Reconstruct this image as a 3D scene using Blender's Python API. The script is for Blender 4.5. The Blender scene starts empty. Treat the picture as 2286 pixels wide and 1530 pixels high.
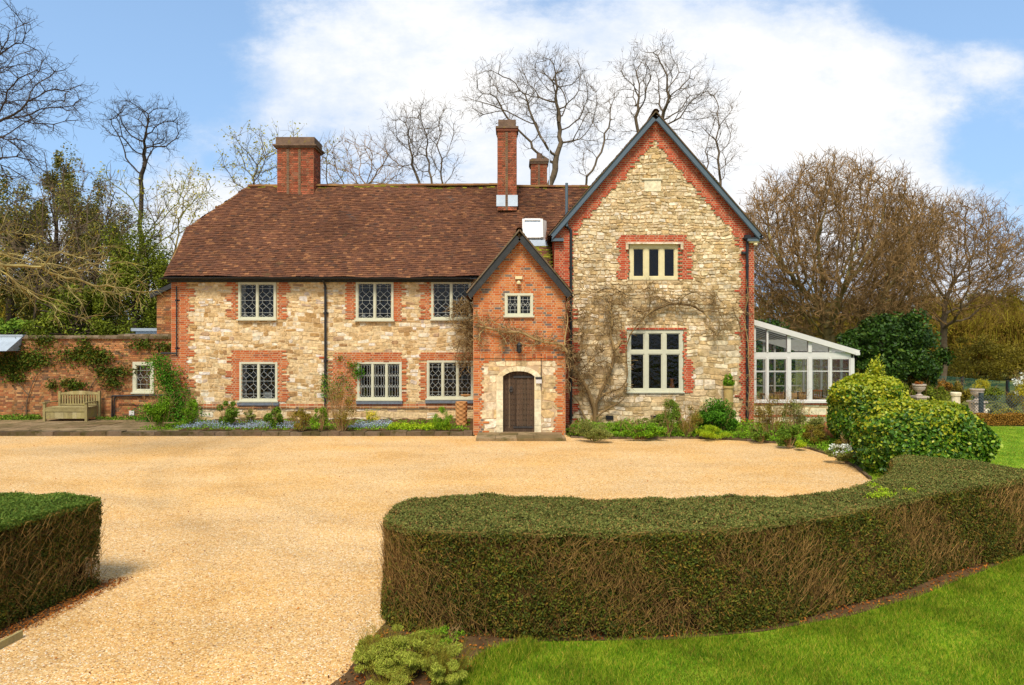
import bpy, math, random
import numpy as np
from mathutils import Vector, Matrix

# ------------------------------------------------------------------ camera, sky, sun, exposure
scene = bpy.context.scene
F = 1524.0            # focal length in photograph pixels (2286 px wide)
HC = 3.0              # eye height, metres
CX, CY = 1143.0, 765.0
cam_d = bpy.data.cameras.new("camera")
cam_d.sensor_width = 36.0
cam_d.lens = F / 2286.0 * 36.0
cam_d.clip_start = 0.1
cam_d.clip_end = 3000.0
cam = bpy.data.objects.new("camera", cam_d)
scene.collection.objects.link(cam)
cam.location = (0, 0, HC)
cam.rotation_euler = (math.radians(90), 0, 0)
scene.camera = cam

SUN_EL, SUN_AZ = 54.0, 192.0        # azimuth clockwise from +Y (north): behind the camera, to the left
world = bpy.data.worlds.new("World")
scene.world = world
world.use_nodes = True
scene.view_settings.view_transform = 'Standard'
scene.view_settings.look = 'None'
scene.view_settings.exposure = 0.55
scene.view_settings.gamma = 1.0
scene.view_settings.use_curve_mapping = False
scene.render.engine = 'CYCLES'
scene.cycles.max_bounces = 8
scene.cycles.transparent_max_bounces = 24
scene.cycles.caustics_reflective = False
scene.cycles.caustics_refractive = False
scene.cycles.sample_clamp_indirect = 6.0

sun_d = bpy.data.lights.new("sun", 'SUN')
sun_d.energy = 3.0
sun_d.angle = math.radians(18.0)
sun_d.color = (1.0, 0.93, 0.82)
sun = bpy.data.objects.new("sun", sun_d)
scene.collection.objects.link(sun)
_az, _el = math.radians(SUN_AZ), math.radians(SUN_EL)
sun_dir = Vector((math.sin(_az) * math.cos(_el), math.cos(_az) * math.cos(_el), math.sin(_el)))
sun.rotation_euler = sun_dir.to_track_quat('Z', 'Y').to_euler()
sun.location = sun_dir * 60


def build_sky():
    nt = world.node_tree
    for n in list(nt.nodes):
        nt.nodes.remove(n)
    N = nt.nodes.new
    L = nt.links.new

    def math_(op, a, b=None, c=None, clamp=False):
        n = N('ShaderNodeMath'); n.operation = op; n.use_clamp = clamp
        for i, v in enumerate((a, b, c)):
            if v is None: continue
            if isinstance(v, (int, float)): n.inputs[i].default_value = v
            else: L(v, n.inputs[i])
        return n.outputs[0]
    tc = N('ShaderNodeTexCoord')
    sep = N('ShaderNodeSeparateXYZ'); L(tc.outputs['Generated'], sep.inputs[0])
    sky = N('ShaderNodeTexSky'); sky.sky_type = 'NISHITA'; sky.sun_disc = False
    sky.sun_elevation = math.radians(SUN_EL); sky.sun_rotation = math.radians(SUN_AZ)
    sky.air_density = 1.0; sky.dust_density = 1.2; sky.ozone_density = 1.5
    # cloud field, laid out by direction in the sky (azimuth ratio / elevation ratio)
    den = math_('MAXIMUM', sep.outputs[1], 0.25)
    u = math_('DIVIDE', sep.outputs[0], den)
    v = math_('DIVIDE', sep.outputs[2], den)
    comb = N('ShaderNodeCombineXYZ'); L(u, comb.inputs[0]); L(v, comb.inputs[1])

    def noise(scale, detail, rough, off=(0, 0, 0), stretch=(1, 1.3, 1), dist=0.0):
        mp = N('ShaderNodeMapping'); mp.inputs['Location'].default_value = off
        mp.inputs['Scale'].default_value = stretch
        L(comb.outputs[0], mp.inputs[0])
        n = N('ShaderNodeTexNoise'); n.inputs['Scale'].default_value = scale
        n.inputs['Detail'].default_value = detail; n.inputs['Roughness'].default_value = rough
        n.inputs['Distortion'].default_value = dist
        L(mp.outputs[0], n.inputs['Vector'])
        return n.outputs[0]
    big = noise(2.6, 12, 0.62, (3.1, 1.7, 0), dist=0.15)
    fine = noise(7.5, 12, 0.66, (8.3, 4.1, 0), (1, 1.8, 1))

    def blob(px, py, rx, ry, amp):
        uu = (px - CX) / F; vv = (CY - py) / F
        du = math_('MULTIPLY', math_('SUBTRACT', u, uu), F / rx)
        dv = math_('MULTIPLY', math_('SUBTRACT', v, vv), F / ry)
        r2 = math_('ADD', math_('MULTIPLY', du, du), math_('MULTIPLY', dv, dv))
        g = math_('EXPONENT', math_('MULTIPLY', r2, -1.0))
        return math_('MULTIPLY', g, amp)
    tot = None
    for b in [(1500, 200, 620, 330, .88), (900, 170, 360, 220, .52), (650, 200, 140, 130, .46), (1850, 400, 330, 230, .45),
              (1150, 520, 700, 110, .40), (2230, 640, 240, 90, .5), (2200, 140, 110, 50, .30), (440, 300, 150, 50, .16),
              (90, 600, 340, 160, .5), (450, 480, 220, 110, .3), (2190, 330, 100, 90, -.50), (2160, 20, 170, 60, -.60), (800, 190, 60, 70, -.30),
              (1180, 20, 150, 45, -.30), (1010, 360, 80, 40, -.32), (700, 330, 60, 40, -.15), (1980, 120, 90, 50, .15), (300, 120, 330, 200, -.22)]:
        t = blob(*b)
        tot = t if tot is None else math_('ADD', tot, t)
    # behind and beside the camera: plain broken cloud from noise only
    s = math_('ADD', tot, math_('MULTIPLY', math_('SUBTRACT', big, 0.5), 1.35))
    s = math_('ADD', s, math_('MULTIPLY', math_('SUBTRACT', fine, 0.5), 0.75))
    back = math_('LESS_THAN', sep.outputs[1], 0.25)
    s = math_('ADD', s, math_('MULTIPLY', back, 0.35))
    mr = N('ShaderNodeMapRange'); mr.interpolation_type = 'SMOOTHSTEP'
    mr.inputs['From Min'].default_value = 0.10; mr.inputs['From Max'].default_value = 0.58
    L(s, mr.inputs['Value'])
    cloud_col = N('ShaderNodeValToRGB')
    cloud_col.color_ramp.elements[0].position = 0.46; cloud_col.color_ramp.elements[0].color = (0.47, 0.55, 0.68, 1)
    cloud_col.color_ramp.elements[1].position = 0.74; cloud_col.color_ramp.elements[1].color = (0.74, 0.735, 0.73, 1)
    dens = math_('ADD', math_('MULTIPLY', s, 0.28), math_('MULTIPLY', math_('ADD', fine, big), 0.42))
    L(dens, cloud_col.inputs[0])
    # blue: Nishita lifted with pale haze towards the horizon
    skc = N('ShaderNodeMix'); skc.data_type = 'RGBA'; skc.blend_type = 'MULTIPLY'; skc.inputs[0].default_value = 1
    L(sky.outputs[0], skc.inputs[6]); skc.inputs[7].default_value = (0.10, 0.118, 0.125, 1)
    hz = N('ShaderNodeMapRange'); hz.inputs['From Min'].default_value = 0.0; hz.inputs['From Max'].default_value = 0.55
    hz.inputs['To Min'].default_value = 0.80; hz.inputs['To Max'].default_value = 0.42
    L(sep.outputs[2], hz.inputs['Value'])
    hm = N('ShaderNodeMix'); hm.data_type = 'RGBA'
    L(hz.outputs[0], hm.inputs[0]); L(skc.outputs[2], hm.inputs[6]); hm.inputs[7].default_value = (0.30, 0.47, 0.73, 1)
    mix = N('ShaderNodeMix'); mix.data_type = 'RGBA'
    L(mr.outputs[0], mix.inputs[0]); L(hm.outputs[2], mix.inputs[6]); L(cloud_col.outputs[0], mix.inputs[7])
    bg = N('ShaderNodeBackground'); bg.inputs['Strength'].default_value = 1.0
    L(mix.outputs[2], bg.inputs['Color'])
    out = N('ShaderNodeOutputWorld'); L(bg.outputs[0], out.inputs['Surface'])


build_sky()

# ------------------------------------------------------------------ helpers
R = np.random.default_rng(7)
random.seed(7)


def X(px, Y): return (px - CX) * Y / F
def Z(py, Y): return HC - (py - CY) * Y / F
def GY(py, z=0.0): return (HC - z) * F / (py - CY)        # depth of a ground point seen at row py
def GP(px, py, z=0.0):
    Y = GY(py, z)
    return (X(px, Y), Y)


def lin(h):
    h = h.lstrip('#')
    o = []
    for i in (0, 2, 4):
        c = int(h[i:i + 2], 16) / 255.0
        o.append(c / 12.92 if c <= 0.04045 else ((c + 0.055) / 1.055) ** 2.4)
    return (o[0], o[1], o[2], 1.0)


def tag(o, label=None, cat=None, group=None, kind=None):
    if label: o['label'] = label
    if cat: o['category'] = cat
    if group: o['group'] = group
    if kind: o['kind'] = kind
    return o


def empty(name, loc, label=None, cat=None, group=None):
    o = bpy.data.objects.new(name, None)
    o.empty_display_size = 0.3
    o.location = loc
    scene.collection.objects.link(o)
    return tag(o, label, cat, group)


ORIGIN = {}


def world_origin(o):
    return ORIGIN.get(o.name, np.array(o.location, dtype=float))


class MB:
    """collects faces (numpy chunks) and links them as ONE mesh object"""
    def __init__(self):
        self.v = []; self.n = 0; self.f = []

    def add(self, V, Fa, mat=0):
        V = np.asarray(V, dtype=np.float64).reshape(-1, 3)
        Fa = np.asarray(Fa, dtype=np.int64)
        if Fa.ndim == 1: Fa = Fa.reshape(1, -1)
        self.f.append((Fa + self.n, mat))
        self.v.append(V); self.n += len(V)

    def quad(self, a, b, c, d, mat=0): self.add([a, b, c, d], [[0, 1, 2, 3]], mat)
    def poly(self, pts, mat=0): self.add(pts, [list(range(len(pts)))], mat)

    def box(self, x0, x1, y0, y1, z0, z1, mat=0):
        V = [(x0, y0, z0), (x1, y0, z0), (x1, y1, z0), (x0, y1, z0), (x0, y0, z1), (x1, y0, z1), (x1, y1, z1), (x0, y1, z1)]
        self.add(V, [[0, 3, 2, 1], [4, 5, 6, 7], [0, 1, 5, 4], [1, 2, 6, 5], [2, 3, 7, 6], [3, 0, 4, 7]], mat)

    def bar(self, p0, p1, w, h, up=(0, 0, 1), mat=0):
        """box from p0 to p1; w across, h along up"""
        p0 = np.array(p0, float); p1 = np.array(p1, float)
        d = p1 - p0; d /= np.linalg.norm(d)
        u = np.array(up, float); u = u - d * u.dot(d)
        if np.linalg.norm(u) < 1e-6: u = np.array((0, 1., 0)) - d * d[1]
        u /= np.linalg.norm(u); s = np.cross(d, u)
        V = []
        for p in (p0, p1):
            for a, b in ((-1, -1), (1, -1), (1, 1), (-1, 1)):
                V.append(p + s * a * w / 2 + u * b * h / 2)
        self.add(V, [[0, 3, 2, 1], [4, 5, 6, 7], [0, 1, 5, 4], [1, 2, 6, 5], [2, 3, 7, 6], [3, 0, 4, 7]], mat)

    def tubes(self, P0, P1, R0, R1, n=4, mat=0):
        P0 = np.asarray(P0, float).reshape(-1, 3); P1 = np.asarray(P1, float).reshape(-1, 3)
        m = len(P0)
        if m == 0: return
        R0 = np.broadcast_to(np.asarray(R0, float), (m,)); R1 = np.broadcast_to(np.asarray(R1, float), (m,))
        d = P1 - P0; ln = np.linalg.norm(d, axis=1, keepdims=True); ln[ln == 0] = 1; d = d / ln
        ref = np.where(np.abs(d[:, 2:3]) > 0.9, np.array([[1., 0, 0]]), np.array([[0, 0, 1.]]))
        a = np.cross(d, ref); a /= np.linalg.norm(a, axis=1, keepdims=True); b = np.cross(d, a)
        ang = np.arange(n) * 2 * np.pi / n
        V = np.empty((m, 2 * n, 3))
        for k, t in enumerate(ang):
            o = a * np.cos(t) + b * np.sin(t)
            V[:, k] = P0 + o * R0[:, None]
            V[:, n + k] = P1 + o * R1[:, None]
        base = (np.arange(m) * 2 * n)[:, None]
        fs = []
        for k in range(n):
            k2 = (k + 1) % n
            fs.append(np.concatenate([base + k, base + k2, base + n + k2, base + n + k], axis=1))
        self.add(V.reshape(-1, 3), np.concatenate(fs), mat)

    def path(self, pts, r0, r1=None, n=8, mat=0):
        pts = np.asarray(pts, float)
        m = len(pts)
        rr = np.linspace(r0, r0 if r1 is None else r1, m)
        # shared rings
        V = []
        for i in range(m):
            d = pts[min(i + 1, m - 1)] - pts[max(i - 1, 0)]; d /= np.linalg.norm(d)
            ref = np.array([0, 1., 0]) if abs(d[1]) < .9 else np.array([1., 0, 0])
            a = np.cross(d, ref); a /= np.linalg.norm(a); b = np.cross(d, a)
            for k in range(n):
                t = 2 * math.pi * k / n
                V.append(pts[i] + (a * math.cos(t) + b * math.sin(t)) * rr[i])
        Fa = []
        for i in range(m - 1):
            for k in range(n):
                k2 = (k + 1) % n
                Fa.append([i * n + k, i * n + k2, (i + 1) * n + k2, (i + 1) * n + k])
        self.add(V, Fa, mat)
        self.poly(V[:n], mat); self.poly(V[-n:], mat)

    def lathe(self, prof, c, n=20, mat=0, wob=0.0):
        V = []
        for r, z in prof:
            for k in range(n):
                t = 2 * math.pi * k / n
                rr = r * (1 + wob * math.sin(3 * t + z * 9))
                V.append((c[0] + rr * math.cos(t), c[1] + rr * math.sin(t), c[2] + z))
        Fa = []
        for i in range(len(prof) - 1):
            for k in range(n):
                k2 = (k + 1) % n
                Fa.append([i * n + k, i * n + k2, (i + 1) * n + k2, (i + 1) * n + k])
        self.add(V, Fa, mat)

    def leaves(self, C, size, mat=0, nrm=None, spread=1.0, aspect=0.55, up=0.0, rng=None):
        """one small rhombic leaf per centre; nrm = preferred facing"""
        rng = rng or R
        C = np.asarray(C, float).reshape(-1, 3); m = len(C)
        if m == 0: return
        size = np.broadcast_to(np.asarray(size, float), (m,)) * rng.uniform(.65, 1.35, m)
        nn = rng.normal(size=(m, 3)) * spread
        if nrm is not None: nn = nn + np.asarray(nrm, float)
        nn /= np.linalg.norm(nn, axis=1, keepdims=True) + 1e-9
        t = rng.normal(size=(m, 3)); t[:, 2] += up
        t -= nn * (t * nn).sum(1, keepdims=True); t /= np.linalg.norm(t, axis=1, keepdims=True) + 1e-9
        b = np.cross(nn, t)
        s = size[:, None]
        V = np.stack([C - t * s, C + b * s * aspect + nn * s * .12, C + t * s, C - b * s * aspect + nn * s * .12], axis=1)
        self.add(V.reshape(-1, 3), np.arange(m * 4).reshape(m, 4), mat)

    def build(self, name, mats, parent=None, loc=None, smooth=False):
        V = np.concatenate(self.v) if self.v else np.zeros((0, 3))
        if parent is not None: org = world_origin(parent)
        else: org = np.array(loc if loc is not None else (0, 0, 0), float)
        V = V - org
        me = bpy.data.meshes.new(name)
        me.vertices.add(len(V)); me.vertices.foreach_set('co', V.astype(np.float32).ravel())
        loops = np.concatenate([f.ravel() for f, _ in self.f])
        tot = np.concatenate([np.full(len(f), f.shape[1]) for f, _ in self.f])
        mi = np.concatenate([np.full(len(f), m) for f, m in self.f])
        st = np.concatenate([[0], np.cumsum(tot)[:-1]])
        me.loops.add(len(loops)); me.loops.foreach_set('vertex_index', loops.astype(np.int32))
        me.polygons.add(len(tot)); me.polygons.foreach_set('loop_start', st.astype(np.int32))
        me.polygons.foreach_set('material_index', mi.astype(np.int32))
        me.polygons.foreach_set('use_smooth', np.full(len(tot), bool(smooth)))
        me.update(calc_edges=True)
        if not isinstance(mats, (list, tuple)): mats = [mats]
        for m in mats: me.materials.append(m)
        o = bpy.data.objects.new(name, me)
        scene.collection.objects.link(o)
        if parent is not None:
            o.parent = parent
            ORIGIN[o.name] = org
        else:
            o.location = tuple(org)
            ORIGIN[o.name] = org
        return o


# ------------------------------------------------------------------ materials
def mat(name, stops, rough=0.8, nscale=3.0, namt=0.35, nstops=None, spec=0.3, bump=0.0, bscale=60.0, island=True,
        fine=0.0, fscale=40.0, metallic=0.0, trans=0.0, moss=None, nstretch=(1, 1, 1)):
    """stops: [(pos, hex)] picked per separate piece; a broad noise shifts tone for weathering"""
    m = bpy.data.materials.new(name); m.use_nodes = True
    nt = m.node_tree; N = nt.nodes.new; L = nt.links.new
    bs = nt.nodes['Principled BSDF']
    bs.inputs['Roughness'].default_value = rough
    bs.inputs['Specular IOR Level'].default_value = spec
    bs.inputs['Metallic'].default_value = metallic
    tc = N('ShaderNodeTexCoord')
    if len(stops) == 1:
        rgb = N('ShaderNodeRGB'); rgb.outputs[0].default_value = lin(stops[0][1]); col = rgb.outputs[0]
    else:
        cr = N('ShaderNodeValToRGB')
        els = cr.color_ramp.elements
        while len(els) < len(stops): els.new(0.5)
        for e, (p, h) in zip(els, stops):
            e.position = p; e.color = lin(h)
        if island:
            g = N('ShaderNodeNewGeometry'); L(g.outputs['Random Per Island'], cr.inputs[0])
        else:
            n0 = N('ShaderNodeTexNoise'); n0.inputs['Scale'].default_value = nscale * 2.3; n0.inputs['Detail'].default_value = 8
            n0.inputs['Roughness'].default_value = 0.65
            L(tc.outputs['Object'], n0.inputs['Vector']); L(n0.outputs[0], cr.inputs[0])
        col = cr.outputs[0]
    if namt > 0:
        mp = N('ShaderNodeMapping'); mp.inputs['Scale'].default_value = nstretch
        L(tc.outputs['Object'], mp.inputs[0])
        n1 = N('ShaderNodeTexNoise'); n1.inputs['Scale'].default_value = nscale; n1.inputs['Detail'].default_value = 7
        n1.inputs['Roughness'].default_value = 0.65
        L(mp.outputs[0], n1.inputs['Vector'])
        mr = N('ShaderNodeMapRange'); mr.inputs['From Min'].default_value = 0.3; mr.inputs['From Max'].default_value = 0.7
        mr.inputs['To Min'].default_value = 1 - namt; mr.inputs['To Max'].default_value = 1 + namt * 0.7
        L(n1.outputs[0], mr.inputs['Value'])
        mx = N('ShaderNodeVectorMath'); mx.operation = 'SCALE'
        L(col, mx.inputs[0]); L(mr.outputs[0], mx.inputs['Scale']); col = mx.outputs[0]
    if fine > 0:
        n2 = N('ShaderNodeTexNoise'); n2.inputs['Scale'].default_value = fscale; n2.inputs['Detail'].default_value = 4
        L(tc.outputs['Object'], n2.inputs['Vector'])
        mr = N('ShaderNodeMapRange'); mr.inputs['From Min'].default_value = 0.3; mr.inputs['From Max'].default_value = 0.7
        mr.inputs['To Min'].default_value = 1 - fine; mr.inputs['To Max'].default_value = 1 + fine
        L(n2.outputs[0], mr.inputs['Value'])
        mx = N('ShaderNodeVectorMath'); mx.operation = 'SCALE'
        L(col, mx.inputs[0]); L(mr.outputs[0], mx.inputs['Scale']); col = mx.outputs[0]
    if moss:
        mc, ms, mlo, mhi = moss
        n3 = N('ShaderNodeTexNoise'); n3.inputs['Scale'].default_value = ms; n3.inputs['Detail'].default_value = 9
        n3.inputs['Roughness'].default_value = 0.7
        L(tc.outputs['Object'], n3.inputs['Vector'])
        mr = N('ShaderNodeMapRange'); mr.inputs['From Min'].default_value = mlo; mr.inputs['From Max'].default_value = mhi
        L(n3.outputs[0], mr.inputs['Value'])
        mm = N('ShaderNodeMix'); mm.data_type = 'RGBA'
        L(mr.outputs[0], mm.inputs[0]); L(col, mm.inputs[6]); mm.inputs[7].default_value = lin(mc); col = mm.outputs[2]
    L(col, bs.inputs['Base Color'])
    if bump > 0:
        nb = N('ShaderNodeTexNoise'); nb.inputs['Scale'].default_value = bscale; nb.inputs['Detail'].default_value = 6
        L(tc.outputs['Object'], nb.inputs['Vector'])
        b = N('ShaderNodeBump'); b.inputs['Strength'].default_value = bump; b.inputs['Distance'].default_value = 0.02
        L(nb.outputs[0], b.inputs['Height']); L(b.outputs[0], bs.inputs['Normal'])
    if trans > 0:      # light passing through thin leaves
        tr = N('ShaderNodeBsdfTranslucent'); L(col, tr.inputs['Color'])
        ms = N('ShaderNodeMixShader'); ms.inputs[0].default_value = trans
        out = nt.nodes['Material Output']
        L(bs.outputs[0], ms.inputs[1]); L(tr.outputs[0], ms.inputs[2]); L(ms.outputs[0], out.inputs['Surface'])
    return m


def glass_mat(name, tint=(0.9, 0.93, 0.92, 1), refl=1.0, ior=1.5):
    m = bpy.data.materials.new(name); m.use_nodes = True
    nt = m.node_tree; N = nt.nodes.new; L = nt.links.new
    nt.nodes.remove(nt.nodes['Principled BSDF'])
    t = N('ShaderNodeBsdfTransparent'); t.inputs[0].default_value = tint
    g = N('ShaderNodeBsdfGlossy'); g.inputs['Roughness'].default_value = 0.02
    tc = N('ShaderNodeTexCoord'); n = N('ShaderNodeTexNoise'); n.inputs['Scale'].default_value = 7
    L(tc.outputs['Object'], n.inputs['Vector'])
    b = N('ShaderNodeBump'); b.inputs['Strength'].default_value = 0.5; b.inputs['Distance'].default_value = 0.03
    L(n.outputs[0], b.inputs['Height']); L(b.outputs[0], g.inputs['Normal'])
    fr = N('ShaderNodeFresnel'); fr.inputs[0].default_value = ior
    mu = N('ShaderNodeMath'); mu.operation = 'MULTIPLY'; mu.inputs[1].default_value = refl; L(fr.outputs[0], mu.inputs[0])
    mx = N('ShaderNodeMixShader'); L(mu.outputs[0], mx.inputs[0]); L(t.outputs[0], mx.inputs[1]); L(g.outputs[0], mx.inputs[2])
    L(mx.outputs[0], nt.nodes['Material Output'].inputs['Surface'])
    return m


def tone(stops, k=1.0, sat=1.0, contrast=1.0):
    """scale a ramp's brightness, saturation and spread about its mean"""
    V = [[int(h[a:a + 2], 16) for a in (1, 3, 5)] for _, h in stops]
    mean = [sum(v[c] for v in V) / len(V) for c in range(3)]
    out = []
    for (p, _), v in zip(stops, V):
        v = [m + (x - m) * contrast for x, m in zip(v, mean)]
        g = sum(v) / 3
        v = [max(0, min(255, (g + (x - g) * sat) * k)) for x in v]
        out.append((p, '#%02x%02x%02x' % tuple(int(round(x)) for x in v)))
    return out


M = {}
M['stone_left'] = mat('ochre_rubble_stone', tone([(0, '#d6b684'), (.1, '#b48c58'), (.2, '#d8ba8a'), (.35, '#e2c899'), (.5, '#d0ae7c'), (.58, '#e0c494'), (.7, '#ecdfc4'), (.8, '#dcbc8a'), (.87, '#a47c50'), (.93, '#e8dccb'), (1, '#e4cca0')], .94, 1.06, .98),
                      rough=.9, nscale=1.1, namt=.18, fine=.32, fscale=9, bump=.8, bscale=16, spec=.08, moss=('#a27a4a', 2.6, .56, .8))
M['stone_right'] = mat('pale_rubble_stone', tone([(0, '#dac094'), (.1, '#b0966a'), (.22, '#e0ca9e'), (.38, '#ead8b6'), (.5, '#caa874'), (.6, '#ecdfc8'), (.72, '#d8b47c'), (.82, '#9c8258'), (.9, '#c0b094'), (1, '#e6d0a8')], 1.0, 1.04, .82),
                       rough=.92, nscale=.9, namt=.16, fine=.32, fscale=9, bump=.7, bscale=30, spec=.05, moss=('#94783c', 2.6, .54, .72))
M['ashlar'] = mat('dressed_limestone', [(0, '#d8c69a'), (.5, '#e2d4b0'), (1, '#ccb280')], rough=.9, nscale=2, namt=.15, fine=.22, fscale=9, bump=.15, bscale=40, spec=.05)
M['mortar_left'] = mat('sandy_mortar', tone([(0, '#d4b486'), (1, '#e2c89c')], .97, 1.05), island=False, rough=.95, nscale=2, namt=.15, fine=.12, bump=.4, spec=.05)
M['mortar_right'] = mat('buff_mortar', [(0, '#b09468'), (1, '#cfb488')], island=False, rough=.95, nscale=2, namt=.2, fine=.2, fscale=14, bump=.5, spec=.05)
M['brick'] = mat('orange_brick', tone([(0, '#cc6a3c'), (.2, '#da8452'), (.45, '#c4643e'), (.65, '#e29c6a'), (.8, '#b25834'), (.92, '#d09068'), (1, '#985c46')], .84, 1.15),
                 rough=.9, nscale=1.2, namt=.16, fine=.12, bump=.3, spec=.1)
M['brick_mix'] = mat('blue_and_orange_brick', tone([(0, '#d67844'), (.2, '#e29458'), (.4, '#cc6c3c'), (.62, '#e6a06a'), (.78, '#be6038'), (.81, '#948070'), (.88, '#80746e'), (.89, '#d49c70'), (1, '#c06844')], .83, 1.15),
                     rough=.9, nscale=1.0, namt=.15, fine=.12, bump=.3, spec=.1)
M['brick_red'] = mat('red_brick', tone([(0, '#b1492d'), (.3, '#c2563a'), (.6, '#a43f28'), (.85, '#cb6a48'), (1, '#8a3d2c')], .97, 1.05),
                     rough=.9, nscale=1.2, namt=.18, fine=.12, bump=.3, spec=.1)
M['brick_old'] = mat('weathered_garden_brick', [(0, '#b06c44'), (.2, '#c08450'), (.4, '#a05c3a'), (.6, '#cc9c68'), (.8, '#94583a'), (.93, '#6e5844'), (1, '#b87848')],
                     rough=.92, nscale=.9, namt=.3, fine=.15, bump=.4, spec=.1, moss=('#6d5228', 1.7, .48, .70))
M['brick_dark'] = mat('sooty_chimney_brick', [(0, '#a4543a'), (.3, '#8a4a34'), (.6, '#b8684a'), (.8, '#6a4030'), (1, '#9e6a50')],
                      rough=.92, nscale=1.5, namt=.3, fine=.15, bump=.4, spec=.1)
M['mortar_brick'] = mat('lime_mortar', tone([(0, '#d8b48a'), (1, '#ecd2ac')], .84, 1.1), island=False, rough=.95, nscale=3, namt=.15, spec=.05)
M['mortar_dark'] = mat('grey_mortar', [(0, '#8a6a4a'), (1, '#a88660')], island=False, rough=.95, nscale=2, namt=.25, spec=.05)
M['tile'] = mat('clay_roof_tile', tone([(0, '#80523a'), (.2, '#674434'), (.4, '#8a5a3c'), (.55, '#6e4a38'), (.68, '#966242'), (.82, '#584034'), (.88, '#b47c50'), (.94, '#84563c'), (1, '#664634')], .86, 1.0, .85),
                rough=.9, nscale=.55, namt=.28, fine=.1, bump=.3, spec=.12, moss=('#5d5233', 2.6, .60, .80))
M['tile_moss'] = mat('mossy_roof_tile', [(0, '#8d8a2a'), (.4, '#6e5c2c'), (.7, '#a5a035'), (1, '#5d4a2c')], rough=.95, nscale=2, namt=.3, spec=.05)
M['ridge'] = mat('lichened_ridge_tile', [(0, '#7d5538'), (.5, '#8c6b40'), (1, '#6a4632')], rough=.92, nscale=2, namt=.3, spec=.08)
M['concrete'] = mat('weathered_chimney_render', [(0, '#5c4c42'), (.5, '#7a6250'), (1, '#6a5a44')], island=False, rough=.95, nscale=4, namt=.3, bump=.5, bscale=30, spec=.05, moss=('#8a7530', 5, .55, .7))
M['lead'] = mat('lead_sheet', [(0, '#8e979d'), (1, '#a9b3ba')], island=False, rough=.55, nscale=3, namt=.15, spec=.4)
M['lead_dark'] = mat('dark_lead_sill', [(0, '#50565c'), (1, '#7c8288')], island=False, rough=.6, nscale=8, namt=.3, spec=.3)
M['lead_sky_white'] = mat('pale_lead_and_sky_reflection', [(0, '#b4c2cc'), (1, '#d2dbe0')], island=False, rough=.5, nscale=4, namt=.12, spec=.4)  # pale lead; also colours the rooflight pane as reflected sky
M['black'] = mat('black_painted_iron', [(0, '#1a1a1b'), (1, '#2b2a29')], island=False, rough=.5, nscale=5, namt=.2, spec=.4)
M['blackwood'] = mat('black_painted_timber', [(0, '#242524'), (1, '#3d3d3a')], island=False, rough=.65, nscale=4, namt=.3, spec=.3, fine=.15)
M['bluegrey'] = mat('blue_grey_painted_timber', [(0, '#4c5a62'), (1, '#5e6c74')], island=False, rough=.6, nscale=2, namt=.12, spec=.3)
M['cream'] = mat('cream_painted_timber', [(0, '#c0bc9e'), (1, '#cecaae')], island=False, rough=.5, nscale=4, namt=.07, spec=.35)
M['stone_frame'] = mat('cream_limestone_mullion', [(0, '#d2c08a'), (1, '#e2d5a8')], island=False, rough=.8, nscale=3, namt=.12, spec=.15)
M['came'] = mat('lead_came', [(0, '#a8a89e'), (1, '#c0c0b4')], island=False, rough=.5, nscale=4, namt=.1, spec=.4)
M['white'] = mat('white_painted_timber', [(0, '#ccc5ba'), (1, '#d8d2c8')], island=False, rough=.45, nscale=3, namt=.06, spec=.35)
M['plaster'] = mat('cream_plaster_reveal', [(0, '#e6e2da'), (1, '#f0ece4')], island=False, rough=.9, nscale=3, namt=.08, spec=.1)
M['room'] = mat('dark_room_box', [(0, '#2c241c'), (1, '#3c3228')], island=False, rough=.95, nscale=1, namt=.3, spec=.05)  # dark colour stands in for an unlit room
M['glass'] = glass_mat('window_glass', refl=.9)
M['glass_con'] = glass_mat('conservatory_glass', (0.93, 0.96, 0.95, 1), .8)
M['oak'] = mat('dark_weathered_oak', [(0, '#4a3a2c'), (.4, '#5e4a38'), (.7, '#3c2e22'), (1, '#6e5a44')], rough=.8, nscale=3, namt=.35, fine=.2, fscale=30, bump=.5, bscale=20, spec=.15, nstretch=(6, 6, .5))
M['iron'] = mat('iron_fittings', [(0, '#2a2725'), (1, '#57524c')], island=False, rough=.5, nscale=8, namt=.3, spec=.4, metallic=.4)
M['teak'] = mat('greenish_weathered_teak', [(0, '#9c8c5c'), (.4, '#b0a06c'), (.7, '#8c7c50'), (1, '#bcac7c')], rough=.85, nscale=3, namt=.3, fine=.15, spec=.12, moss=('#8c8428', 3, .55, .75))
M['terracotta'] = mat('terracotta_clay', [(0, '#a05c38'), (1, '#b9764a')], island=False, rough=.85, nscale=3, namt=.25, spec=.12, bump=.2)
M['basket'] = mat('tan_twisted_clay', [(0, '#b07a48'), (1, '#c8935c')], island=False, rough=.85, nscale=4, namt=.2, spec=.12)
M['buffclay'] = mat('buff_clay', [(0, '#a88c50'), (1, '#c0a468')], island=False, rough=.85, nscale=4, namt=.2, spec=.1)
M['urn'] = mat('pinkish_garden_stone', [(0, '#a89684'), (1, '#c9b8a4')], island=False, rough=.9, nscale=5, namt=.2, spec=.1, bump=.3)
M['soil'] = mat('dark_bed_soil', [(0, '#4a3826'), (1, '#6b5236')], island=False, rough=.97, nscale=5, namt=.35, bump=.8, bscale=18, spec=.03)
M['pave'] = mat('mossy_stone_paving', [(0, '#8a7050'), (.5, '#9c8462'), (1, '#74603e')], rough=.93, nscale=2, namt=.3, fine=.2, bump=.5, spec=.08, moss=('#5c5430', 2.5, .48, .68))
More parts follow.
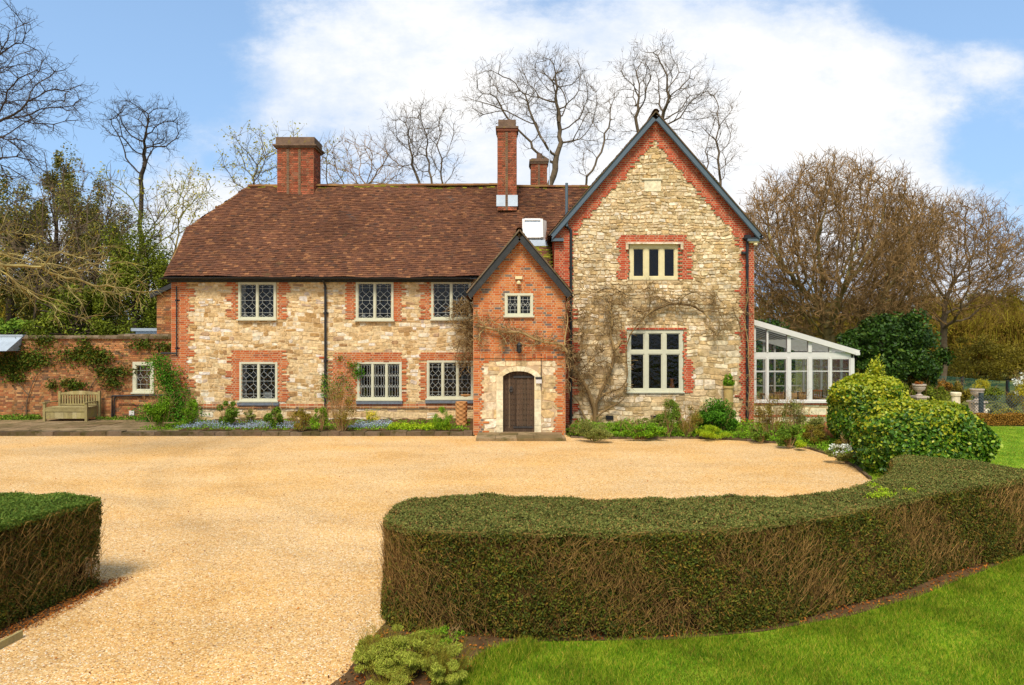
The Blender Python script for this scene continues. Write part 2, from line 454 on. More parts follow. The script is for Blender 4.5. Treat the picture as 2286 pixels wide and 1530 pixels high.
M['kerb'] = mat('dark_mossy_kerb_stone', [(0, '#6e5a44'), (.5, '#84705a'), (1, '#5a4a36')], rough=.93, nscale=3, namt=.35, fine=.2, bump=.5, spec=.06, moss=('#4c4426', 3, .45, .62))

def gravel_mat():
    m = bpy.data.materials.new('golden_pea_gravel'); m.use_nodes = True
    nt = m.node_tree; N = nt.nodes.new; L = nt.links.new
    bs = nt.nodes['Principled BSDF']; bs.inputs['Roughness'].default_value = .9; bs.inputs['Specular IOR Level'].default_value = .1
    tc = N('ShaderNodeTexCoord')
    vo = N('ShaderNodeTexVoronoi'); vo.inputs['Scale'].default_value = 62
    L(tc.outputs['Object'], vo.inputs['Vector'])
    sp = N('ShaderNodeSeparateColor'); L(vo.outputs['Color'], sp.inputs[0])
    cr = N('ShaderNodeValToRGB'); els = cr.color_ramp.elements
    st = tone([(0, '#8c6a3e'), (.08, '#c0925a'), (.3, '#dcb274'), (.5, '#d09e5c'), (.65, '#eac890'), (.8, '#dab070'), (.92, '#f2e2c0'), (1, '#b87e44')], .98, 1.0)
    while len(els) < len(st): els.new(.5)
    for e, (p, h) in zip(els, st): e.position = p; e.color = lin(h)
    L(sp.outputs[0], cr.inputs[0])
    # worn wheel tracks and raked patches: broad tone noise
    mp = N('ShaderNodeMapping'); mp.inputs['Scale'].default_value = (.35, .8, 1); L(tc.outputs['Object'], mp.inputs[0])
    n1 = N('ShaderNodeTexNoise'); n1.inputs['Scale'].default_value = .8; n1.inputs['Detail'].default_value = 9; n1.inputs['Roughness'].default_value = .7
    L(mp.outputs[0], n1.inputs['Vector'])
    mr = N('ShaderNodeMapRange'); mr.inputs['From Min'].default_value = .3; mr.inputs['From Max'].default_value = .7
    mr.inputs['To Min'].default_value = .84; mr.inputs['To Max'].default_value = 1.14; L(n1.outputs[0], mr.inputs['Value'])
    n2 = N('ShaderNodeTexNoise'); n2.inputs['Scale'].default_value = 11; n2.inputs['Detail'].default_value = 5; n2.inputs['Roughness'].default_value = .8
    L(tc.outputs['Object'], n2.inputs['Vector'])
    mr2 = N('ShaderNodeMapRange'); mr2.inputs['From Min'].default_value = .3; mr2.inputs['From Max'].default_value = .7
    mr2.inputs['To Min'].default_value = .82; mr2.inputs['To Max'].default_value = 1.14; L(n2.outputs[0], mr2.inputs['Value'])
    mu = N('ShaderNodeMath'); mu.operation = 'MULTIPLY'; L(mr.outputs[0], mu.inputs[0]); L(mr2.outputs[0], mu.inputs[1])
    # pale / washed patch noise hue shift
    n3 = N('ShaderNodeTexNoise'); n3.inputs['Scale'].default_value = .45; n3.inputs['Detail'].default_value = 5
    L(tc.outputs['Object'], n3.inputs['Vector'])
    mm = N('ShaderNodeMix'); mm.data_type = 'RGBA'; mm.blend_type = 'MULTIPLY'
    mr3 = N('ShaderNodeMapRange'); mr3.inputs['From Min'].default_value = .42; mr3.inputs['From Max'].default_value = .62
    L(n3.outputs[0], mr3.inputs['Value']); L(mr3.outputs[0], mm.inputs[0])
    L(cr.outputs[0], mm.inputs[6]); mm.inputs[7].default_value = (1.0, .92, .76, 1)
    wob = N('ShaderNodeMath'); wob.operation = 'MULTIPLY_ADD'; L(n1.outputs[0], wob.inputs[0]); wob.inputs[1].default_value = 1.1; wob.inputs[2].default_value = -.55
    total = mu.outputs[0]
    for (cx_, cy_, rad_) in ((-14, 4, 9.7), (-14, 4, 11.2), (3.5, 20.5, 12.6), (3.5, 20.5, 11.0)):
        dv_ = N('ShaderNodeVectorMath'); dv_.operation = 'DISTANCE'; L(tc.outputs['Object'], dv_.inputs[0]); dv_.inputs[1].default_value = (cx_, cy_, 0)
        aa = N('ShaderNodeMath'); aa.operation = 'ADD'; L(dv_.outputs['Value'], aa.inputs[0]); L(wob.outputs[0], aa.inputs[1])
        bb = N('ShaderNodeMath'); bb.operation = 'SUBTRACT'; L(aa.outputs[0], bb.inputs[0]); bb.inputs[1].default_value = rad_
        ab = N('ShaderNodeMath'); ab.operation = 'ABSOLUTE'; L(bb.outputs[0], ab.inputs[0])
        mr5 = N('ShaderNodeMapRange'); mr5.interpolation_type = 'SMOOTHSTEP'; mr5.inputs['From Min'].default_value = .05; mr5.inputs['From Max'].default_value = .38
        mr5.inputs['To Min'].default_value = .93; mr5.inputs['To Max'].default_value = 1.0; L(ab.outputs[0], mr5.inputs['Value'])
        mt = N('ShaderNodeMath'); mt.operation = 'MULTIPLY'; L(total, mt.inputs[0]); L(mr5.outputs[0], mt.inputs[1]); total = mt.outputs[0]
    sc = N('ShaderNodeVectorMath'); sc.operation = 'SCALE'; L(mm.outputs[2], sc.inputs[0]); L(total, sc.inputs['Scale'])
    L(sc.outputs[0], bs.inputs['Base Color'])
    b = N('ShaderNodeBump'); b.inputs['Strength'].default_value = .7; b.inputs['Distance'].default_value = .012
    inv = N('ShaderNodeMath'); inv.operation = 'SUBTRACT'; inv.inputs[0].default_value = 1; L(vo.outputs['Distance'], inv.inputs[1])
    L(inv.outputs[0], b.inputs['Height']); L(b.outputs[0], bs.inputs['Normal'])
    return m


def lawn_mat(name, hexes, sc=1.0):
    m = mat(name, hexes, island=False, rough=.9, nscale=1.3 * sc, namt=.22, fine=.35, fscale=55, bump=.6, bscale=50, spec=.08)
    return m


M['gravel'] = gravel_mat()
M['lawn'] = lawn_mat('lawn_turf', [(0.3, '#4f7014'), (.5, '#6f901c'), (.7, '#98a632')])
M['meadow'] = lawn_mat('rough_ground_turf', [(0.2, '#5b5a2a'), (.5, '#6d6f30'), (.8, '#7d7440')], .3)

# ------------------------------------------------------------------ masonry builders (real relief, one mesh per wall)
def warp(x, z, s=0.0):
    return (0.018 * np.sin(x * 3.1 + z * 1.7 + s) + 0.012 * np.sin(x * 7.7 - z * 5.1 + s * 2),
            0.026 * np.sin(x * 1.9 + s) + 0.018 * np.sin(x * 4.7 + z * 2.3 + s) + 0.012 * np.sin(x * 11 + z * 7))


def rubble(mb, x0, x1, z0, z1, Y, keep, mi, hr=(.11, .24), wr=(.14, .46), relief=(.006, .022), seed=1, gap=.014, irregular=.3, bev=.016, holes=(), jit=.016):
    """random coursed rubble on a wall facing -Y; keep(x, z) -> bool"""
    rg = random.Random(seed)

    def wf(p, q):
        dx, dz = warp(p, q, seed)
        m = min(1, abs(p - x0) / .15, abs(x1 - p) / .15)
        for (h0, h1, h2, h3) in holes:
            ex = max(h0 - p, p - h1, 0); ez = max(h2 - q, q - h3, 0)
            m = min(m, max(0, (math.hypot(ex, ez) - .02)) / .2)
        return dx * m, dz * m
    Vs, Fs = [], []
    z = z0
    carry = []
    while z < z1 - .03:
        h = min(rg.uniform(*hr), z1 - z)
        x = x0 + rg.uniform(-.2, 0)
        while x < x1:
            w = rg.uniform(*wr) * (1.25 if h > .18 else 1)
            hh = h
            subs = [(z, hh)]
            r = rg.random()
            if h > .17 and r < irregular: subs = [(z, h * rg.uniform(.4, .6))]; subs.append((z + subs[0][1], h - subs[0][1]))
            for zz, hs in subs:
                ww = w
                parts = [(x, ww)] if not (len(subs) == 2 and rg.random() < .4 and ww > .25) else [(x, ww * .5), (x + ww * .5, ww * .5)]
                for xa, wa in parts:
                    a, b = max(xa, x0) + gap / 2, min(xa + wa, x1) - gap / 2
                    c, d = zz + gap / 2, zz + hs - gap / 2
                    for (h0, h1, h2, h3) in holes:
                        if a < h1 and b > h0 and c < h3 and d > h2:
                            op = [((h0 - a) * (d - c), (a, h0, c, d)), ((b - h1) * (d - c), (h1, b, c, d)), ((b - a) * (h2 - c), (a, b, c, h2)), ((b - a) * (d - h3), (a, b, h3, d))]
                            a, b, c, d = max(op)[1]
                    if b - a < .05 or d - c < .035: continue
                    pts_t = ((a + .02, c + .02), (b - .02, c + .02), (b - .02, d - .02), (a + .02, d - .02), ((a + b) / 2, (c + d) / 2))
                    kk = [keep(p, q) for p, q in pts_t]
                    if not (kk[4] or sum(kk) >= 2): continue
                    ch = min(b - a, d - c) * rg.uniform(.06, .40)
                    j = lambda: rg.uniform(-jit, jit)
                    cs = [ch * rg.uniform(.3, 1.2) for _ in range(8)]
                    o = [(a + cs[0], c + j()), (b - cs[1], c + j()), (b + j(), c + cs[2]), (b + j(), d - cs[3]),
                         (b - cs[4], d + j()), (a + cs[5], d + j()), (a + j(), d - cs[6]), (a + j(), c + cs[7])]
                    rel = rg.uniform(*relief); tx, tz = rg.uniform(-.04, .04), rg.uniform(-.06, .04)
                    mx_, mz_ = (a + b) / 2, (c + d) / 2
                    n0 = len(Vs)
                    for (p, q) in o:
                        dx, dz = wf(p, q)
                        Vs.append((p + dx, Y + .004, q + dz))
                    for (p, q) in o:
                        dx, dz = wf(p, q)
                        ip = mx_ + (p - mx_) * (1 - bev / max(.04, abs(b - a) / 2)); iq = mz_ + (q - mz_) * (1 - bev / max(.04, abs(d - c) / 2))
                        Vs.append((ip + dx, Y - rel - (p - mx_) * tx - (q - mz_) * tz, iq + dz))
                    Fs.append(([n0 + 8 + k for k in range(8)], 8))
                    for k in range(8):
                        k2 = (k + 1) % 8
                        Fs.append(([n0 + k, n0 + k2, n0 + 8 + k2, n0 + 8 + k], 4))
            x += w
        z += h
    V = np.array(Vs)
    base = mb.n
    q8 = np.array([f for f, k in Fs if k == 8]); q4 = np.array([f for f, k in Fs if k == 4])
    mb.v.append(V); mb.n += len(V)
    mb.f.append((q8 + base, mi)); mb.f.append((q4 + base, mi))


def bricks(mb, O, U, Nn, w, h, keep=None, mi=0, mm=1, proud=.012, mortar=.003, plate=True, seed=1, course=.075, pitch=(.225, .1125)):
    """Flemish bond on the plane O + u*U + v*Z, facing Nn; each brick is a low box over its own mortar bed"""
    O = np.array(O, float); U = np.array(U, float); Nn = np.array(Nn, float); Zv = np.array((0, 0, 1.))
    rg = np.random.default_rng(seed)
    rows = int(round(h / course)); ch = h / rows
    cells = []
    for r in range(rows):
        u = -(.17 if r % 2 else 0) + rg.uniform(-.01, .01); k = r % 2
        while u < w:
            L_ = pitch[k % 2]
            a, b = max(u, 0), min(u + L_, w)
            if b - a > .03:
                if keep is None or keep((a + b) / 2, (r + .5) * ch):
                    cells.append((a, b, r * ch, (r + 1) * ch))
            u += L_; k += 1
    if not cells: return
    C = np.array(cells); m = len(C)
    if plate and mm is not None:
        P = np.stack([O + C[:, 0:1] * U + C[:, 2:3] * Zv, O + C[:, 1:2] * U + C[:, 2:3] * Zv,
                      O + C[:, 1:2] * U + C[:, 3:4] * Zv, O + C[:, 0:1] * U + C[:, 3:4] * Zv], axis=1) + Nn * mortar
        mb.add(P.reshape(-1, 3), np.arange(m * 4).reshape(m, 4), mm)
    g = .0075
    j = lambda s: rg.uniform(-s, s, (m, 1))
    a, b, c, d = C[:, 0:1] + g + j(.0015), C[:, 1:2] - g + j(.0015), C[:, 2:3] + g + j(.0012), C[:, 3:4] - g + j(.0012)
    p = proud + rg.uniform(-.003, .003, (m, 1))
    def ring(a, b, c, d, off): return [O + a * U + c * Zv + Nn * off, O + b * U + c * Zv + Nn * off, O + b * U + d * Zv + Nn * off, O + a * U + d * Zv + Nn * off]
    V = np.stack(ring(a, b, c, d, mortar - .002) + ring(a + .002, b - .002, c + .002, d - .002, p), axis=1)
    base = (np.arange(m) * 8)[:, None]
    fs = [base + np.array([[4, 5, 6, 7]])]
    for k in range(4):
        k2 = (k + 1) % 4
        fs.append(base + np.array([[k, k2, 4 + k2, 4 + k]]))
    mb.add(V.reshape(-1, 3), np.concatenate(fs), mi)


def wall_plane(mb, x0, x1, z0, z1, Y, holes, mi):
    """flat bedding plane with rectangular openings cut out"""
    xs = sorted(set([x0, x1] + [max(x0, min(x1, h[k])) for h in holes for k in (0, 1)]))
    zs = sorted(set([z0, z1] + [max(z0, min(z1, h[k])) for h in holes for k in (2, 3)]))
    for i in range(len(xs) - 1):
        for j in range(len(zs) - 1):
            cx, cz = (xs[i] + xs[i + 1]) / 2, (zs[j] + zs[j + 1]) / 2
            if any(h[0] < cx < h[1] and h[2] < cz < h[3] for h in holes): continue
            mb.quad((xs[i], Y, zs[j]), (xs[i + 1], Y, zs[j]), (xs[i + 1], Y, zs[j + 1]), (xs[i], Y, zs[j + 1]), mi)


def tiles(mb, O, U, S, w, l, keep=None, mi=0, gauge=.10, tw=.165, seed=3, lift=.018, moss=None, mmi=1, sag=.02):
    O = np.array(O, float); U = np.array(U, float); S = np.array(S, float)
    S /= np.linalg.norm(S); U /= np.linalg.norm(U)
    Nn = np.cross(U, S)
    if Nn[2] < 0: Nn = -Nn
    rg = np.random.default_rng(seed)
    rows = int(l / gauge) + 1
    C = []
    for r in range(rows):
        off = (tw / 2 if r % 2 else 0) + rg.uniform(-.01, .01)
        n = int(w / tw) + 2
        for k in range(n):
            a = max(0, -off + k * tw); b = min(w, a + tw if a > 0 else -off + (k + 1) * tw)
            if b - a < .03: continue
            s0, s1 = r * gauge, min(l, (r + 1) * gauge)
            if s1 - s0 < .02: continue
            if keep is None or keep((a + b) / 2, (s0 + s1) / 2): C.append((a, b, s0, s1))
    C = np.array(C); m = len(C)
    a = C[:, 0:1] + .002; b = C[:, 1:2] - .002; s0 = C[:, 2:3] - .012 + rg.uniform(-.006, .006, (m, 1)); s1 = C[:, 3:4] + .01
    wv = lambda u, s: sag * (np.sin(u * 1.3 + s * .9) * .5 + np.sin(u * .53 - s * 1.7 + 1) * .5 + .35 * np.sin(u * 4.1 + s * 3))
    lf = lift + rg.uniform(-.006, .012, (m, 1))
    P = lambda u, s, n: O + u * U + s * S + Nn * (n + wv(u, s))
    tl = rg.uniform(-.004, .004, (m, 1))
    V = np.stack([P(a, s0, lf + tl), P(b, s0, lf - tl), P(b, s1, .004), P(a, s1, .004), P(a, s0, lf * 0 - .002), P(b, s0, lf * 0 - .002)], axis=1)
    base = (np.arange(m) * 6)[:, None]
    f = [base + np.array([[0, 1, 2, 3]]), base + np.array([[4, 5, 1, 0]])]
    mbi = np.zeros(m, bool)
    if moss is not None:
        mbi = np.array([moss((c[0] + c[1]) / 2, (c[2] + c[3]) / 2) for c in C])
    allf = lambda sel: np.concatenate([g[sel] for g in f])
    st = mb.n
    mb.v.append(V.reshape(-1, 3)); mb.n += m * 6
    for sel, mt in ((~mbi, mi), (mbi, mmi)):
        if sel.any(): mb.f.append((allf(sel) + st, mt))


def ridge(mb, p0, p1, r=.13, mi=0, seg=.33):
    p0 = np.array(p0, float); p1 = np.array(p1, float); L_ = np.linalg.norm(p1 - p0); n = max(1, int(L_ / seg))
    d = (p1 - p0) / L_; side = np.cross(d, (0, 0, 1)); side /= np.linalg.norm(side); up = np.cross(side, d)
    for i in range(n):
        a = p0 + d * L_ * i / n; b = p0 + d * (L_ * (i + 1) / n + .01); h = random.uniform(-.006, .006)
        V = []
        for p, rr in ((a, r), (b, r * .95)):
            for k in range(7):
                t = math.pi * k / 6
                V.append(p + side * math.cos(t) * rr + up * (math.sin(t) * rr * .9 - .05 + h))
        mb.add(V, [[k, k + 1, 8 + k, 7 + k] for k in range(6)], mi)


# ------------------------------------------------------------------ window builder
def lattice(mb, x0, x1, z0, z1, Y, cols=2, kind='diamond', r=.006):
    """lead cames: uprights that open into diamonds, with iron saddle bars"""
    P, Q = [], []
    def seg(a, b):
        a = (min(max(a[0], x0), x1), Y, a[1]); b = (min(max(b[0], x0), x1), Y, b[1])
        if abs(a[0] - b[0]) < 1e-4 and abs(a[2] - b[2]) < 1e-4: return
        P.append(a); Q.append(b)
    w, h = x1 - x0, z1 - z0
    s = w / cols
    if kind == 'diamond':
        cz = [z0 + h * .10, z0 + h * .30, z0 + h * .70, z0 + h * .90] if False else [z0 + h * .33, z0 + h * .69]
        hd = min(s * .5, h * .10)
        for c in range(cols):
            cx = x0 + s * (c + .5)
            zc = [z0] + cz + [z1]
            prev = z0
            for zz in cz:
                seg((cx, prev), (cx, zz - hd)); seg((cx, zz - hd), (cx + s / 2, zz)); seg((cx, zz - hd), (cx - s / 2, zz))
                seg((cx, zz + hd), (cx + s / 2, zz)); seg((cx, zz + hd), (cx - s / 2, zz)); prev = zz + hd
            seg((cx, prev), (cx, z1))
            # end crowns
            seg((cx, z1 - hd * .6), (cx - s / 2, z1)); seg((cx, z1 - hd * .6), (cx + s / 2, z1))
            seg((cx, z0 + hd * .8), (cx - s / 2, z0)); seg((cx, z0 + hd * .8), (cx + s / 2, z0))
        for c in range(1, cols):
            cx = x0 + s * c
            seg((cx, cz[0] + 0), (cx, cz[0] - h * .0)); seg((cx, cz[0]), (cx, cz[1])) if False else None
        for fz in (.13, .51, .88): seg((x0, z0 + h * fz), (x1, z0 + h * fz))
    elif kind == 'oval':
        for c in range(cols):
            cx = x0 + s * (c + .5)
            for k, (za, zb) in enumerate(((0, .33), (.33, .66), (.66, 1))):
                a, b = z0 + h * za, z0 + h * zb; q = (b - a) * .18
                seg((cx - s * .22, a + q), (cx - s * .22, b - q)); seg((cx + s * .22, a + q), (cx + s * .22, b - q))
                for z_, e in ((a, a + q), (b, b - q)):
                    seg((cx - s * .22, e), (cx, z_)); seg((cx + s * .22, e), (cx, z_))
                    seg((cx - s * .22, e), (cx - s * .5, z_)) ; seg((cx + s * .22, e), (cx + s * .5, z_))
        for fz in (.33, .66): seg((x0, z0 + h * fz), (x1, z0 + h * fz))
    elif kind == 'small':
        for c in range(1, cols + 1):
            cx = x0 + s * (c - .5); cz = (z0 + z1) / 2; hd = s * .55
            seg((cx, z0), (cx, cz - hd)); seg((cx, cz + hd), (cx, z1))
            for a in (-1, 1):
                for b in (-1, 1): seg((cx, cz + b * hd), (cx + a * s / 2, cz))
        for fz in (.2, .5, .8): seg((x0, z0 + h * fz), (x1, z0 + h * fz))
    mb.tubes(P, Q, r, r, 4)


def make_window(parent, px0, px1, py0, py1, Y, lights=2, frame=.07, mull=.06, kind='diamond', cols=2, sill='cream', fm='cream',
                transom=None, depth=.60, inset=.03, dark='room', reveal='plaster', came=.006, head=None, label=None, room=.9):
    x0, x1, z0, z1 = X(px0, Y), X(px1, Y), Z(py1, Y), Z(py0, Y)
    yf = Y - .035 + inset
    mb = MB()
    fd = .09
    sillh = .05 if sill else 0
    zb = z0 + sillh
    mb.box(x0, x0 + frame, yf, yf + fd, zb, z1); mb.box(x1 - frame, x1, yf, yf + fd, zb, z1)
    mb.box(x0 + frame, x1 - frame, yf + .002, yf + fd, z1 - (head or frame), z1); mb.box(x0 + frame, x1 - frame, yf + .002, yf + fd, zb, zb + frame * .8)
    if sill: mb.box(x0 - .04, x1 + .04, yf - .07, yf + fd - .002, z0, zb)
    ix0, ix1, iz0, iz1 = x0 + frame, x1 - frame, zb + frame * .8, z1 - (head or frame)
    lw = (ix1 - ix0 - mull * (lights - 1)) / lights
    panes = []
    for k in range(lights):
        a = ix0 + k * (lw + mull); b = a + lw
        if k: mb.box(a - mull, a, yf + .004, yf + fd - .004, iz0, iz1)
        if transom:
            zt = iz0 + (iz1 - iz0) * transom
            mb.box(a, b, yf + .008, yf + fd - .006, zt - mull * .45, zt + mull * .45)
            panes += [(a, b, iz0, zt - mull * .45), (a, b, zt + mull * .45, iz1)]
        else: panes.append((a, b, iz0, iz1))
    # casement bead inside each light
    cb = .022 if kind else .035
    for (a, b, c, d) in panes:
        for q in ((a, a + cb, c, d), (b - cb, b, c, d), (a + cb, b - cb, c, c + cb), (a + cb, b - cb, d - cb, d)):
            mb.box(q[0], q[1], yf + .028, yf + fd - .01, q[2], q[3])
    w = mb.build('window', M[fm], parent)
    if label: w['label'] = label
    lead = MB()
    for (a, b, c, d) in panes:
        g = MB(); yy = yf + .055
        g.quad((a + .01, yy, c + .01), (b - .01, yy, c + .01), (b - .01, yy, d - .01), (a + .01, yy, d - .01))
        g.build('pane', M['glass'], w)
        if kind: lattice(lead, a + cb, b - cb, c + cb, d - cb, yy - .010, cols, kind, came)
    if kind: lead.build('lead_lattice', M['came'], w)
    # the deep plastered reveal and a dark box behind, the room's dimness in its colour
    rv = MB(); ya, yb = yf + fd, yf + fd + depth
    e = .0
    rv.quad((x0, ya, z0), (x0 - e, yb, z0), (x0 - e, yb, z1), (x0, ya, z1), 0); rv.quad((x1, ya, z0), (x1, yb, z0), (x1, yb, z1), (x1, ya, z1), 0)
    rv.quad((x0, ya, z1), (x1, ya, z1), (x1, yb, z1), (x0, yb, z1), 0); rv.quad((x0, ya, z0), (x1, ya, z0), (x1, yb, z0), (x0, yb, z0), 0)
    yc = yb + room; k = .25
    xa, xb, za, zb2 = x0 - k, x1 + k, z0 - .15, z1 + .1
    rv.quad((xa, yc, za), (xb, yc, za), (xb, yc, zb2), (xa, yc, zb2), 1)
    rv.quad((xa, yb, za), (xa, yc, za), (xa, yc, zb2), (xa, yb, zb2), 1); rv.quad((xb, yb, za), (xb, yc, za), (xb, yc, zb2), (xb, yb, zb2), 1)
    rv.quad((xa, yb, za), (xb, yb, za), (xb, yc, za), (xa, yc, za), 1); rv.quad((xa, yb, zb2), (xb, yb, zb2), (xb, yc, zb2), (xa, yc, zb2), 1)
    for (p, q, r_, s_) in ((xa, x0, za, zb2), (x1, xb, za, zb2), (x0, x1, za, z0), (x0, x1, z1, zb2)):
        rv.quad((p, yb, r_), (q, yb, r_), (q, yb, s_), (p, yb, s_), 1)
    rv.build('window_recess', [M[reveal], M[dark]], w)
    return (x0, x1, z0, z1)


def hole(px0, px1, py0, py1, Y): return (X(px0, Y), X(px1, Y), Z(py1, Y), Z(py0, Y))

# ------------------------------------------------------------------ the setting: ground, gravel, lawn, beds
HEDGE = [(-1.4, 7.0), (.25, 6.86), (1.62, 6.9), (2.86, 7.2), (4.2, 7.93), (5.85, 8.95), (6.95, 9.45), (7.85, 10.0), (7.62, 10.5), (7.25, 11.05), (6.8, 11.4), (6.3, 11.36),
         (6.0, 10.7), (5.5, 9.95), (4.88, 9.3), (4.07, 8.72), (3.05, 8.42), (1.41, 8.36), (-.24, 8.5), (-1.1, 8.5), (-1.42, 8.25)]

YM, YG, YP, YW = 25.0, 24.4, 22.1, 25.9       # main front, gable front, porch front, garden wall


def sheet(name, pts, z, m, sub=0):
    mb = MB(); mb.poly([(p[0], p[1], z) for p in pts])
    o = mb.build(name, m, None, (0, 0, 0)); o['kind'] = 'structure'
    return o


g = MB()
g.quad((-900, -60, -.03), (900, -60, -.03), (900, 1500, -.03), (-900, 1500, -.03))
gr = g.build('ground', M['meadow']); gr['kind'] = 'structure'
curve = [GP(*p) for p in ((1275, 978), (1330, 981), (1450, 980), (1560, 980), (1650, 984), (1750, 992), (1810, 1004), (1865, 1021), (1910, 1043), (1945, 1072), (1990, 1120))]
gravel_pts = [(-60, 21.9), (-1.2, 21.9), (-1.2, 22.15), (1.75, 22.15), (1.85, 21.6)] + curve[0:] + [(6.9, 11.3), (6.5, 10.9), (5.2, 9.2), (4, 8.1), (2.8, 7.7), (1, 7.5), (-.9, 7.5), (-1.33, 7.05), (-1.33, 6.6), (-1.45, 6.1), (-1.55, 5.4), (-1.7, 2), (-1.7, -6), (-5.3, -6), (-5.3, 5.5), (-5.28, 7.5), (-60, 7.6)]
sheet('gravel_drive', gravel_pts, .0, M['gravel'])
# lawns lie beside the gravel
sheet('lawn', [(-1.75, 0), (30, 0), (40, 24.6), (6.5, 24.3), curve[-1], (7.4, 11.9), (7.9, 11.0), (8.2, 10.2), (7.4, 9.75), (5.75, 8.7), (4.8, 8.08), (3.7, 7.5), (2.6, 7.1), (1.6, 6.9), (.3, 6.87), (-.2, 6.65), (-.5, 5.6), (-1.2, 5.2), (-1.7, 4)], -.004, M['lawn'])
sheet('earth_strip', [(-1.9, 5.2), (-1.25, 5.2), (-.6, 5.8), (-.25, 6.5), (.3, 6.85), (1.6, 6.88), (2.6, 7.08), (3.7, 7.48), (4.8, 8.06), (5.75, 8.68), (7.4, 9.73), (7.9, 10.1), (7.6, 10.9), (6.6, 11.3), (4.3, 8.6), (1, 8.0), (-1.3, 7.6), (-1.45, 6.8), (-1.5, 6.2)], .006, M['soil'])
sheet('earth_strip', [(-9, 6.2), (-5.35, 6.2), (-5.12, 7.2), (-4.98, 8.5), (-9, 8.6)], .008, M['soil'])
# the raised walk and bed before the main front
pv = MB()
rg = random.Random(3)
x = -22.0
for row, (ya, yb) in enumerate(((22.28, 23.1), (23.1, 23.9), (23.9, 24.75), (24.75, 25.88))):
    x = -24.0 + row * .3
    while x < -11.0:
        w = rg.uniform(.5, 1.1); h = .115 + rg.uniform(-.006, .006)
        pv.box(x + .012, x + w - .012, ya + .012, yb - .012, .0, h)
        x += w
pv.box(-24, -10.9, 22.28, 25.9, -.01, .095)
o = pv.build('stone_path', M['pave']); o['kind'] = 'structure'
kb = MB(); x = -24.0
while x < -1.3:
    w = min(rg.uniform(.25, .6), -1.27 - x)
    if w < .05: break
    kb.box(x + .006, x + w - .006, 21.92 + rg.uniform(-.015, .015), 22.26, -.02, .13 + rg.uniform(-.02, .015)); x += w
o = kb.build('kerb', M['kerb']); o['kind'] = 'structure'
bd = MB()
nx, ny = 60, 8
V = [(-10.9 + (9.65) * i / nx, 22.27 + (YM - .02 - 22.27) * j / ny, .13 + .05 * math.sin(i * 1.7) * math.sin(j * 2.1) + .07 * (j / ny)) for j in range(ny + 1) for i in range(nx + 1)]
bd.add(V, [[j * (nx + 1) + i, j * (nx + 1) + i + 1, (j + 1) * (nx + 1) + i + 1, (j + 1) * (nx + 1) + i] for j in range(ny) for i in range(nx)])
# right-hand bed, between curve and house
for i in range(len(curve) - 1):
    a, b = curve[i], curve[i + 1]
    ax, bx = (a[0], b[0]) if a[0] < 9 else (a[0], b[0])
    ta, tb = (a[0], max(a[1] + .6, 24.6)), (b[0], max(b[1] + .6, 24.6))
    ya = lambda p, f: p[1] + .04
    n = 6
    for k in range(n):
        f0, f1 = k / n, (k + 1) / n
        P = lambda p, t, f: (p[0] + (t[0] - p[0]) * f, p[1] + .03 + (t[1] - p[1] - .03) * f, .012 + .10 * min(1, f * 3))
        if a[1] < 18.5: continue
        bd.quad(P(a, ta, f0), P(b, tb, f0), P(b, tb, f1), P(a, ta, f1))
o = bd.build('flower_bed_soil', M['soil']); o['kind'] = 'structure'
eg = MB(); cc = [np.array(p) for p in curve]
for i in range(len(cc) - 2):
    L_ = np.linalg.norm(cc[i + 1] - cc[i]); n = max(1, int(L_ / .22)); d = (cc[i + 1] - cc[i]) / L_
    for k in range(n):
        a = cc[i] + d * L_ * k / n; b = cc[i] + d * (L_ * (k + 1) / n - .012); jz = random.uniform(-.01, .01)
        eg.bar((a[0], a[1] + .03, .02 + jz), (b[0], b[1] + .03, .02 + jz), .07, .07)
o = eg.build('brick_bed_edging', M['kerb']); o['kind'] = 'structure'

# ------------------------------------------------------------------ THE HOUSE
house = empty('house', (-4.0, YM, 0), 'old country house of ochre rubble stone and orange brick under a brown tiled roof', 'house')

# ---- openings
W = {'u1': (533, 617, 630, 716), 'u2': (795, 879, 628, 718), 'u3': (963, 1052, 628, 716),
     'l1': (535, 620, 808, 898), 'l2': (798, 897, 808, 895), 'l3': (953, 1057, 805, 893)}
main_holes = [hole(*v, YM) for v in W.values()]
XL, XR = X(383, YM), X(1290, YM)
EZ = Z(618, 24.7)            # eave height


def tooth(v, per, ph, amt):
    k = int(math.floor((v + ph) / per)); return amt * ((k % 2) * 1.0) + ((k * 7919) % 13) / 13.0 * amt * .35


def region(rects):
    def f(px, py):
        for (a, b, c, d, tl, tr) in rects:
            if c <= py <= d:
                if a - tooth(py, 17, a, tl) <= px <= b + tooth(py, 17, b + 9, tr): return True
        return False
    return f


main_brick = region([(383, 418, 628, 960, 0, 11), (516, 533, 628, 714, 6, 0), (617, 634, 628, 714, 0, 8), (778, 795, 628, 712, 6, 0), (879, 897, 628, 716, 0, 6),
                     (946, 963, 628, 714, 6, 0), (516, 535, 806, 892, 8, 0), (620, 634, 806, 896, 0, 10), (514, 634, 783, 808, 2, 4),
                     (737, 798, 806, 905, 0, 0), (744, 900, 786, 808, 3, 2), (897, 902, 800, 895, 0, 4), (943, 953, 808, 893, 5, 0), (940, 1060, 785, 806, 3, 0),
                     (418, 1060, 904, 912, 0, 0), (628, 650, 640, 655, 0, 0), (712, 722, 795, 800, 3, 3)])
mb = MB()
wall_plane(mb, XL, XR, 0, EZ + .1, YM, main_holes, 0)
inhole = lambda x, z, H: any(h[0] - .0 < x < h[1] + .0 and h[2] < z < h[3] for h in H)
tp = lambda x, z, Y: (CX + x * F / Y, CY - (z - HC) * F / Y)
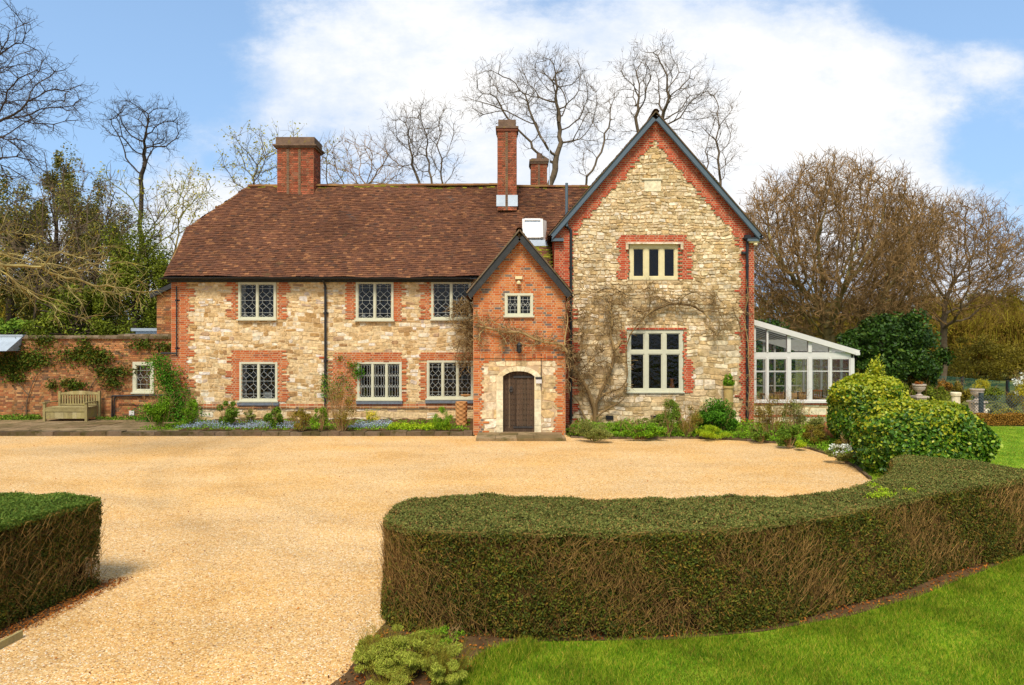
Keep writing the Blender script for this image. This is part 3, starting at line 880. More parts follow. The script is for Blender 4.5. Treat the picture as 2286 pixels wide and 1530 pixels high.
keep_st = lambda x, z: (not inhole(x, z, main_holes)) and not main_brick(*tp(x, z, YM))
rubble(mb, XL, XR, 0, Z(913, YM), YM, keep_st, 1, hr=(.2, .3), wr=(.25, .65), seed=5, irregular=.15, relief=(.004, .018), bev=.009, holes=main_holes)
rubble(mb, XL, XR, Z(904, YM), EZ + .05, YM, keep_st, 1, hr=(.07, .20), wr=(.10, .42), seed=11, irregular=.45, relief=(.002, .018), bev=.008, gap=.012, holes=main_holes, jit=.02)
bricks(mb, (XL, YM, 0), (1, 0, 0), (0, -1, 0), XR - XL, EZ + .05, lambda u, v: main_brick(*tp(XL + u, v, YM)) and not inhole(XL + u, v, main_holes),
       2, 3, proud=.031, mortar=.025, seed=2)
# projecting brick string course
bricks(mb, (X(400, YM), YM - .05, Z(912, YM)), (1, 0, 0), (0, -1, 0), X(1060, YM) - X(400, YM), .075, None, 4, 3, proud=.01, mortar=.002, seed=4)
mb.quad((X(400, YM), YM - .052, Z(912, YM) + .078), (X(1060, YM), YM - .052, Z(912, YM) + .078), (X(1060, YM), YM + .01, Z(912, YM) + .11), (X(400, YM), YM + .01, Z(912, YM) + .11), 3)
# left end wall and back (plain)
mb.quad((XL, YM, 0), (XL, YM + 6.3, 0), (XL, YM + 6.3, EZ), (XL, YM, EZ), 3)
mb.poly([(XL, YM - .02, EZ), (XL, YM + 6.3, EZ), (XL, YM + 4.6, EZ + 2), (XL, YM + 1.7, EZ + 2)], 3)
mb.quad((XL, YM + 6.3, 0), (9, YM + 6.3, 0), (9, YM + 6.3, EZ), (XL, YM + 6.3, EZ), 3)
bricks(mb, (XL, YM, 0), (0, 1, 0), (-1, 0, 0), 6.3, EZ, None, 2, None, proud=.012, seed=8)
mb.build('wall', [M['mortar_left'], M['stone_left'], M['brick'], M['mortar_brick'], M['brick_old']], house)

# rear brick range peeping out at the left
YB = 26.7
bx0, bx1 = X(350, YB), XL + .3
rb = MB(); zl, zr = Z(656, YB), Z(630, YB)
rb.poly([(bx0, YB, 0), (bx1, YB, 0), (bx1, YB, zr + .2), (bx0, YB, zl)], 1)
bricks(rb, (bx0, YB, 0), (1, 0, 0), (0, -1, 0), bx1 - bx0, zr, lambda u, v: v < zl + (zr - zl) * u / (bx1 - bx0), 0, 1, seed=12)
rb.quad((bx0, YB, 0), (bx0, YB + 4, 0), (bx0, YB + 4, zl), (bx0, YB, zl), 1)
rb.build('wall', [M['brick_old'], M['mortar_dark']], house)
rv = MB(); rv.bar((bx0 - .2, YB - .1, zl - .1), (bx1 + .1, YB - .1, zr + .42), .12, .17); rv.build('bargeboard', M['blackwood'], house)
rr = MB(); tiles(rr, (bx0 - .25, YB + 4, zl - .05), (0, -1, 0), (bx1 - bx0, 0, zr - zl + .5), 4.1, 2.0, None, seed=17); rr.build('roof', M['tile'], house)

# ---- gable wing
XA, XB = X(1238, YG), X(1683, YG)
GX = (XA + XB) / 2; GZ = Z(258, YG); GE = Z(525, YG)
slope_g = (GZ - GE) / (X(1692, YG) - GX)
gz_at = lambda x: GZ - abs(x - GX) * slope_g            # rake line
gh = [hole(1403, 1517, 545, 626, YG), hole(1399, 1526, 736, 879, YG)]
gr_rects = region([(1238, 1279, 525, 625, 0, 3), (1279, 1283, 690, 945, 0, 4), (1238, 1276, 625, 960, 0, 3), (1657, 1683, 525, 945, 9, 0), (1384, 1403, 540, 622, 7, 0), (1517, 1537, 540, 622, 0, 8),
                   (1382, 1532, 527, 545, 2, 3), (1390, 1399, 738, 790, 2, 0), (1393, 1530, 730, 736, 0, 0), (1526, 1530, 740, 800, 0, 4), (1526, 1540, 800, 879, 0, 8)])


def gable_brick(x, z):
    px, py = tp(x, z, YG)
    if gr_rects(px, py): return True
    if py < 540:
        k = int((py) / 9.0)
        band = 48 + ((k * 31) % 7)
        edge = (gz_at(x) - z) / slope_g * F / YG       # horizontal px to the rake
        if py < 300: band = 40
        return edge < band * 1.0
    return False


mb = MB()
wall_plane(mb, XA, XB, 0, GE, YG, gh, 0)
mb.poly([(XA, YG, GE), (XB, YG, GE), (XB, YG, gz_at(XB)), (GX, YG, GZ - .05), (XA, YG, gz_at(XA))], 0)
inr = lambda x, z: z < gz_at(x) - .04
keep_g = lambda x, z: inr(x, z) and not inhole(x, z, gh) and not gable_brick(x, z) and not (X(1436, YG) < x < X(1476, YG) and Z(430, YG) < z < Z(401, YG))
rubble(mb, XA, XB, 0, Z(760, YG), YG, keep_g, 1, hr=(.14, .27), wr=(.18, .5), seed=21, irregular=.3, relief=(.006, .026), bev=.010, holes=gh)
rubble(mb, XA, XB, Z(760, YG), GZ, YG, keep_g, 1, hr=(.07, .17), wr=(.08, .32), seed=23, irregular=.45, relief=(.006, .033), gap=.020, bev=.012, holes=gh, jit=.024)
bricks(mb, (XA, YG, 0), (1, 0, 0), (0, -1, 0), XB - XA, GZ, lambda u, v: inr(XA + u, v) and gable_brick(XA + u, v) and not inhole(XA + u, v, gh), 2, 3, proud=.040, mortar=.034, seed=6)
# side walls
for sx in (XA, XB):
    mb.quad((sx, YG, 0), (sx, YG + 12, 0), (sx, YG + 12, gz_at(sx)), (sx, YG, gz_at(sx)), 3)
bricks(mb, (XB, YG, 0), (0, 1, 0), (1, 0, 0), 12, GE, None, 2, None, proud=.012, seed=9)
bricks(mb, (XA, YG, 0), (0, 1, 0), (-1, 0, 0), 2.5, GE, None, 2, None, proud=.012, seed=10)
mb.quad((XA, YG + 12, 0), (XB, YG + 12, 0), (XB, YG + 12, GE), (XA, YG + 12, GE), 3)
mb.poly([(XA, YG + 12, GE), (XB, YG + 12, GE), (GX, YG + 12, GZ - .05)], 3)
mb.build('wall', [M['mortar_right'], M['stone_right'], M['brick_red'], M['mortar_brick']], house)
ds = MB(); ds.box(X(1438, YG), X(1475, YG), YG - .035, YG + .02, Z(428, YG), Z(403, YG)); ds.box(X(1432, YG), X(1478, YG), YG - .07, YG + .02, Z(402, YG), Z(399, YG)); ds.build('stone_tablet', M['ashlar'], house)
for a in ((1352, 1369), (1452, 1466)):
    vt = MB()
    x0, x1 = X(a[0], YG), X(a[1], YG)
    vt.box(x0, x1, YG - .05, YG, Z(937, YG), Z(928, YG))
    for k in range(4): vt.box(x0, x1, YG - .06, YG - .045, Z(937, YG) + k * .035, Z(937, YG) + k * .035 + .012)
    vt.build('air_brick', M['black'], house)

# gable roof slopes (tiled both sides), verge and bargeboards
ov = .28; y0g = YG - ov
rf = MB()
lenS = math.hypot(X(1697, YG) - GX, (X(1697, YG) - GX) * slope_g)
for sgn in (-1, 1):
    O = np.array((GX + sgn * (X(1697, YG) - GX), y0g, GZ - (X(1697, YG) - GX) * slope_g + .06))
    U = np.array((0, 1., 0)); S = np.array((-sgn, 0, slope_g))
    tiles(rf, O, U, S, 12.5, lenS, None, 0, seed=31 + sgn, lift=.02)
    # underside / roof deck
    e = .10
    a = (O[0], y0g + .02, O[2] - e); b = (O[0], y0g + 12.4, O[2] - e); c = (GX, y0g + 12.4, GZ - e + .06); d = (GX, y0g + .02, GZ - e + .06)
    rf.quad(a, b, c, d, 1)
ridge(rf, (GX, y0g - .02, GZ + .08), (GX, y0g + 12.5, GZ + .08), .12, 2)
# mortared verge edge (pale cream line of tile ends)
for sgn in (-1, 1):
    xe = X(1697, YG) - GX
    rf.bar((GX + sgn * xe, y0g - .02, GZ - xe * slope_g + .03), (GX, y0g - .02, GZ + .05), .05, .035, (0, 0, 1), 3)
rf.build('roof', [M['tile'], M['blackwood'], M['ridge'], M['kerb']], house)
for sgn in (-1, 1):
    bb = MB(); xe = X(1690, YG) - GX
    zz = lambda x: GZ - abs(x) * slope_g - .13
    bb.bar((GX + sgn * xe, y0g + .02, zz(xe) + .01), (GX + sgn * .06, y0g + .02, zz(.06) + .01), .05, .19, (0, 0, 1))
    bb.bar((GX + sgn * xe, y0g + .0, zz(xe) - .075), (GX + sgn * .06, y0g + .0, zz(.06) - .075), .05, .04, (0, 0, 1))
    # kicked foot with boxed soffit
    fx = GX + sgn * xe
    bb.box(min(fx, fx + sgn * -.42), max(fx, fx - sgn * .42), y0g + .03, YG, zz(xe) - .16, zz(xe) - .06)
    bb.build('bargeboard', M['bluegrey'], house)

# main roof
EY = YM - .32; RY = 28.15; RZ = Z(415, RY); EX = X(366, EY)
S = np.array((0, RY - EY, RZ - EZ)); LS = np.linalg.norm(S)
RXR = 5.2
zh = EZ + (RZ - EZ) * .50; xh = X(556, RY)


def keep_main(u, s):
    x = EX + u; f = s / LS; z = EZ + (RZ - EZ) * f
    if z > zh and x < EX + (xh - EX) * (z - zh) / (RZ - zh): return False
    if x > XA - .05 and z < GE: return False
    if z >= GE and x > GX - (GZ - z) / slope_g + .1: return False
    return True


mr_ = MB()
tiles(mr_, (EX, EY, EZ), (1, 0, 0), S, RXR - EX, LS, keep_main, 0, seed=41, sag=.055, lift=.026,
      moss=lambda u, s: (EX + u > XA - 1.1 and s < 1.9 and random.random() < .75) or (s > LS - .12 and random.random() < .5), mmi=2)
# half hip face
hip = [(EX, EY + (RY - EY) * .5, zh), (EX, 2 * RY - (EY + (RY - EY) * .5), zh), (xh, RY, RZ)]
hw = hip[1][1] - hip[0][1]
Sh = np.array((xh - EX, 0, RZ - zh)); Lh = np.linalg.norm(Sh)
tiles(mr_, (EX, hip[1][1], zh), (0, -1, 0), Sh, hw, Lh, lambda u, s: abs(u - hw / 2) < hw / 2 * (1 - s / Lh), 0, seed=43)
# deck just beneath, rear slope
mr_.poly([(EX, EY, EZ - .09), (5, EY, EZ - .09), (5, RY, RZ - .09), (xh, RY, RZ - .09), (EX, hip[0][1], zh - .09)], 1)
mr_.poly([(EX, 2 * RY - EY, EZ), (5, 2 * RY - EY, EZ), (5, RY, RZ), (xh, RY, RZ), (EX, hip[1][1], zh)], 0)
ridge(mr_, (xh, RY, RZ), (X(1110, RY), RY, RZ + .05), .12, 3)
ridge(mr_, (X(1150, RY), RY, RZ - .02), (X(1312, RY), RY, RZ - .02), .12, 3)
ridge(mr_, (EX, hip[0][1], zh), (xh, RY, RZ), .07, 3, .2)
mr_.bar((EX + .01, EY, EZ), (EX + .01, hip[0][1], zh), .05, .05, (0, 0, 1), 3)
mr_.build('roof', [M['tile'], M['blackwood'], M['tile_moss'], M['ridge']], house)

# gutters and pipes
gt = MB()
def half_gutter(mb, p0, p1, r=.06):
    p0 = np.array(p0, float); p1 = np.array(p1, float); d = p1 - p0; d /= np.linalg.norm(d); s = np.cross(d, (0, 0, 1.))
    V = []
    for p in (p0, p1):
        for k in range(7):
            t = math.pi * k / 6; V.append(p + s * math.cos(t) * r - np.array((0, 0, 1)) * math.sin(t) * r)
        for k in range(7):
            t = math.pi * (6 - k) / 6; V.append(p + s * math.cos(t) * (r - .008) - np.array((0, 0, 1)) * math.sin(t) * (r - .008))
    mb.add(V, [[k, (k + 1) % 14, 14 + (k + 1) % 14, 14 + k] for k in range(14)])
half_gutter(gt, (EX - .05, EY - .06, EZ - .03), (X(1050, EY), EY - .06, EZ - .05))
gt.build('gutter', M['black'], house)
fs = MB(); fs.box(XL - .1, X(1056, YM), YM - .12, YM - .02, EZ - .18, EZ - .07); fs.box(XL - .3, X(1056, YM), EY - .02, YM - .12, EZ - .09, EZ - .07)
fs.build('fascia', M['blackwood'], house)
def pipe(px, py0, py1, Y, r=.045, top=None, hop=False):
    p = MB(); x = X(px, Y); z0, z1 = Z(py1, Y), Z(py0, Y)
    pts = [(x, Y - .10, z0), (x, Y - .10, z1)]
    if top: pts += [(X(top[0], Y), top[2] if len(top) > 2 else Y - .2, Z(top[1], Y))]
    p.path(pts, r, None, 10)
    z = z0 + .25
    while z < z1:
        p.path([(x, Y - .10, z), (x, Y - .10, z + .07)], r * 1.35, None, 10); p.box(x - .09, x + .09, Y - .035, Y - .0, z + .01, z + .06); z += 1.75
    if hop: p.box(x - .10, x + .10, Y - .2, Y - .02, z1 - .05, z1 + .14)
    return p.build('drainpipe', M['black'], house)
pipe(728, 640, 930, YM, .045, (727, 626, YM - .36))
pipe(397, 640, 795, YM, .022)
pipe(1274, 515, 945, YG, .05, (1262, 505, YG - .1))
pipe(1666, 535, 940, YG, .05, hop=True)
pp = MB(); pp.path([(X(1264, YG), YG - .2, Z(508, YG)), (X(1264, YG), YG - .2, Z(412, YG))], .05, None, 10); pp.build('vent_pipe', M['bluegrey'], house)
gg = MB(); half_gutter(gg, (X(1697, YG), y0g - .0, GE - .02), (X(1697, YG), YG + 12, GE - .02)); gg.box(X(1656, YG), X(1699, YG), YG - .26, YG - .03, GE - .16, GE - .11)
gg.build('gutter', M['black'], house)
ft = MB(); ft.box(X(1668, YG), X(1690, YG), YG - .22, YG - .02, GE - .3, GE - .2); ft.path([(X(1680, YG), YG - .15, GE - .34), (X(1686, YG), YG - .2, GE - .36)], .05, None, 8)
ft.build('flood_light', M['stone_frame'], house)
al = MB(); al.lathe([(0, -.05), (.09, -.05), (.1, 0), (.09, .05), (0, .05)], (X(1659, YG), YG - .08, Z(566, YG)), 12); al.build('lamp', M['black'], house)

# windows of the main front
for k, v in W.items():
    three = k in ('l2', 'l3')
    make_window(house, *v, YM, lights=3 if three else 2, kind='oval' if k == 'l2' else 'diamond', cols=2, frame=.075, mull=.065, inset=-.02 if k[0] == 'u' else .0)
for a, b, y in ((531, 624, 899), (796, 899, 896), (950, 1059, 894)):
    sl = MB(); sl.box(X(a, YM), X(b, YM), YM - .11, YM - .0, Z(y + 6, YM), Z(y, YM) + .0)
    sl.build('lead_sill', M['lead_dark'], house)
# gable windows
make_window(house, 1405, 1515, 546, 625, YG, lights=3, kind=None, frame=.13, mull=.15, fm='stone_frame', sill=None, inset=.04, label='stone mullioned window of three narrow lights')
hm = MB(); hm.box(X(1400, YG), X(1520, YG), YG - .13, YG + .02, Z(546, YG) + .0, Z(546, YG) + .06)
for s in (1396, 1518): hm.box(X(s, YG), X(s + 6, YG), YG - .12, YG + .01, Z(558, YG), Z(546, YG) + .055)
hm.build('hood_mould', M['stone_right'], house)
make_window(house, 1400, 1525, 737, 878, YG, lights=3, kind=None, frame=.11, mull=.13, fm='cream', transom=.66, inset=.03, label='large cream window of six panes with thick bars')

# ---- porch
PX0, PX1 = X(1057, YP), X(1262, YP); PXc = X(1159.5, YP)
PZA = Z(520, YP); PE = X(1272, YP) - PXc; PSL = (PZA - Z(653, YP)) / PE
pz_at = lambda x: PZA - abs(x - PXc) * PSL
dx0, dx1, dzs, dza = X(1123, YP), X(1193, YP), Z(840, YP), Z(829, YP)
dz0 = Z(965, YP)
pw = hole(1127, 1190, 655, 709, YP)


def arch_top(x, x0=dx0, x1=dx1, zs=dzs, za=dza):
    t = (x - (x0 + x1) / 2) / ((x1 - x0) / 2)
    if abs(t) >= 1: return zs
    return zs + (za - zs) * (1 - abs(t) ** 2.6)


in_door = lambda x, z: dx0 < x < dx1 and z < arch_top(x)
def surround(px, py):
    if py < 806 or py > 975: return False
    l = 1083 - tooth(py, 16, 0, 7) + (4 if py < 830 else 0) - (0 if py < 940 else -4); r = 1238 + tooth(py, 16, 5, 8) - (10 if py > 935 else 0)
    return l < px < r
mb = MB()
# bedding plane with arched opening (vertical strips)
cols_x = [PX0, dx0] + [dx0 + (dx1 - dx0) * k / 14 for k in range(1, 14)] + [dx1, PX1]
zt = pw[2]
for a, b in zip(cols_x[:-1], cols_x[1:]):
    za_, zb_ = (0, 0) if (b <= dx0 + 1e-6 or a >= dx1 - 1e-6) else (arch_top(a), arch_top(b))
    mb.quad((a, YP, za_), (b, YP, zb_), (b, YP, zt), (a, YP, zt), 0)
wall_plane(mb, PX0, PX1, zt, pz_at(PX0), YP, [pw], 0)
mb.poly([(PX0, YP, pz_at(PX0)), (PX1, YP, pz_at(PX1)), (PXc, YP, PZA - .02)], 0)
stp = lambda x, z: (not in_door(x, z)) and surround(*tp(x, z, YP)) and not in_band(x, z)
in_band = lambda x, z: (dx0 - .22 < x < dx1 + .22) and z < arch_top(x, dx0 - .22, dx1 + .22, dzs, dza + .16) and not in_door(x, z)
rubble(mb, PX0, PX1, 0, Z(806, YP), YP, stp, 1, hr=(.22, .33), wr=(.25, .5), seed=51, irregular=.12, relief=(.006, .014), bev=.01, holes=[(dx0 - .22, dx1 + .22, 0, dzs), (dx0 - .12, dx1 + .12, dzs, dza + .16)])
# dressed jamb and arch stones
z = .02
k = 0
while z < dzs - .05:
    h = min(.3 + .08 * ((k * 5) % 3), dzs - z)
    for (a, b) in ((dx0 - .22, dx0), (dx1, dx1 + .22)): mb.box(a + .004, b - .004, YP - .02, YP + .12, z + .003, z + h - .003, 4)
    z += h; k += 1
nV = 9
for i in range(nV):
    q = []
    for f in (i / nV, (i + 1) / nV):
        f = min(max(f, 0), 1)
        xi = dx0 + (dx1 - dx0) * f; xo = dx0 - .22 + (dx1 - dx0 + .44) * f
        q.append(((xi, max(arch_top(xi), dzs)), (xo, max(arch_top(xo, dx0 - .22, dx1 + .22, dzs, dza + .16), dzs))))
    g_ = .004
    (a, b), (c, d) = q
    if i == 0: b = (dx0 - .22, dzs)
    A = [(a[0] + g_, YP - .02, a[1]), (c[0] - g_, YP - .02, c[1]), (d[0] - g_, YP - .02, d[1]), (b[0] + g_, YP - .02, b[1])]
    B = [(p[0], YP + .12, p[2]) for p in A]
    mb.add(A + B, [[0, 1, 2, 3], [0, 1, 5, 4], [1, 2, 6, 5], [2, 3, 7, 6], [3, 0, 4, 7]], 4)
bricks(mb, (PX0, YP, 0), (1, 0, 0), (0, -1, 0), PX1 - PX0, PZA, lambda u, v: v < pz_at(PX0 + u) - .05 and not (surround(*tp(PX0 + u, v, YP)) or in_band(PX0 + u, v) or in_door(PX0 + u, v)) and not inhole(PX0 + u, v, [pw]),
       2, 3, proud=.026, mortar=.02, seed=13)
for sx, nx_ in ((PX0, -1), (PX1, 1)):
    mb.quad((sx, YP, 0), (sx, YM, 0), (sx, YM, pz_at(sx)), (sx, YP, pz_at(sx)), 3)
    bricks(mb, (sx, YP, 0), (0, 1, 0), (nx_, 0, 0), YM - YP - .02, pz_at(sx), None, 2, None, proud=.012, seed=14)
# brick string course above the lamp
bricks(mb, (PX0, YP - .045, Z(800, YP)), (1, 0, 0), (0, -1, 0), PX1 - PX0, .075, None, 2, 3, seed=15)
mb.build('wall', [M['mortar_brick'], M['stone_right'], M['brick_mix'], M['mortar_brick'], M['ashlar']], house)

pr = MB(); y0p = YP - .3
Lp = math.hypot(PE + .06, (PE + .06) * PSL)
for sgn in (-1, 1):
    O = (PXc + sgn * (PE + .06), y0p, PZA - (PE + .06) * PSL + .06)
    tiles(pr, O, (0, 1, 0), (-sgn, 0, PSL), 4.9, Lp, None, 0, seed=61 + sgn)
    pr.quad((O[0], y0p + .02, O[2] - .06), (O[0], y0p + 4.8, O[2] - .06), (PXc, y0p + 4.8, PZA), (PXc, y0p + .02, PZA), 1)
    pr.bar((PXc + sgn * (PE + .06), y0p - .02, PZA - (PE + .06) * PSL + .03), (PXc, y0p - .02, PZA + .05), .05, .045, (0, 0, 1), 3)
ridge(pr, (PXc, y0p - .02, PZA + .08), (PXc, y0p + 4.9, PZA + .08), .11, 2)
pr.build('roof', [M['tile'], M['blackwood'], M['ridge'], M['kerb']], house)
for sgn in (-1, 1):
    bb = MB(); zz = lambda x: PZA - abs(x) * PSL - .12
    bb.bar((PXc + sgn * PE, y0p + .02, zz(PE)), (PXc + sgn * .05, y0p + .02, zz(.05)), .05, .25, (0, 0, 1))
    bb.build('bargeboard', M['blackwood'], house)
    gp = MB(); xg = PXc + sgn * (PE + .1); half_gutter(gp, (xg, y0p + .05, PZA - (PE + .06) * PSL - .02), (xg, YM - .35 if sgn < 0 else YG - .2, PZA - (PE + .06) * PSL - .04), .055)
    gp.build('gutter', M['black'], house)
px_ = MB(); px_.path([(PX0 - .07, YM - .12, .2), (PX0 - .07, YM - .12, 4.55)], .045, None, 10); px_.build('drainpipe', M['black'], house)
make_window(house, 1127, 1190, 655, 709, YP, lights=2, kind='small', cols=2, frame=.075, mull=.06, inset=0., depth=.3, label='small cream casement in the porch gable')

# door
door = MB(); yd = YP + .13; nb = 5; bwid = (dx1 - dx0) / nb
door.box(dx0 + .001, dx1 - .001, yd + .05, yd + .09, dz0 - .02, dzs, 0)
for i in range(nb):
    a, b = dx0 + bwid * i + .004, dx0 + bwid * (i + 1) - .004
    pts = [(a, dz0)] + [(b, dz0)] + [(b, arch_top(b) - .005), ((a + b) / 2, arch_top((a + b) / 2) - .005), (a, arch_top(a) - .005)]
    A = [(p[0], yd, p[1]) for p in pts]; B = [(p[0], yd + .05, p[1]) for p in pts]
    door.add(A + B, [[0, 1, 2, 3, 4]], 0)
    door.add(A + B, [[0, 1, 6, 5], [1, 2, 7, 6], [2, 3, 8, 7], [3, 4, 9, 8], [4, 0, 5, 9]], 0)
    if i: door.box(a - .028, a + .02, yd - .022, yd, dz0 + .06, arch_top(a) - .06, 0)       # cover strips
door.box(dx0, dx0 + .06, yd - .03, yd - .001, dz0, dzs - .02, 0); door.box(dx1 - .06, dx1, yd - .03, yd - .001, dz0, dzs - .02, 0)
door.box(dx0 + .065, dx1 - .065, yd - .028, yd - .001, dz0, dz0 + .12, 0)
d_ = door.build('door', M['oak'], house)
st = MB()
for i in range(nb * 2 + 1):
    for k in range(10):
        xx = dx0 + .1 + (dx1 - dx0 - .2) * i / (nb * 2); zz_ = dz0 + .22 + k * .17
        if zz_ < arch_top(xx) - .1: st.box(xx - .009, xx + .009, yd - .034, yd - .005, zz_ - .009, zz_ + .009)
o_ = st.build('studs', M['iron'], d_); o_['kind'] = 'stuff'
for zz_ in (Z(842, YP), Z(955, YP)): hg = MB(); hg.box(X(1146, YP), dx1 - .03, yd - .045, yd - .02, zz_ - .03, zz_ + .03); hg.build('strap_hinge', M['iron'], d_)
hd = MB(); c_ = (X(1141, YP), yd - .05, Z(870, YP)); hd.box(c_[0] - .04, c_[0] + .04, yd - .035, yd - .0, c_[2] - .07, c_[2] + .09)
hd.path([(c_[0] + .055 * math.cos(t), c_[1], c_[2] - .03 + .055 * math.sin(t)) for t in np.linspace(0, 2 * math.pi, 14)], .011, None, 6); hd.build('door_handle', M['iron'], d_)
rv = MB()
for k in range(14):
    a, b = dx0 + (dx1 - dx0) * k / 14, dx0 + (dx1 - dx0) * (k + 1) / 14
    rv.quad((a, YP, arch_top(a)), (b, YP, arch_top(b)), (b, yd + .1, arch_top(b)), (a, yd + .1, arch_top(a)))
rv.build('door_reveal', M['ashlar'], house)
sp = MB(); rgs = random.Random(4)
for (ya, yb, zt_) in ((20.75, 21.5, .085), (21.5, 22.08, .10)):
    x = X(1062, 20.8)
    while x < X(1264, 20.8) - .1:
        w = min(rgs.uniform(.5, .9), X(1264, 20.8) - x); sp.box(x + .006, x + w - .006, ya + .006, yb - .006, -.01, zt_ + rgs.uniform(-.006, .006)); x += w
sp.box(dx0 - .05, dx1 + .05, 21.95, YP + .2, .08, dz0 - .002)
sp.build('door_step', M['pave'], house)
ln = MB(); lx, lz = X(1159, YP), Z(778, YP)
ln.lathe([(.0, .2), (.05, .16), (.11, .1), (.10, .085), (.085, .08), (.07, -.12), (.04, -.15), (0, -.16)], (lx, YP - .22, lz), 6)
ln.path([(lx, YP - .02, lz - .02), (lx, YP - .12, lz + .15), (lx, YP - .2, lz + .22)], .015, None, 6)
ln.build('wall_lantern', M['black'], house)
sn = MB(); sn.box(X(1150, YP), X(1166, YP), YP - .1, YP - .02, Z(624, YP), Z(617, YP)); sn.lathe([(.03, -.12), (.07, -.1), (.07, -.04), (.02, 0)], (X(1158, YP), YP - .14, Z(628, YP)), 10)
sn.build('security_light', M['stone_frame'], house)
bl = MB(); bl.box(X(1196, YP), X(1209, YP), YP - .09, YP - .02, Z(856, YP), Z(846, YP)); bl.build('bell_box', M['white'], house)
bc = MB(); bc.box(X(1195, YP), X(1210, YP), YP - .11, YP - .02, Z(846, YP) + .002, Z(842, YP)); bc.path([(X(1208, YP), YP - .045, Z(846, YP)), (X(1208, YP), YP - .045, Z(790, YP))], .012, None, 6); bc.path([(X(1207, YP), YP - .045, Z(856, YP)), (X(1208, YP), YP - .045, Z(872, YP))], .012, None, 6)
bc.build('bell_wire', M['black'], house)

# ---- chimneys
def stack(x0, x1, y0, y1, zb, zt, cap, label, fill='brick_dark', ribs=()):
    mb = MB(); mb.box(x0, x1, y0, y1, zb, zt, 1)
    bricks(mb, (x0, y0, zb), (1, 0, 0), (0, -1, 0), x1 - x0, zt - zb, None, 0, None, seed=int(x0 * 7) % 99)
    bricks(mb, (x1, y0, zb), (0, 1, 0), (1, 0, 0), y1 - y0, zt - zb, None, 0, None, seed=2)
    bricks(mb, (x0, y0, zb), (0, 1, 0), (-1, 0, 0), y1 - y0, zt - zb, None, 0, None, seed=3)
    for rx in ribs: bricks(mb, (rx - .05, y0 - .03, zb), (1, 0, 0), (0, -1, 0), .1, zt - zb - .05, None, 2, 1, seed=5)
    for (e, a, b, m_) in cap: mb.box(x0 - e, x1 + e, y0 - e, y1 + e, zt + a, zt + b, m_)
    c = mb.build('chimney', [M[fill], M['mortar_dark'], M['concrete']], house); c['label'] = label
    return c
Y1 = 27.75
c1 = stack(X(619, Y1), X(700, Y1), Y1, Y1 + 1.0, RZ - 1.2, Z(331, Y1), [(.09, 0, .07, 2), (.15, .07, .13, 2), (.05, .13, .44, 2)], 'broad square chimney with dark rendered cap', ribs=(X(643, Y1), X(669, Y1)))
Y2 = 26.9
c2 = stack(X(1111, Y2), X(1153, Y2), Y2, Y2 + .8, Z(470, Y2), Z(293, Y2), [(.05, 0, .1, 0), (.08, .1, .18, 2), (-.02, .18, .46, 2)], 'tall slim chimney with white flashing at its foot', 'brick_dark', ribs=(X(1131, Y2),))
fl = MB(); fl.box(X(1110, Y2) - .03, X(1154, Y2) + .03, Y2 - .03, Y2 - .016, Z(461, Y2), Z(436, Y2)); fl.build('flashing', M['lead_sky_white'], c2)
Y3 = 29.6
c3 = stack(X(1186, Y3), X(1221, Y3), Y3, Y3 + .9, 6.5, Z(366, Y3), [(.05, 0, .08, 2), (.08, .08, .18, 2), (.0, .18, .24, 2)], 'small chimney behind the ridge with a clay pot', 'brick_dark', ribs=(X(1203, Y3),))
pt = MB(); pt.lathe([(.14, 0), (.12, .25), (.13, .3), (.10, .3), (.1, .1)], ((X(1205, Y3)), Y3 + .4, Z(366, Y3) + .24), 14); pt.build('chimney_pot', M['concrete'], c3)
ae = MB(); xa_ = X(1222, Y3) + .08; ae.path([(xa_, Y3 - .1, Z(420, Y3)), (xa_, Y3 - .1, Z(300, Y3))], .02, None, 6)
for i, zz_ in enumerate(np.linspace(Z(312, Y3), Z(302, Y3), 3)): ae.path([(xa_ - .35 + .08 * i, Y3 - .1, zz_), (xa_ + .3, Y3 - .1, zz_)], .01, None, 5)
ae.build('aerial', M['lead_sky_white'], house)

# ---- rooflight box on the slope
Yr = 26.0
rl = MB(); x0, x1 = X(1166, Yr), X(1212, Yr); za_, zb_ = Z(534, Yr), Z(489, Yr)
dy = (zb_ - za_) * .55
P = lambda x, f, o: (x, Yr - .25 + dy * f - o * .55, za_ + (zb_ - za_) * f + o * .4)
for (a, b) in ((x0, x0 + .09), (x1 - .09, x1)): rl.bar(((a + b) / 2, Yr - .25, za_), ((a + b) / 2, Yr - .25 + dy, zb_), .09, .12, (0, -1, .6))
for f in (0.03, .97): rl.bar((x0 + .09, Yr - .25 + dy * f, za_ + (zb_ - za_) * f), (x1 - .09, Yr - .25 + dy * f, za_ + (zb_ - za_) * f), .12, .09, (0, .5, 1))
rl.add([(x1, Yr - .25, za_ - .12), (x1 + .16, Yr + .1, za_ - .1), (x1 + .16, Yr + .45, zb_), (x1, Yr - .25 + dy, zb_)], [[0, 1, 2, 3]])
r_ = rl.build('rooflight', M['white'], house)
gl = MB(); gl.quad(P(x0 + .08, .04, .0), P(x1 - .08, .04, .0), P(x1 - .08, .96, .0), P(x0 + .08, .96, .0)); gl.build('pane', M['lead_sky_white'], r_)  # opaque pane, pale sky reflection put into its colour
ap = MB(); ap.box(x0 - .05, x1 + .18, Yr - .27, Yr - .1, za_ - .3, za_ - .07); ap.box(x0 - .02, x1 + .2, Yr - .2, Yr + .8, za_ - .25, za_ - .1); ap.build('apron', M['lead_sky_white'], r_)

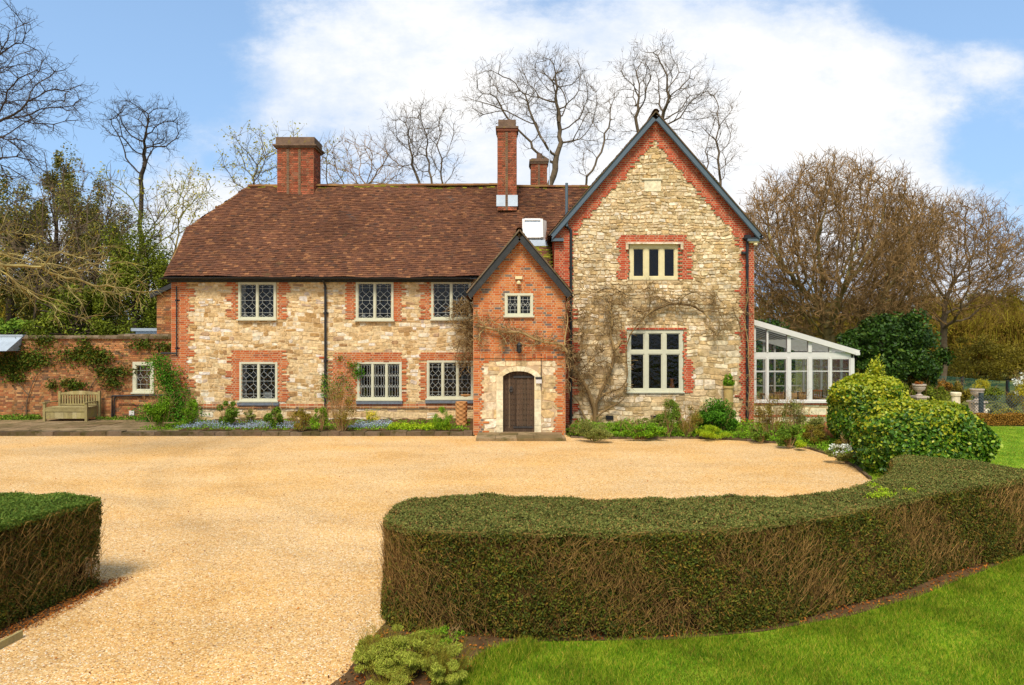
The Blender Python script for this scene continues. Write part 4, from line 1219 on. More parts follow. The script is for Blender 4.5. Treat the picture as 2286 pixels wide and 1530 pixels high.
# lead pipes low on the house corner
lp = MB(); lp.path([(X(362, YM), YM - .1, Z(789, YM)), (X(398, YM), YM - .1, Z(789, YM))], .03, None, 8); lp.build('waste_pipe', M['black'], house)

# ------------------------------------------------------------------ vegetation materials
def warm_hex(h, r=1.16, g=1.08, b=.72):
    v = [int(h[i:i + 2], 16) for i in (1, 3, 5)]
    return '#%02x%02x%02x' % tuple(min(255, int(x * k)) for x, k in zip(v, (r, g, b)))


WARM = {'olive_hedge_leaves': (1.10, 1.03, .78), 'green_hedge_leaves': (1.1, 1.04, .8)}


def leafmat(name, stops, trans=.25, rough=.6, spec=.12, namt=.25, nscale=.8):
    if 'petal' not in name: stops = [(p, warm_hex(h, *WARM.get(name, (1.16, 1.08, .72)))) for p, h in stops]
    return mat(name, stops, rough=rough, nscale=nscale, namt=namt, spec=spec, trans=trans)


M['bark'] = mat('grey_brown_bark', [(0, '#5c4e3e'), (.5, '#6e5e4a'), (1, '#504436')], island=False, rough=.95, nscale=2.5, namt=.3, spec=.05)
M['bark_dark'] = mat('dark_wet_bark', [(0, '#3c342c'), (.5, '#4c4136'), (1, '#332c26')], island=False, rough=.95, nscale=2.5, namt=.3, spec=.05)
M['bark_warm'] = mat('russet_twig_bark', tone([(0, '#7c5c34'), (.35, '#9c7440'), (.6, '#8a683c'), (.85, '#b4884c'), (1, '#665034')], .98, .84), rough=.95, nscale=.35, namt=.25, spec=.05)
M['bark_lichen'] = mat('lichen_covered_bark', [(0, '#7c6c46'), (.4, '#9c8c58'), (.7, '#8a7646'), (1, '#b4a468')], rough=.95, nscale=3, namt=.3, spec=.05, moss=('#b0962c', 3, .58, .7))
M['bark_ivy'] = mat('mossy_green_bark', [(0, '#5c5c28'), (.5, '#7c7c30'), (1, '#4c4a24')], island=False, rough=.95, nscale=2.5, namt=.3, spec=.05)
M['twig_tan'] = mat('pale_tan_twigs', [(0, '#8a6a42'), (.4, '#a58354'), (.8, '#bc9a68'), (1, '#6e5438')], rough=.9, nscale=1, namt=.2, spec=.08)
M['wisteria'] = mat('grey_tan_wisteria_bark', [(0, '#6c5638'), (.4, '#8a704a'), (.8, '#ac9060'), (1, '#5a4630')], rough=.92, nscale=2, namt=.25, spec=.06)
M['twig_hedge'] = mat('brown_hedge_twigs', [(0, '#5e4524'), (.4, '#806034'), (.75, '#a88048'), (1, '#46321c')], rough=.9, nscale=1.5, namt=.3, spec=.08)
M['leaf_hedge'] = leafmat('olive_hedge_leaves', [(0, '#46522c'), (.25, '#606c42'), (.5, '#727a4c'), (.7, '#566434'), (.85, '#8c885c'), (.93, '#84684c'), (1, '#6a5038')], .1, namt=.2, nscale=1.2)
M['leaf_hedge_l'] = leafmat('green_hedge_leaves', [(0, '#3e5a24'), (.3, '#547030'), (.6, '#6a8440'), (.9, '#4c6428'), (1, '#8a8a48')], .15, namt=.2, nscale=1.2)
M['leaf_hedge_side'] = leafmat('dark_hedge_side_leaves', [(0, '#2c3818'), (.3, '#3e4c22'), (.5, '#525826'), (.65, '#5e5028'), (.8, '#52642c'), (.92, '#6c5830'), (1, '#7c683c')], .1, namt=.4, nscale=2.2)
M['leaf_ivy'] = leafmat('glossy_ivy_leaves', [(0, '#28441a'), (.3, '#3c6422'), (.55, '#56822c'), (.75, '#2e4c1c'), (.9, '#7c9c40'), (1, '#8ca050')], .15, .45, .3, .2)
M['leaf_ivy_new'] = leafmat('yellow_green_new_leaves', tone([(0, '#7c9c2a'), (.4, '#a6bc36'), (.7, '#c8cc48'), (1, '#648824')], .92, .95), .35, .4, .4, .15)
M['leaf_bright'] = leafmat('fresh_green_leaves', tone([(0, '#46701c'), (.35, '#5e8c26'), (.7, '#7aa636'), (1, '#3c5c1c')], 1.1, .95), .3)
M['leaf_mid'] = leafmat('mid_green_leaves', tone([(0, '#3c5c22'), (.4, '#507030'), (.8, '#68823c'), (1, '#2e481c')], 1.2, .95), .25)
M['leaf_lav'] = leafmat('soft_lavender_leaves', [(0, '#7c8c4c'), (.4, '#94a45c'), (.8, '#a8b86c'), (1, '#7c7058')], .3)
M['leaf_lime'] = leafmat('lime_green_blades', [(0, '#86a82c'), (.5, '#a4c040'), (1, '#6c9428')], .35)
M['leaf_grey'] = leafmat('grey_green_leaves', [(0, '#6c7a54'), (.5, '#84906a'), (1, '#586640')], .2)
M['leaf_olive'] = leafmat('olive_brown_leaves', [(0, '#6c6a34'), (.5, '#86803e'), (1, '#544a26')], .2)
M['leaf_laurel'] = leafmat('dark_laurel_leaves', tone([(0, '#243e18'), (.35, '#34561f'), (.6, '#44702a'), (.85, '#284818'), (1, '#6c9040')], .82, .95), .15, .5, .2)
M['leaf_bud'] = leafmat('budding_yellow_leaves', [(0, '#9aa044'), (.5, '#b8b450'), (1, '#7c8434')], .4)
M['leaf_holly'] = leafmat('dull_evergreen_leaves', tone([(0, '#3c4624'), (.3, '#545c2c'), (.6, '#6c6c36'), (.8, '#444c26'), (.92, '#86803c'), (1, '#8c6e3c')], 1.1), .2, .5, .35)
M['leaf_yew'] = leafmat('yew_green_leaves', tone([(0, '#404e20'), (.4, '#5a6c2c'), (.7, '#74843a'), (1, '#38441c')], 1.06), .2)
M['leaf_rose'] = leafmat('climbing_rose_leaves', [(0, '#2e5a1c'), (.4, '#447a26'), (.8, '#5e9432'), (1, '#284a1a')], .25)
M['leaf_wall'] = leafmat('dark_wall_creeper_leaves', [(0, '#2a3c18'), (.4, '#3e5420'), (.7, '#526a2a'), (.92, '#6a5a30'), (1, '#34401c')], .15)
M['leaf_brown'] = leafmat('brown_twiggy_leaves', [(0, '#6c5434'), (.4, '#86683e'), (.7, '#9c7c4c'), (1, '#54402a')], .05, .9, .05)
M['leaf_dry'] = leafmat('dry_fallen_leaves', [(0, '#6c3c24'), (.4, '#8c5430'), (.7, '#a06c40'), (1, '#4c2e1e')], .05, .9, .05)
M['petal_blue'] = leafmat('pale_blue_petals', [(0, '#9caab8'), (.5, '#b4c0c8'), (1, '#8c9cae')], .2)
M['petal_white'] = leafmat('white_petals', [(0, '#d8dccc'), (1, '#ecece0')], .2, namt=.05)
M['petal_yellow'] = leafmat('yellow_petals', [(0, '#d8c030'), (1, '#e8d85c')], .2, namt=.05)
M['blade'] = leafmat('grass_blades', tone([(0, '#44720f'), (.25, '#5e8e18'), (.5, '#7aa422'), (.75, '#98b434'), (.93, '#b4b454'), (1, '#c4b070')], .92, .88, 1.15), .35, .6, .1, namt=.5, nscale=1.1)
M['woodland'] = leafmat('woodland_twig_haze', [(0, '#5c4c30'), (.3, '#6e5c38'), (.6, '#7a7038'), (.85, '#86863a'), (1, '#4c4028')], .1, .9, .05, .3, .12)
M['core'] = mat('dark_core_painted_shade', [(0, '#2a2214'), (1, '#3a301c')], island=False, rough=1, nscale=3, namt=.3, spec=.02)  # solid dark core; shade deep inside the foliage is put into its colour


# ------------------------------------------------------------------ bare trees: branches grown towards points in the crown
def colonise(attr, root, start_h, step, di=None, dk=None, lean=(0, 0), seed=1, jit=.12, maxit=140, stem=None):
    rg = np.random.default_rng(seed)
    attr = np.asarray(attr, float)
    di = di or step * 9; dk = dk or step * 1.5
    if stem is None:
        n0 = max(2, int(start_h / step))
        nodes = [np.array(root, float)]; par = [-1]
        wob = rg.normal(size=3)
        for i in range(1, n0 + 1):
            f = i / n0
            p = np.array(root, float) + np.array((lean[0] * f + .12 * math.sin(f * 4 + wob[0]), lean[1] * f, start_h * f))
            nodes.append(p); par.append(i - 1)
    else:
        nodes = [np.array(p, float) for p in stem]; par = list(range(-1, len(stem) - 1))
    N = np.array(nodes)
    D = np.linalg.norm(attr[:, None] - N[None], axis=2)
    near = D.argmin(1); nd = D.min(1)
    alive = np.ones(len(attr), bool)
    nodes = list(N)
    prevcnt = {}
    for it in range(maxit):
        act = alive & (nd < di)
        if not act.any():
            if alive.any() and it < 60:            # reach for the closest point
                k = np.where(alive)[0][nd[alive].argmin()]; act = np.zeros(len(attr), bool); act[k] = True
            else: break
        idx = near[act]; dirs = attr[act] - np.array(nodes)[idx]
        dirs /= np.linalg.norm(dirs, axis=1, keepdims=True) + 1e-9
        uq, inv = np.unique(idx, return_inverse=True)
        acc = np.zeros((len(uq), 3)); np.add.at(acc, inv, dirs)
        acc /= np.linalg.norm(acc, axis=1, keepdims=True) + 1e-9
        acc += rg.normal(size=acc.shape) * jit
        acc /= np.linalg.norm(acc, axis=1, keepdims=True) + 1e-9
        st0 = len(nodes); new = []
        for q, i in enumerate(uq):
            c = prevcnt.get(int(i), 0)
            if c >= 3:
                alive[(near == i)] = False; continue
            prevcnt[int(i)] = c + 1
            new.append(nodes[i] + acc[q] * step); par.append(int(i))
        if not new: continue
        nodes += new
        nw = np.array(new)
        ai = np.where(alive)[0]
        D = np.linalg.norm(attr[ai][:, None] - nw[None], axis=2)
        m_ = D.min(1); am = D.argmin(1)
        up = m_ < nd[ai]
        nd[ai[up]] = m_[up]; near[ai[up]] = st0 + am[up]
        alive[ai[m_ < dk]] = False
    return np.array(nodes), np.array(par)


def radii(nodes, par, tip=.012, p=2.3, rmax=None):
    r = np.zeros(len(nodes)); acc = np.zeros(len(nodes))
    for i in range(len(nodes) - 1, -1, -1):
        r[i] = tip if acc[i] == 0 else acc[i] ** (1 / p)
        r[i] = max(r[i], tip)
        if par[i] >= 0: acc[par[i]] += r[i] ** p
    if rmax and r[0] > rmax: r = tip + (r - tip) * (rmax - tip) / (r[0] - tip)
    return r


def twig_spray(mb, base, dirv, n, length, r, rg, up=.25, segs=2, spread=.7, mi=0, sides=3):
    """n fine twigs from every base point, each of a few bent pieces; returns tips"""
    m = len(base)
    B = np.repeat(base, n, axis=0); D = np.repeat(dirv, n, axis=0)
    D = D + rg.normal(size=D.shape) * spread; D[:, 2] += up
    D /= np.linalg.norm(D, axis=1, keepdims=True)
    L_ = rg.uniform(.45, 1.25, (len(B), 1)) * length
    P = B; tips = []
    for s in range(segs):
        Q = P + D * L_ / segs
        mb.tubes(P, Q, r * (1 - s / segs * .5), r * (1 - (s + 1) / segs * .5), sides, mi)
        P = Q; D = D + rg.normal(size=D.shape) * .35; D /= np.linalg.norm(D, axis=1, keepdims=True)
        tips.append(Q)
    return P, D, np.concatenate(tips)


def ell(px, py, rx, ry, Y, ry_depth=None, n=100, rg=None, shell=.0, dome=False):
    """points inside an ellipsoid standing at depth Y (given by its look in the photo, real size in metres)"""
    rg = rg or R
    a = rx * Y / F; c = ry * Y / F; b = ry_depth or a
    v = rg.normal(size=(n * 3, 3)); v /= np.linalg.norm(v, axis=1, keepdims=True)
    rad = (shell + (1 - shell) * rg.random((n * 3, 1))) ** (1 / 2.2)
    v = v * rad
    if dome: v = v[v[:, 2] > -.25]
    v = v[:n]
    return np.stack([X(px, Y) + v[:, 0] * a, Y + v[:, 1] * b, Z(py, Y) + v[:, 2] * c], axis=1)


def bare_tree(name, label, rootpx, Y, attr, start, step, m_trunk, m_twig, group=None, tip=.014, rmax=.4, seed=1, twn=3, twl=.9, jit=.12, p=2.3, cat='tree',
              leaves=None, lean=(0, 0), twup=.25, thick=.05, stem=None, rootz=0, twr=None, rootx=None, dk=None, second=0, leaf_prob=1.0, leaf_size=.06):
    rg = np.random.default_rng(seed)
    root = (X(rootpx, Y) if rootx is None else rootx, Y, rootz)
    t = empty(name, root, label, cat, group)
    nodes, par = colonise(attr, root, start, step, seed=seed, jit=jit, lean=lean, stem=stem, dk=dk)
    r = radii(nodes, par, tip, p, rmax)
    ch = par >= 0; ci = np.where(ch)[0]; pi_ = par[ci]
    # smooth the nodes a little so limbs bend rather than kink
    sm = nodes.copy()
    cnt = np.zeros(len(nodes)); acc = np.zeros_like(nodes)
    np.add.at(acc, pi_, nodes[ci]); np.add.at(cnt, pi_, 1)
    okk = (cnt > 0) & ch
    sm[okk] = nodes[okk] * .5 + .25 * nodes[par[okk]] + .25 * (acc[okk] / cnt[okk][:, None])
    nodes = sm
    r_child = np.minimum(r[ci], r[pi_]); r_par = np.minimum(r[pi_], r_child * 1.35)
    big = r_child > thick
    tk = MB(); tk.tubes(nodes[pi_][big], nodes[ci][big], r_par[big], r_child[big], 8)
    flare = MB()
    if not big.any(): tk.tubes(nodes[pi_][:2], nodes[ci][:2], r_par[:2], r_child[:2], 8); 
    tk.tubes([np.array(root) - (0, 0, .1)], [np.array(root) + (0, 0, .5)], [r[0] * 1.5], [r[0]], 9)
    tk.build('trunk', M[m_trunk], t, smooth=True)
    cr = MB()
    mid = (~big) & (r_child > thick * .35); sml = (~big) & ~mid
    cr.tubes(nodes[pi_][mid], nodes[ci][mid], r_par[mid], r_child[mid], 5)
    cr.tubes(nodes[pi_][sml], nodes[ci][sml], r_par[sml], r_child[sml], 3)
    thin = ci[r_child < thick * .6]
    if twn and len(thin):
        d = nodes[thin] - nodes[par[thin]]; d /= np.linalg.norm(d, axis=1, keepdims=True) + 1e-9
        P_, D_, T_ = twig_spray(cr, nodes[thin], d, twn, twl, twr or tip * .8, rg, up=twup)
        if second: P2, D2, T2 = twig_spray(cr, P_, D_, second, twl * .6, (twr or tip * .8) * .8, rg, up=twup); T_ = np.concatenate([T_, T2])
        if leaves:
            T_ = T_[rg.random(len(T_)) < leaf_prob]
            lf = MB(); C = np.repeat(T_, 2, axis=0) + rg.normal(size=(len(T_) * 2, 3)) * leaf_size * 1.4
            lf.leaves(C, leaf_size, rng=rg); lf.build('foliage', M[leaves], t)
    cr.build('crown', M[m_twig], t)
    return t


E = lambda *a, **k: ell(*a, **k)
cat_ = np.concatenate
G_BACK = 'bare trees behind the roof'
rg = np.random.default_rng(101)
# leafless trees in view over the roof
Y = 52
bare_tree('bare_tree', 'large bare tree with many sinuous limbs between the slim chimney and the gable', 1228, Y,
          cat_([E(1235, 195, 82, 78, Y, n=300, rg=rg), E(1130, 215, 95, 70, Y, n=170, rg=rg), E(1310, 260, 55, 85, Y, n=130, rg=rg), E(1065, 215, 40, 50, Y, n=30, rg=rg), E(1210, 330, 70, 60, Y, n=30, rg=rg)]),
          9.5, .55, 'bark', 'bark', G_BACK, rmax=.42, seed=4, twn=4, twl=1.0, second=3, twr=.011, jit=.22, p=1.88, tip=.022, thick=.06, dk=.75)
Y = 50
bare_tree('bare_tree', 'leaning bare tree with long forked limbs just left of the gable, behind the ridge', 1285, Y,
          cat_([E(1355, 260, 40, 70, Y, n=60, rg=rg), E(1310, 350, 40, 60, Y, n=20, rg=rg)]), 10, .55, 'bark', 'bark', G_BACK, rmax=.25, seed=8, twn=4, twl=.9, second=3, twr=.011, jit=.25, p=1.88, tip=.022, dk=.75)
Y = 50
bare_tree('bare_tree', 'bare tree whose fan of twigs stands directly above the gable peak', 1475, Y,
          cat_([E(1455, 175, 85, 72, Y, n=300, rg=rg), E(1530, 230, 70, 75, Y, n=190, rg=rg), E(1410, 270, 40, 60, Y, n=25, rg=rg)]),
          13, .52, 'bark', 'bark', G_BACK, rmax=.4, seed=14, twn=4, twl=1.0, second=3, twr=.011, jit=.22, p=1.88, tip=.022, dk=.7)
bare_tree('bare_tree', 'bare tree seen past the right slope of the gable, lower than its neighbour', 1585, 48,
          cat_([E(1600, 275, 48, 90, 48, n=110, rg=rg), E(1600, 360, 52, 55, 48, n=60, rg=rg)]), 9.5, .5, 'bark', 'bark', G_BACK, rmax=.3, seed=17, twn=4, twl=.9, second=3, twr=.011, jit=.24, p=1.88, tip=.022, dk=.7)
for i, (rx, cx, cy, w, h, lb, sd) in enumerate([(975, 905, 315, 62, 80, 'left-leaning bare tree behind the ridge, nearest the wide chimney of the leaning clump', 21), (985, 945, 300, 42, 85, 'bare tree in the middle of the leaning clump behind the ridge', 22),
                                 (1000, 985, 310, 38, 90, 'upright bare tree on the right of the clump left of the slim chimney', 23)]):
    bare_tree('bare_tree', lb, rx, 46, cat_([E(cx, cy, w, h, 46, n=70, rg=rg), E(cx + 10, 380, w, 35, 46, n=14, rg=rg)]), 8, .5, 'bark', 'bark', G_BACK, rmax=.24, seed=sd, twn=4, twl=.9, second=3, twr=.011, jit=.2, p=1.88, tip=.02, dk=.65)
bare_tree('bare_tree', 'low bushy bare tree showing beside the wide chimney', 800, 44, cat_([E(800, 370, 95, 75, 44, n=300, rg=rg), E(860, 390, 60, 60, 44, n=100, rg=rg)]), 6, .42, 'bark', 'bark_warm', G_BACK, rmax=.25, seed=27, twn=3, twl=.8, jit=.2, tip=.014, dk=.55)
bare_tree('budding_tree', 'small tree dotted with yellow buds, left of the wide chimney', 590, 42, cat_([E(565, 365, 80, 80, 42, n=220, rg=rg), E(640, 340, 60, 60, 42, n=40, rg=rg)]), 6, .42, 'bark', 'bark', None, rmax=.2, seed=29, twn=3, twl=.9, jit=.18, tip=.013, leaves='leaf_bud', dk=.6, leaf_prob=.5, leaf_size=.075)
bare_tree('budding_tree', 'small tree with sparse yellow buds, just right of the wide chimney', 745, 45, cat_([E(735, 365, 50, 60, 45, n=90, rg=rg)]), 6, .42, 'bark', 'bark', None, rmax=.15, seed=31, twn=2, twl=.8, tip=.013, leaves='leaf_bud', leaf_prob=.4, leaf_size=.07)
bare_tree('budding_tree', 'tall thin tree misted with yellow buds beside the left end of the roof', 400, 38, cat_([E(410, 470, 75, 110, 38, n=260, rg=rg), E(380, 580, 60, 80, 38, n=100, rg=rg)]), 4, .4, 'bark_lichen', 'bark_lichen', None, rmax=.2, seed=33, twn=3, twl=.8, tip=.013, leaves='leaf_bud', leaf_prob=.35, leaf_size=.07, dk=.55)
# old stag-headed tree on the left
Y = 44
bare_tree('bare_tree', 'tall dark dead-topped tree with a mossy trunk rising over the garden trees on the left', 318, Y,
          cat_([E(325, 290, 88, 58, Y, n=360, rg=rg), E(320, 360, 60, 50, Y, n=30, rg=rg)]), 9.5, .45, 'bark_dark', 'bark_dark', None, rmax=.36, seed=37, twn=4, twl=.7, second=3, twr=.010, jit=.2, p=2.0, tip=.02, dk=.6)
bare_tree('bare_tree', 'crooked bare tree with green moss on its limbs, below the dead-topped tree', 330, 42, cat_([E(420, 430, 70, 50, 42, n=60, rg=rg), E(270, 420, 60, 60, 42, n=60, rg=rg), E(330, 520, 90, 60, 42, n=60, rg=rg)]), 8, .45, 'bark_ivy', 'bark_ivy', None, rmax=.34, seed=39, twn=2, twl=.8, jit=.2, tip=.017, leaves='leaf_bud', leaf_prob=.35, leaf_size=.08, dk=.7)

# near tree reaching in from the left: its trunk is out of the frame
Y = 14.5
at = cat_([E(75, 210, 120, 80, Y, 1.2, n=170, rg=rg), E(20, 330, 90, 90, Y, 1.2, n=110, rg=rg), E(30, 90, 60, 60, Y, 1.2, n=40, rg=rg), E(-150, 150, 220, 260, Y, 2.5, n=160, rg=rg)])
bare_tree('bare_tree', 'dark bare branches reaching into the top left corner of the view', 0, Y, at, 5, .22, 'bark_dark', 'bark_dark', None, rmax=.3, seed=43, twn=4, twl=.32, second=2, jit=.2, tip=.009, rootx=X(-420, Y), p=2.2, twup=-.1, dk=.3, twr=.005, thick=.05)
Y = 20
at = cat_([E(120, 600, 200, 75, Y, 1.4, n=230, rg=rg), E(270, 650, 100, 45, Y, 1.0, n=70, rg=rg), E(-100, 560, 200, 130, Y, 2, n=120, rg=rg), E(150, 690, 90, 40, Y, .8, n=24, rg=rg)])
bare_tree('bare_tree', 'pale lichened branches sweeping low over the garden wall from the left', 0, Y, at, 3, .26, 'bark_lichen', 'bark_lichen', None, rmax=.3, seed=47, twn=3, twl=.5, jit=.22, tip=.011, rootx=X(-360, Y), twup=-.15, dk=.36, twr=.007, p=2.2)

# the great round tree to the right and its neighbour
Y = 40
at = cat_([E(1850, 570, 205, 205, Y, 5.5, n=3200, rg=rg, shell=.25), E(1760, 620, 110, 120, Y, 3, n=600, rg=rg), E(1850, 690, 220, 75, Y, 4, n=900, rg=rg), E(2010, 540, 90, 110, Y, 3, n=500, rg=rg), E(1720, 520, 70, 90, Y, 3, n=250, rg=rg), E(1960, 600, 110, 130, Y, 3, n=500, rg=rg)])
at = at[at[:, 2] > 2.6]
bare_tree('bare_tree', 'huge round-headed bare tree with dense russet twigs behind the glass lean-to', 1855, Y, at, 1.8, .42, 'bark_lichen', 'bark_warm', None, rmax=.6, seed=53, twn=4, twl=.85, jit=.08, tip=.018, p=2.1, twup=.5, dk=.5, twr=.016, second=3)
Y = 44
at = cat_([E(2110, 590, 150, 140, Y, 4.5, n=1900, rg=rg, shell=.2), E(2215, 600, 95, 85, Y, 3, n=600, rg=rg), E(2060, 640, 130, 80, Y, 3, n=500, rg=rg)])
at = at[at[:, 2] > 3.2]
bare_tree('bare_tree', 'wide bare tree with darker drooping twigs at the right edge, beyond the laurel', 2105, Y, at, 3.0, .48, 'bark', 'bark_warm', None, rmax=.4, seed=59, twn=4, twl=.9, jit=.12, tip=.018, p=2.3, twup=.3, dk=.6, twr=.015, second=3)


# ------------------------------------------------------------------ leafy things
def clump_pts(n, c, r, rg, nclump=40, cr=.28, shell=.55, floor=None):
    """points gathered in uneven clumps inside an ellipsoid, with gaps between them"""
    c = np.array(c); r = np.array(r)
    v = rg.normal(size=(nclump, 3)); v /= np.linalg.norm(v, axis=1, keepdims=True)
    cc = v * (shell + (1 - shell) * rg.random((nclump, 1))) * .92
    sz = rg.uniform(.5, 1.3, nclump) * cr
    k = rg.integers(0, nclump, n)
    w = rg.normal(size=(n, 3)); w /= np.linalg.norm(w, axis=1, keepdims=True)
    p = cc[k] + w * (rg.random((n, 1)) ** (1 / 2)) * sz[k][:, None]
    P = c + p * r
    nr = p + w * .6
    if floor is not None:
        m = P[:, 2] > floor; P = P[m]; nr = nr[m]
    return P, nr


def evergreen(label, px, Y, zc, rad, n, size, m, group=None, nclump=50, cr=.25, seed=1, name='evergreen_tree', cat='tree', core=True, trunk=True, shell=.55, tm='bark_dark'):
    rg = np.random.default_rng(seed)
    x = X(px, Y)
    t = empty(name, (x, Y, 0), label, cat, group)
    mb = MB()
    P, nr = clump_pts(n, (x, Y, zc), rad, rg, nclump, cr, shell, floor=.05)
    mb.leaves(P, size, nrm=nr * .8, rng=rg)
    mb.build('crown', M[m], t)
    tk = MB()
    tk.path([(x, Y, -.1), (x + .1, Y, zc * .5), (x, Y, zc), (x + .05, Y, zc + rad[2] * .6)], .05 + rad[2] * .05, .03, 8)
    k = 26
    v = rg.normal(size=(k, 3)); v[:, 2] = np.abs(v[:, 2]) * .6; v /= np.linalg.norm(v, axis=1, keepdims=True)
    p0 = np.stack([np.full(k, x), np.full(k, Y), zc - rad[2] * .6 + rg.random(k) * rad[2] * .9], axis=1)
    p1 = p0 + v * np.array(rad) * .75
    tk.tubes(p0, (p0 + p1) / 2 + rg.normal(size=(k, 3)) * .1, .05, .035, 5); tk.tubes((p0 + p1) / 2, p1, .035, .015, 4)
    tk.build('trunk', M[tm], t)
    return t


GL = 'evergreens beyond the garden wall'
evergreen('dull green holly-like tree at the far left, above the lead canopy', 20, 33, 6.4, (3.0, 2, 5.3), 27000, .062, 'leaf_holly', GL, 70, .2, 61)
evergreen('tall loose evergreen left of the mossy trunk, topping the garden wall', 125, 35, 7.2, (2.9, 2, 5.7), 30000, .062, 'leaf_holly', GL, 70, .2, 62)
evergreen('spreading evergreen with thin top, in front of the mossy trunk', 215, 34, 6.2, (2.4, 2, 5.2), 20000, .06, 'leaf_holly', GL, 50, .2, 63)
evergreen('dense yew green conifer next to the brick end of the house', 300, 30, 4.4, (2.1, 1.8, 3.8), 34000, .055, 'leaf_yew', GL, 70, .28, 64, name='conifer')
evergreen('low dark green bush over the middle of the garden wall', 170, 29, 3.6, (2.4, 1.3, 1.9), 12000, .06, 'leaf_yew', GL, 50, .25, 65, name='evergreen_bush', cat='bush')
evergreen('low green bush over the garden wall at the far left', 15, 29.5, 3.0, (2.3, 1.2, 1.3), 7000, .06, 'leaf_mid', GL, 40, .25, 66, name='evergreen_bush', cat='bush')
bare_tree('bare_tree', 'dark double trunk behind the garden wall, under the evergreens', 75, 31, cat_([E(90, 520, 100, 110, 31, n=120, rg=rg)]), 3, .45, 'bark_dark', 'bark_dark', None, rmax=.28, seed=71, twn=2, twl=.8, tip=.014)
evergreen('dark green laurel mound between the round bare tree and the clipped hedge', 1995, 35, 2.2, (2.7, 2.2, 2.45), 34000, .09, 'leaf_laurel', None, 90, .24, 72, name='laurel', cat='bush')
evergreen('dark green laurel low behind the glass lean-to, left of the mound', 1905, 35, 2.0, (1.9, 1.5, 1.7), 9000, .09, 'leaf_laurel', None, 40, .25, 73, name='laurel', cat='bush')
evergreen('dark shrub glimpsed between the brick corner and the round bare tree', 1720, 36, 2.2, (1.6, 1.5, 2.2), 9000, .07, 'leaf_laurel', None, 40, .25, 74, name='laurel', cat='bush')

bare_tree('bare_tree', 'tangled bare tree mixed into the evergreens over the garden wall', 210, 31, cat_([E(190, 540, 200, 165, 31, n=620, rg=rg)]), 2.5, .36, 'bark_dark', 'bark', None, rmax=.16, seed=75, twn=4, twl=.7, tip=.011, dk=.5, leaves='leaf_bud', leaf_prob=.12, leaf_size=.04)
# far woodland at the right: reads as one mass
wd = MB(); rgw = np.random.default_rng(81)
for (px, Yw, zt_, w, k) in [(2060, 62, 7.0, 5, 9000), (2130, 66, 8.2, 5, 9000), (2200, 70, 8.0, 6, 10000), (2280, 66, 8.0, 6, 10000), (2370, 70, 9, 7, 6000), (2120, 55, 4.5, 5, 8000), (2230, 56, 5.2, 6, 10000), (2330, 55, 5.5, 6, 5000), (1960, 60, 7.5, 5, 7000), (1860, 62, 7.5, 5, 7000), (1750, 58, 7.5, 5, 7000), (-60, 60, 9, 9, 6000), (60, 62, 10, 7, 9000), (200, 60, 9.5, 7, 9000), (330, 60, 8, 5, 6000)]:
    P, nr = clump_pts(k, (X(px, Yw), Yw, zt_ * .5), (w, 3, zt_ * .55), rgw, 40, .28, .5, floor=0)
    d = rgw.normal(size=P.shape) * .5; d[:, 2] += 1.0; d /= np.linalg.norm(d, axis=1, keepdims=True)
    h = len(P) // 2
    wd.tubes(P[:h], P[:h] + d[:h] * rgw.uniform(.4, 1.2, (h, 1)), .022, .010, 3)
    wd.leaves(P[h:], .11, rng=rgw)
for i in range(46):
    a = math.radians(-62 + i * 2.7); rr_ = 125 + rgw.uniform(-6, 6); hh = rgw.uniform(3.2, 5.2)
    P, nr = clump_pts(1500, (rr_ * math.sin(a), rr_ * math.cos(a), hh * .8), (5, 3, hh), rgw, 24, .32, .5, floor=0); wd.leaves(P, .32, rng=rgw)
o = wd.build('distant_wood', M['woodland'], None, (X(2200, 60), 60, 0)); tag(o, 'olive brown mass of bare woodland far behind the garden', 'woodland', kind='stuff')
gw = MB(); P, nr = clump_pts(9000, (X(2190, 48), 48, 1.6), (4.2, 2, 1.9), rgw, 40, .28, .4, floor=0)
gw.leaves(P, .07, rng=rgw)
o = gw.build('undergrowth', M['leaf_olive'], None, (X(2190, 48), 48, 0)); tag(o, 'yellow green undergrowth in front of the far wood', 'undergrowth', kind='stuff')

# ------------------------------------------------------------------ clipped hedges
def poly_sample(pts, n, rg):
    pts = np.array(pts); lo, hi = pts.min(0), pts.max(0)
    P = rg.uniform(lo, hi, (int(n * 2.6), 2))
    ins = np.zeros(len(P), bool); j = len(pts) - 1
    for i in range(len(pts)):
        xi, yi = pts[i]; xj, yj = pts[j]
        c = ((yi > P[:, 1]) != (yj > P[:, 1])) & (P[:, 0] < (xj - xi) * (P[:, 1] - yi) / (yj - yi + 1e-12) + xi)
        ins ^= c; j = i
    return P[ins][:n]


def smooth_loop(pts, it=3):
    pts = np.array(pts, float)
    for _ in range(it):
        q = .75 * pts + .25 * np.roll(pts, -1, 0); r_ = .25 * pts + .75 * np.roll(pts, -1, 0)
        pts = np.stack([q, r_], 1).reshape(-1, 2)
    return pts


def edge_sample(loop, n, rg):
    a = np.array(loop); b = np.roll(a, -1, 0); L_ = np.linalg.norm(b - a, axis=1)
    cs = np.cumsum(L_) / L_.sum(); k = np.searchsorted(cs, rg.random(n)); k = np.clip(k, 0, len(a) - 1)
    f = rg.random((n, 1)); P = a[k] + (b[k] - a[k]) * f
    T = (b[k] - a[k]) / L_[k][:, None]
    return P, np.stack([T[:, 1], -T[:, 0]], 1), T


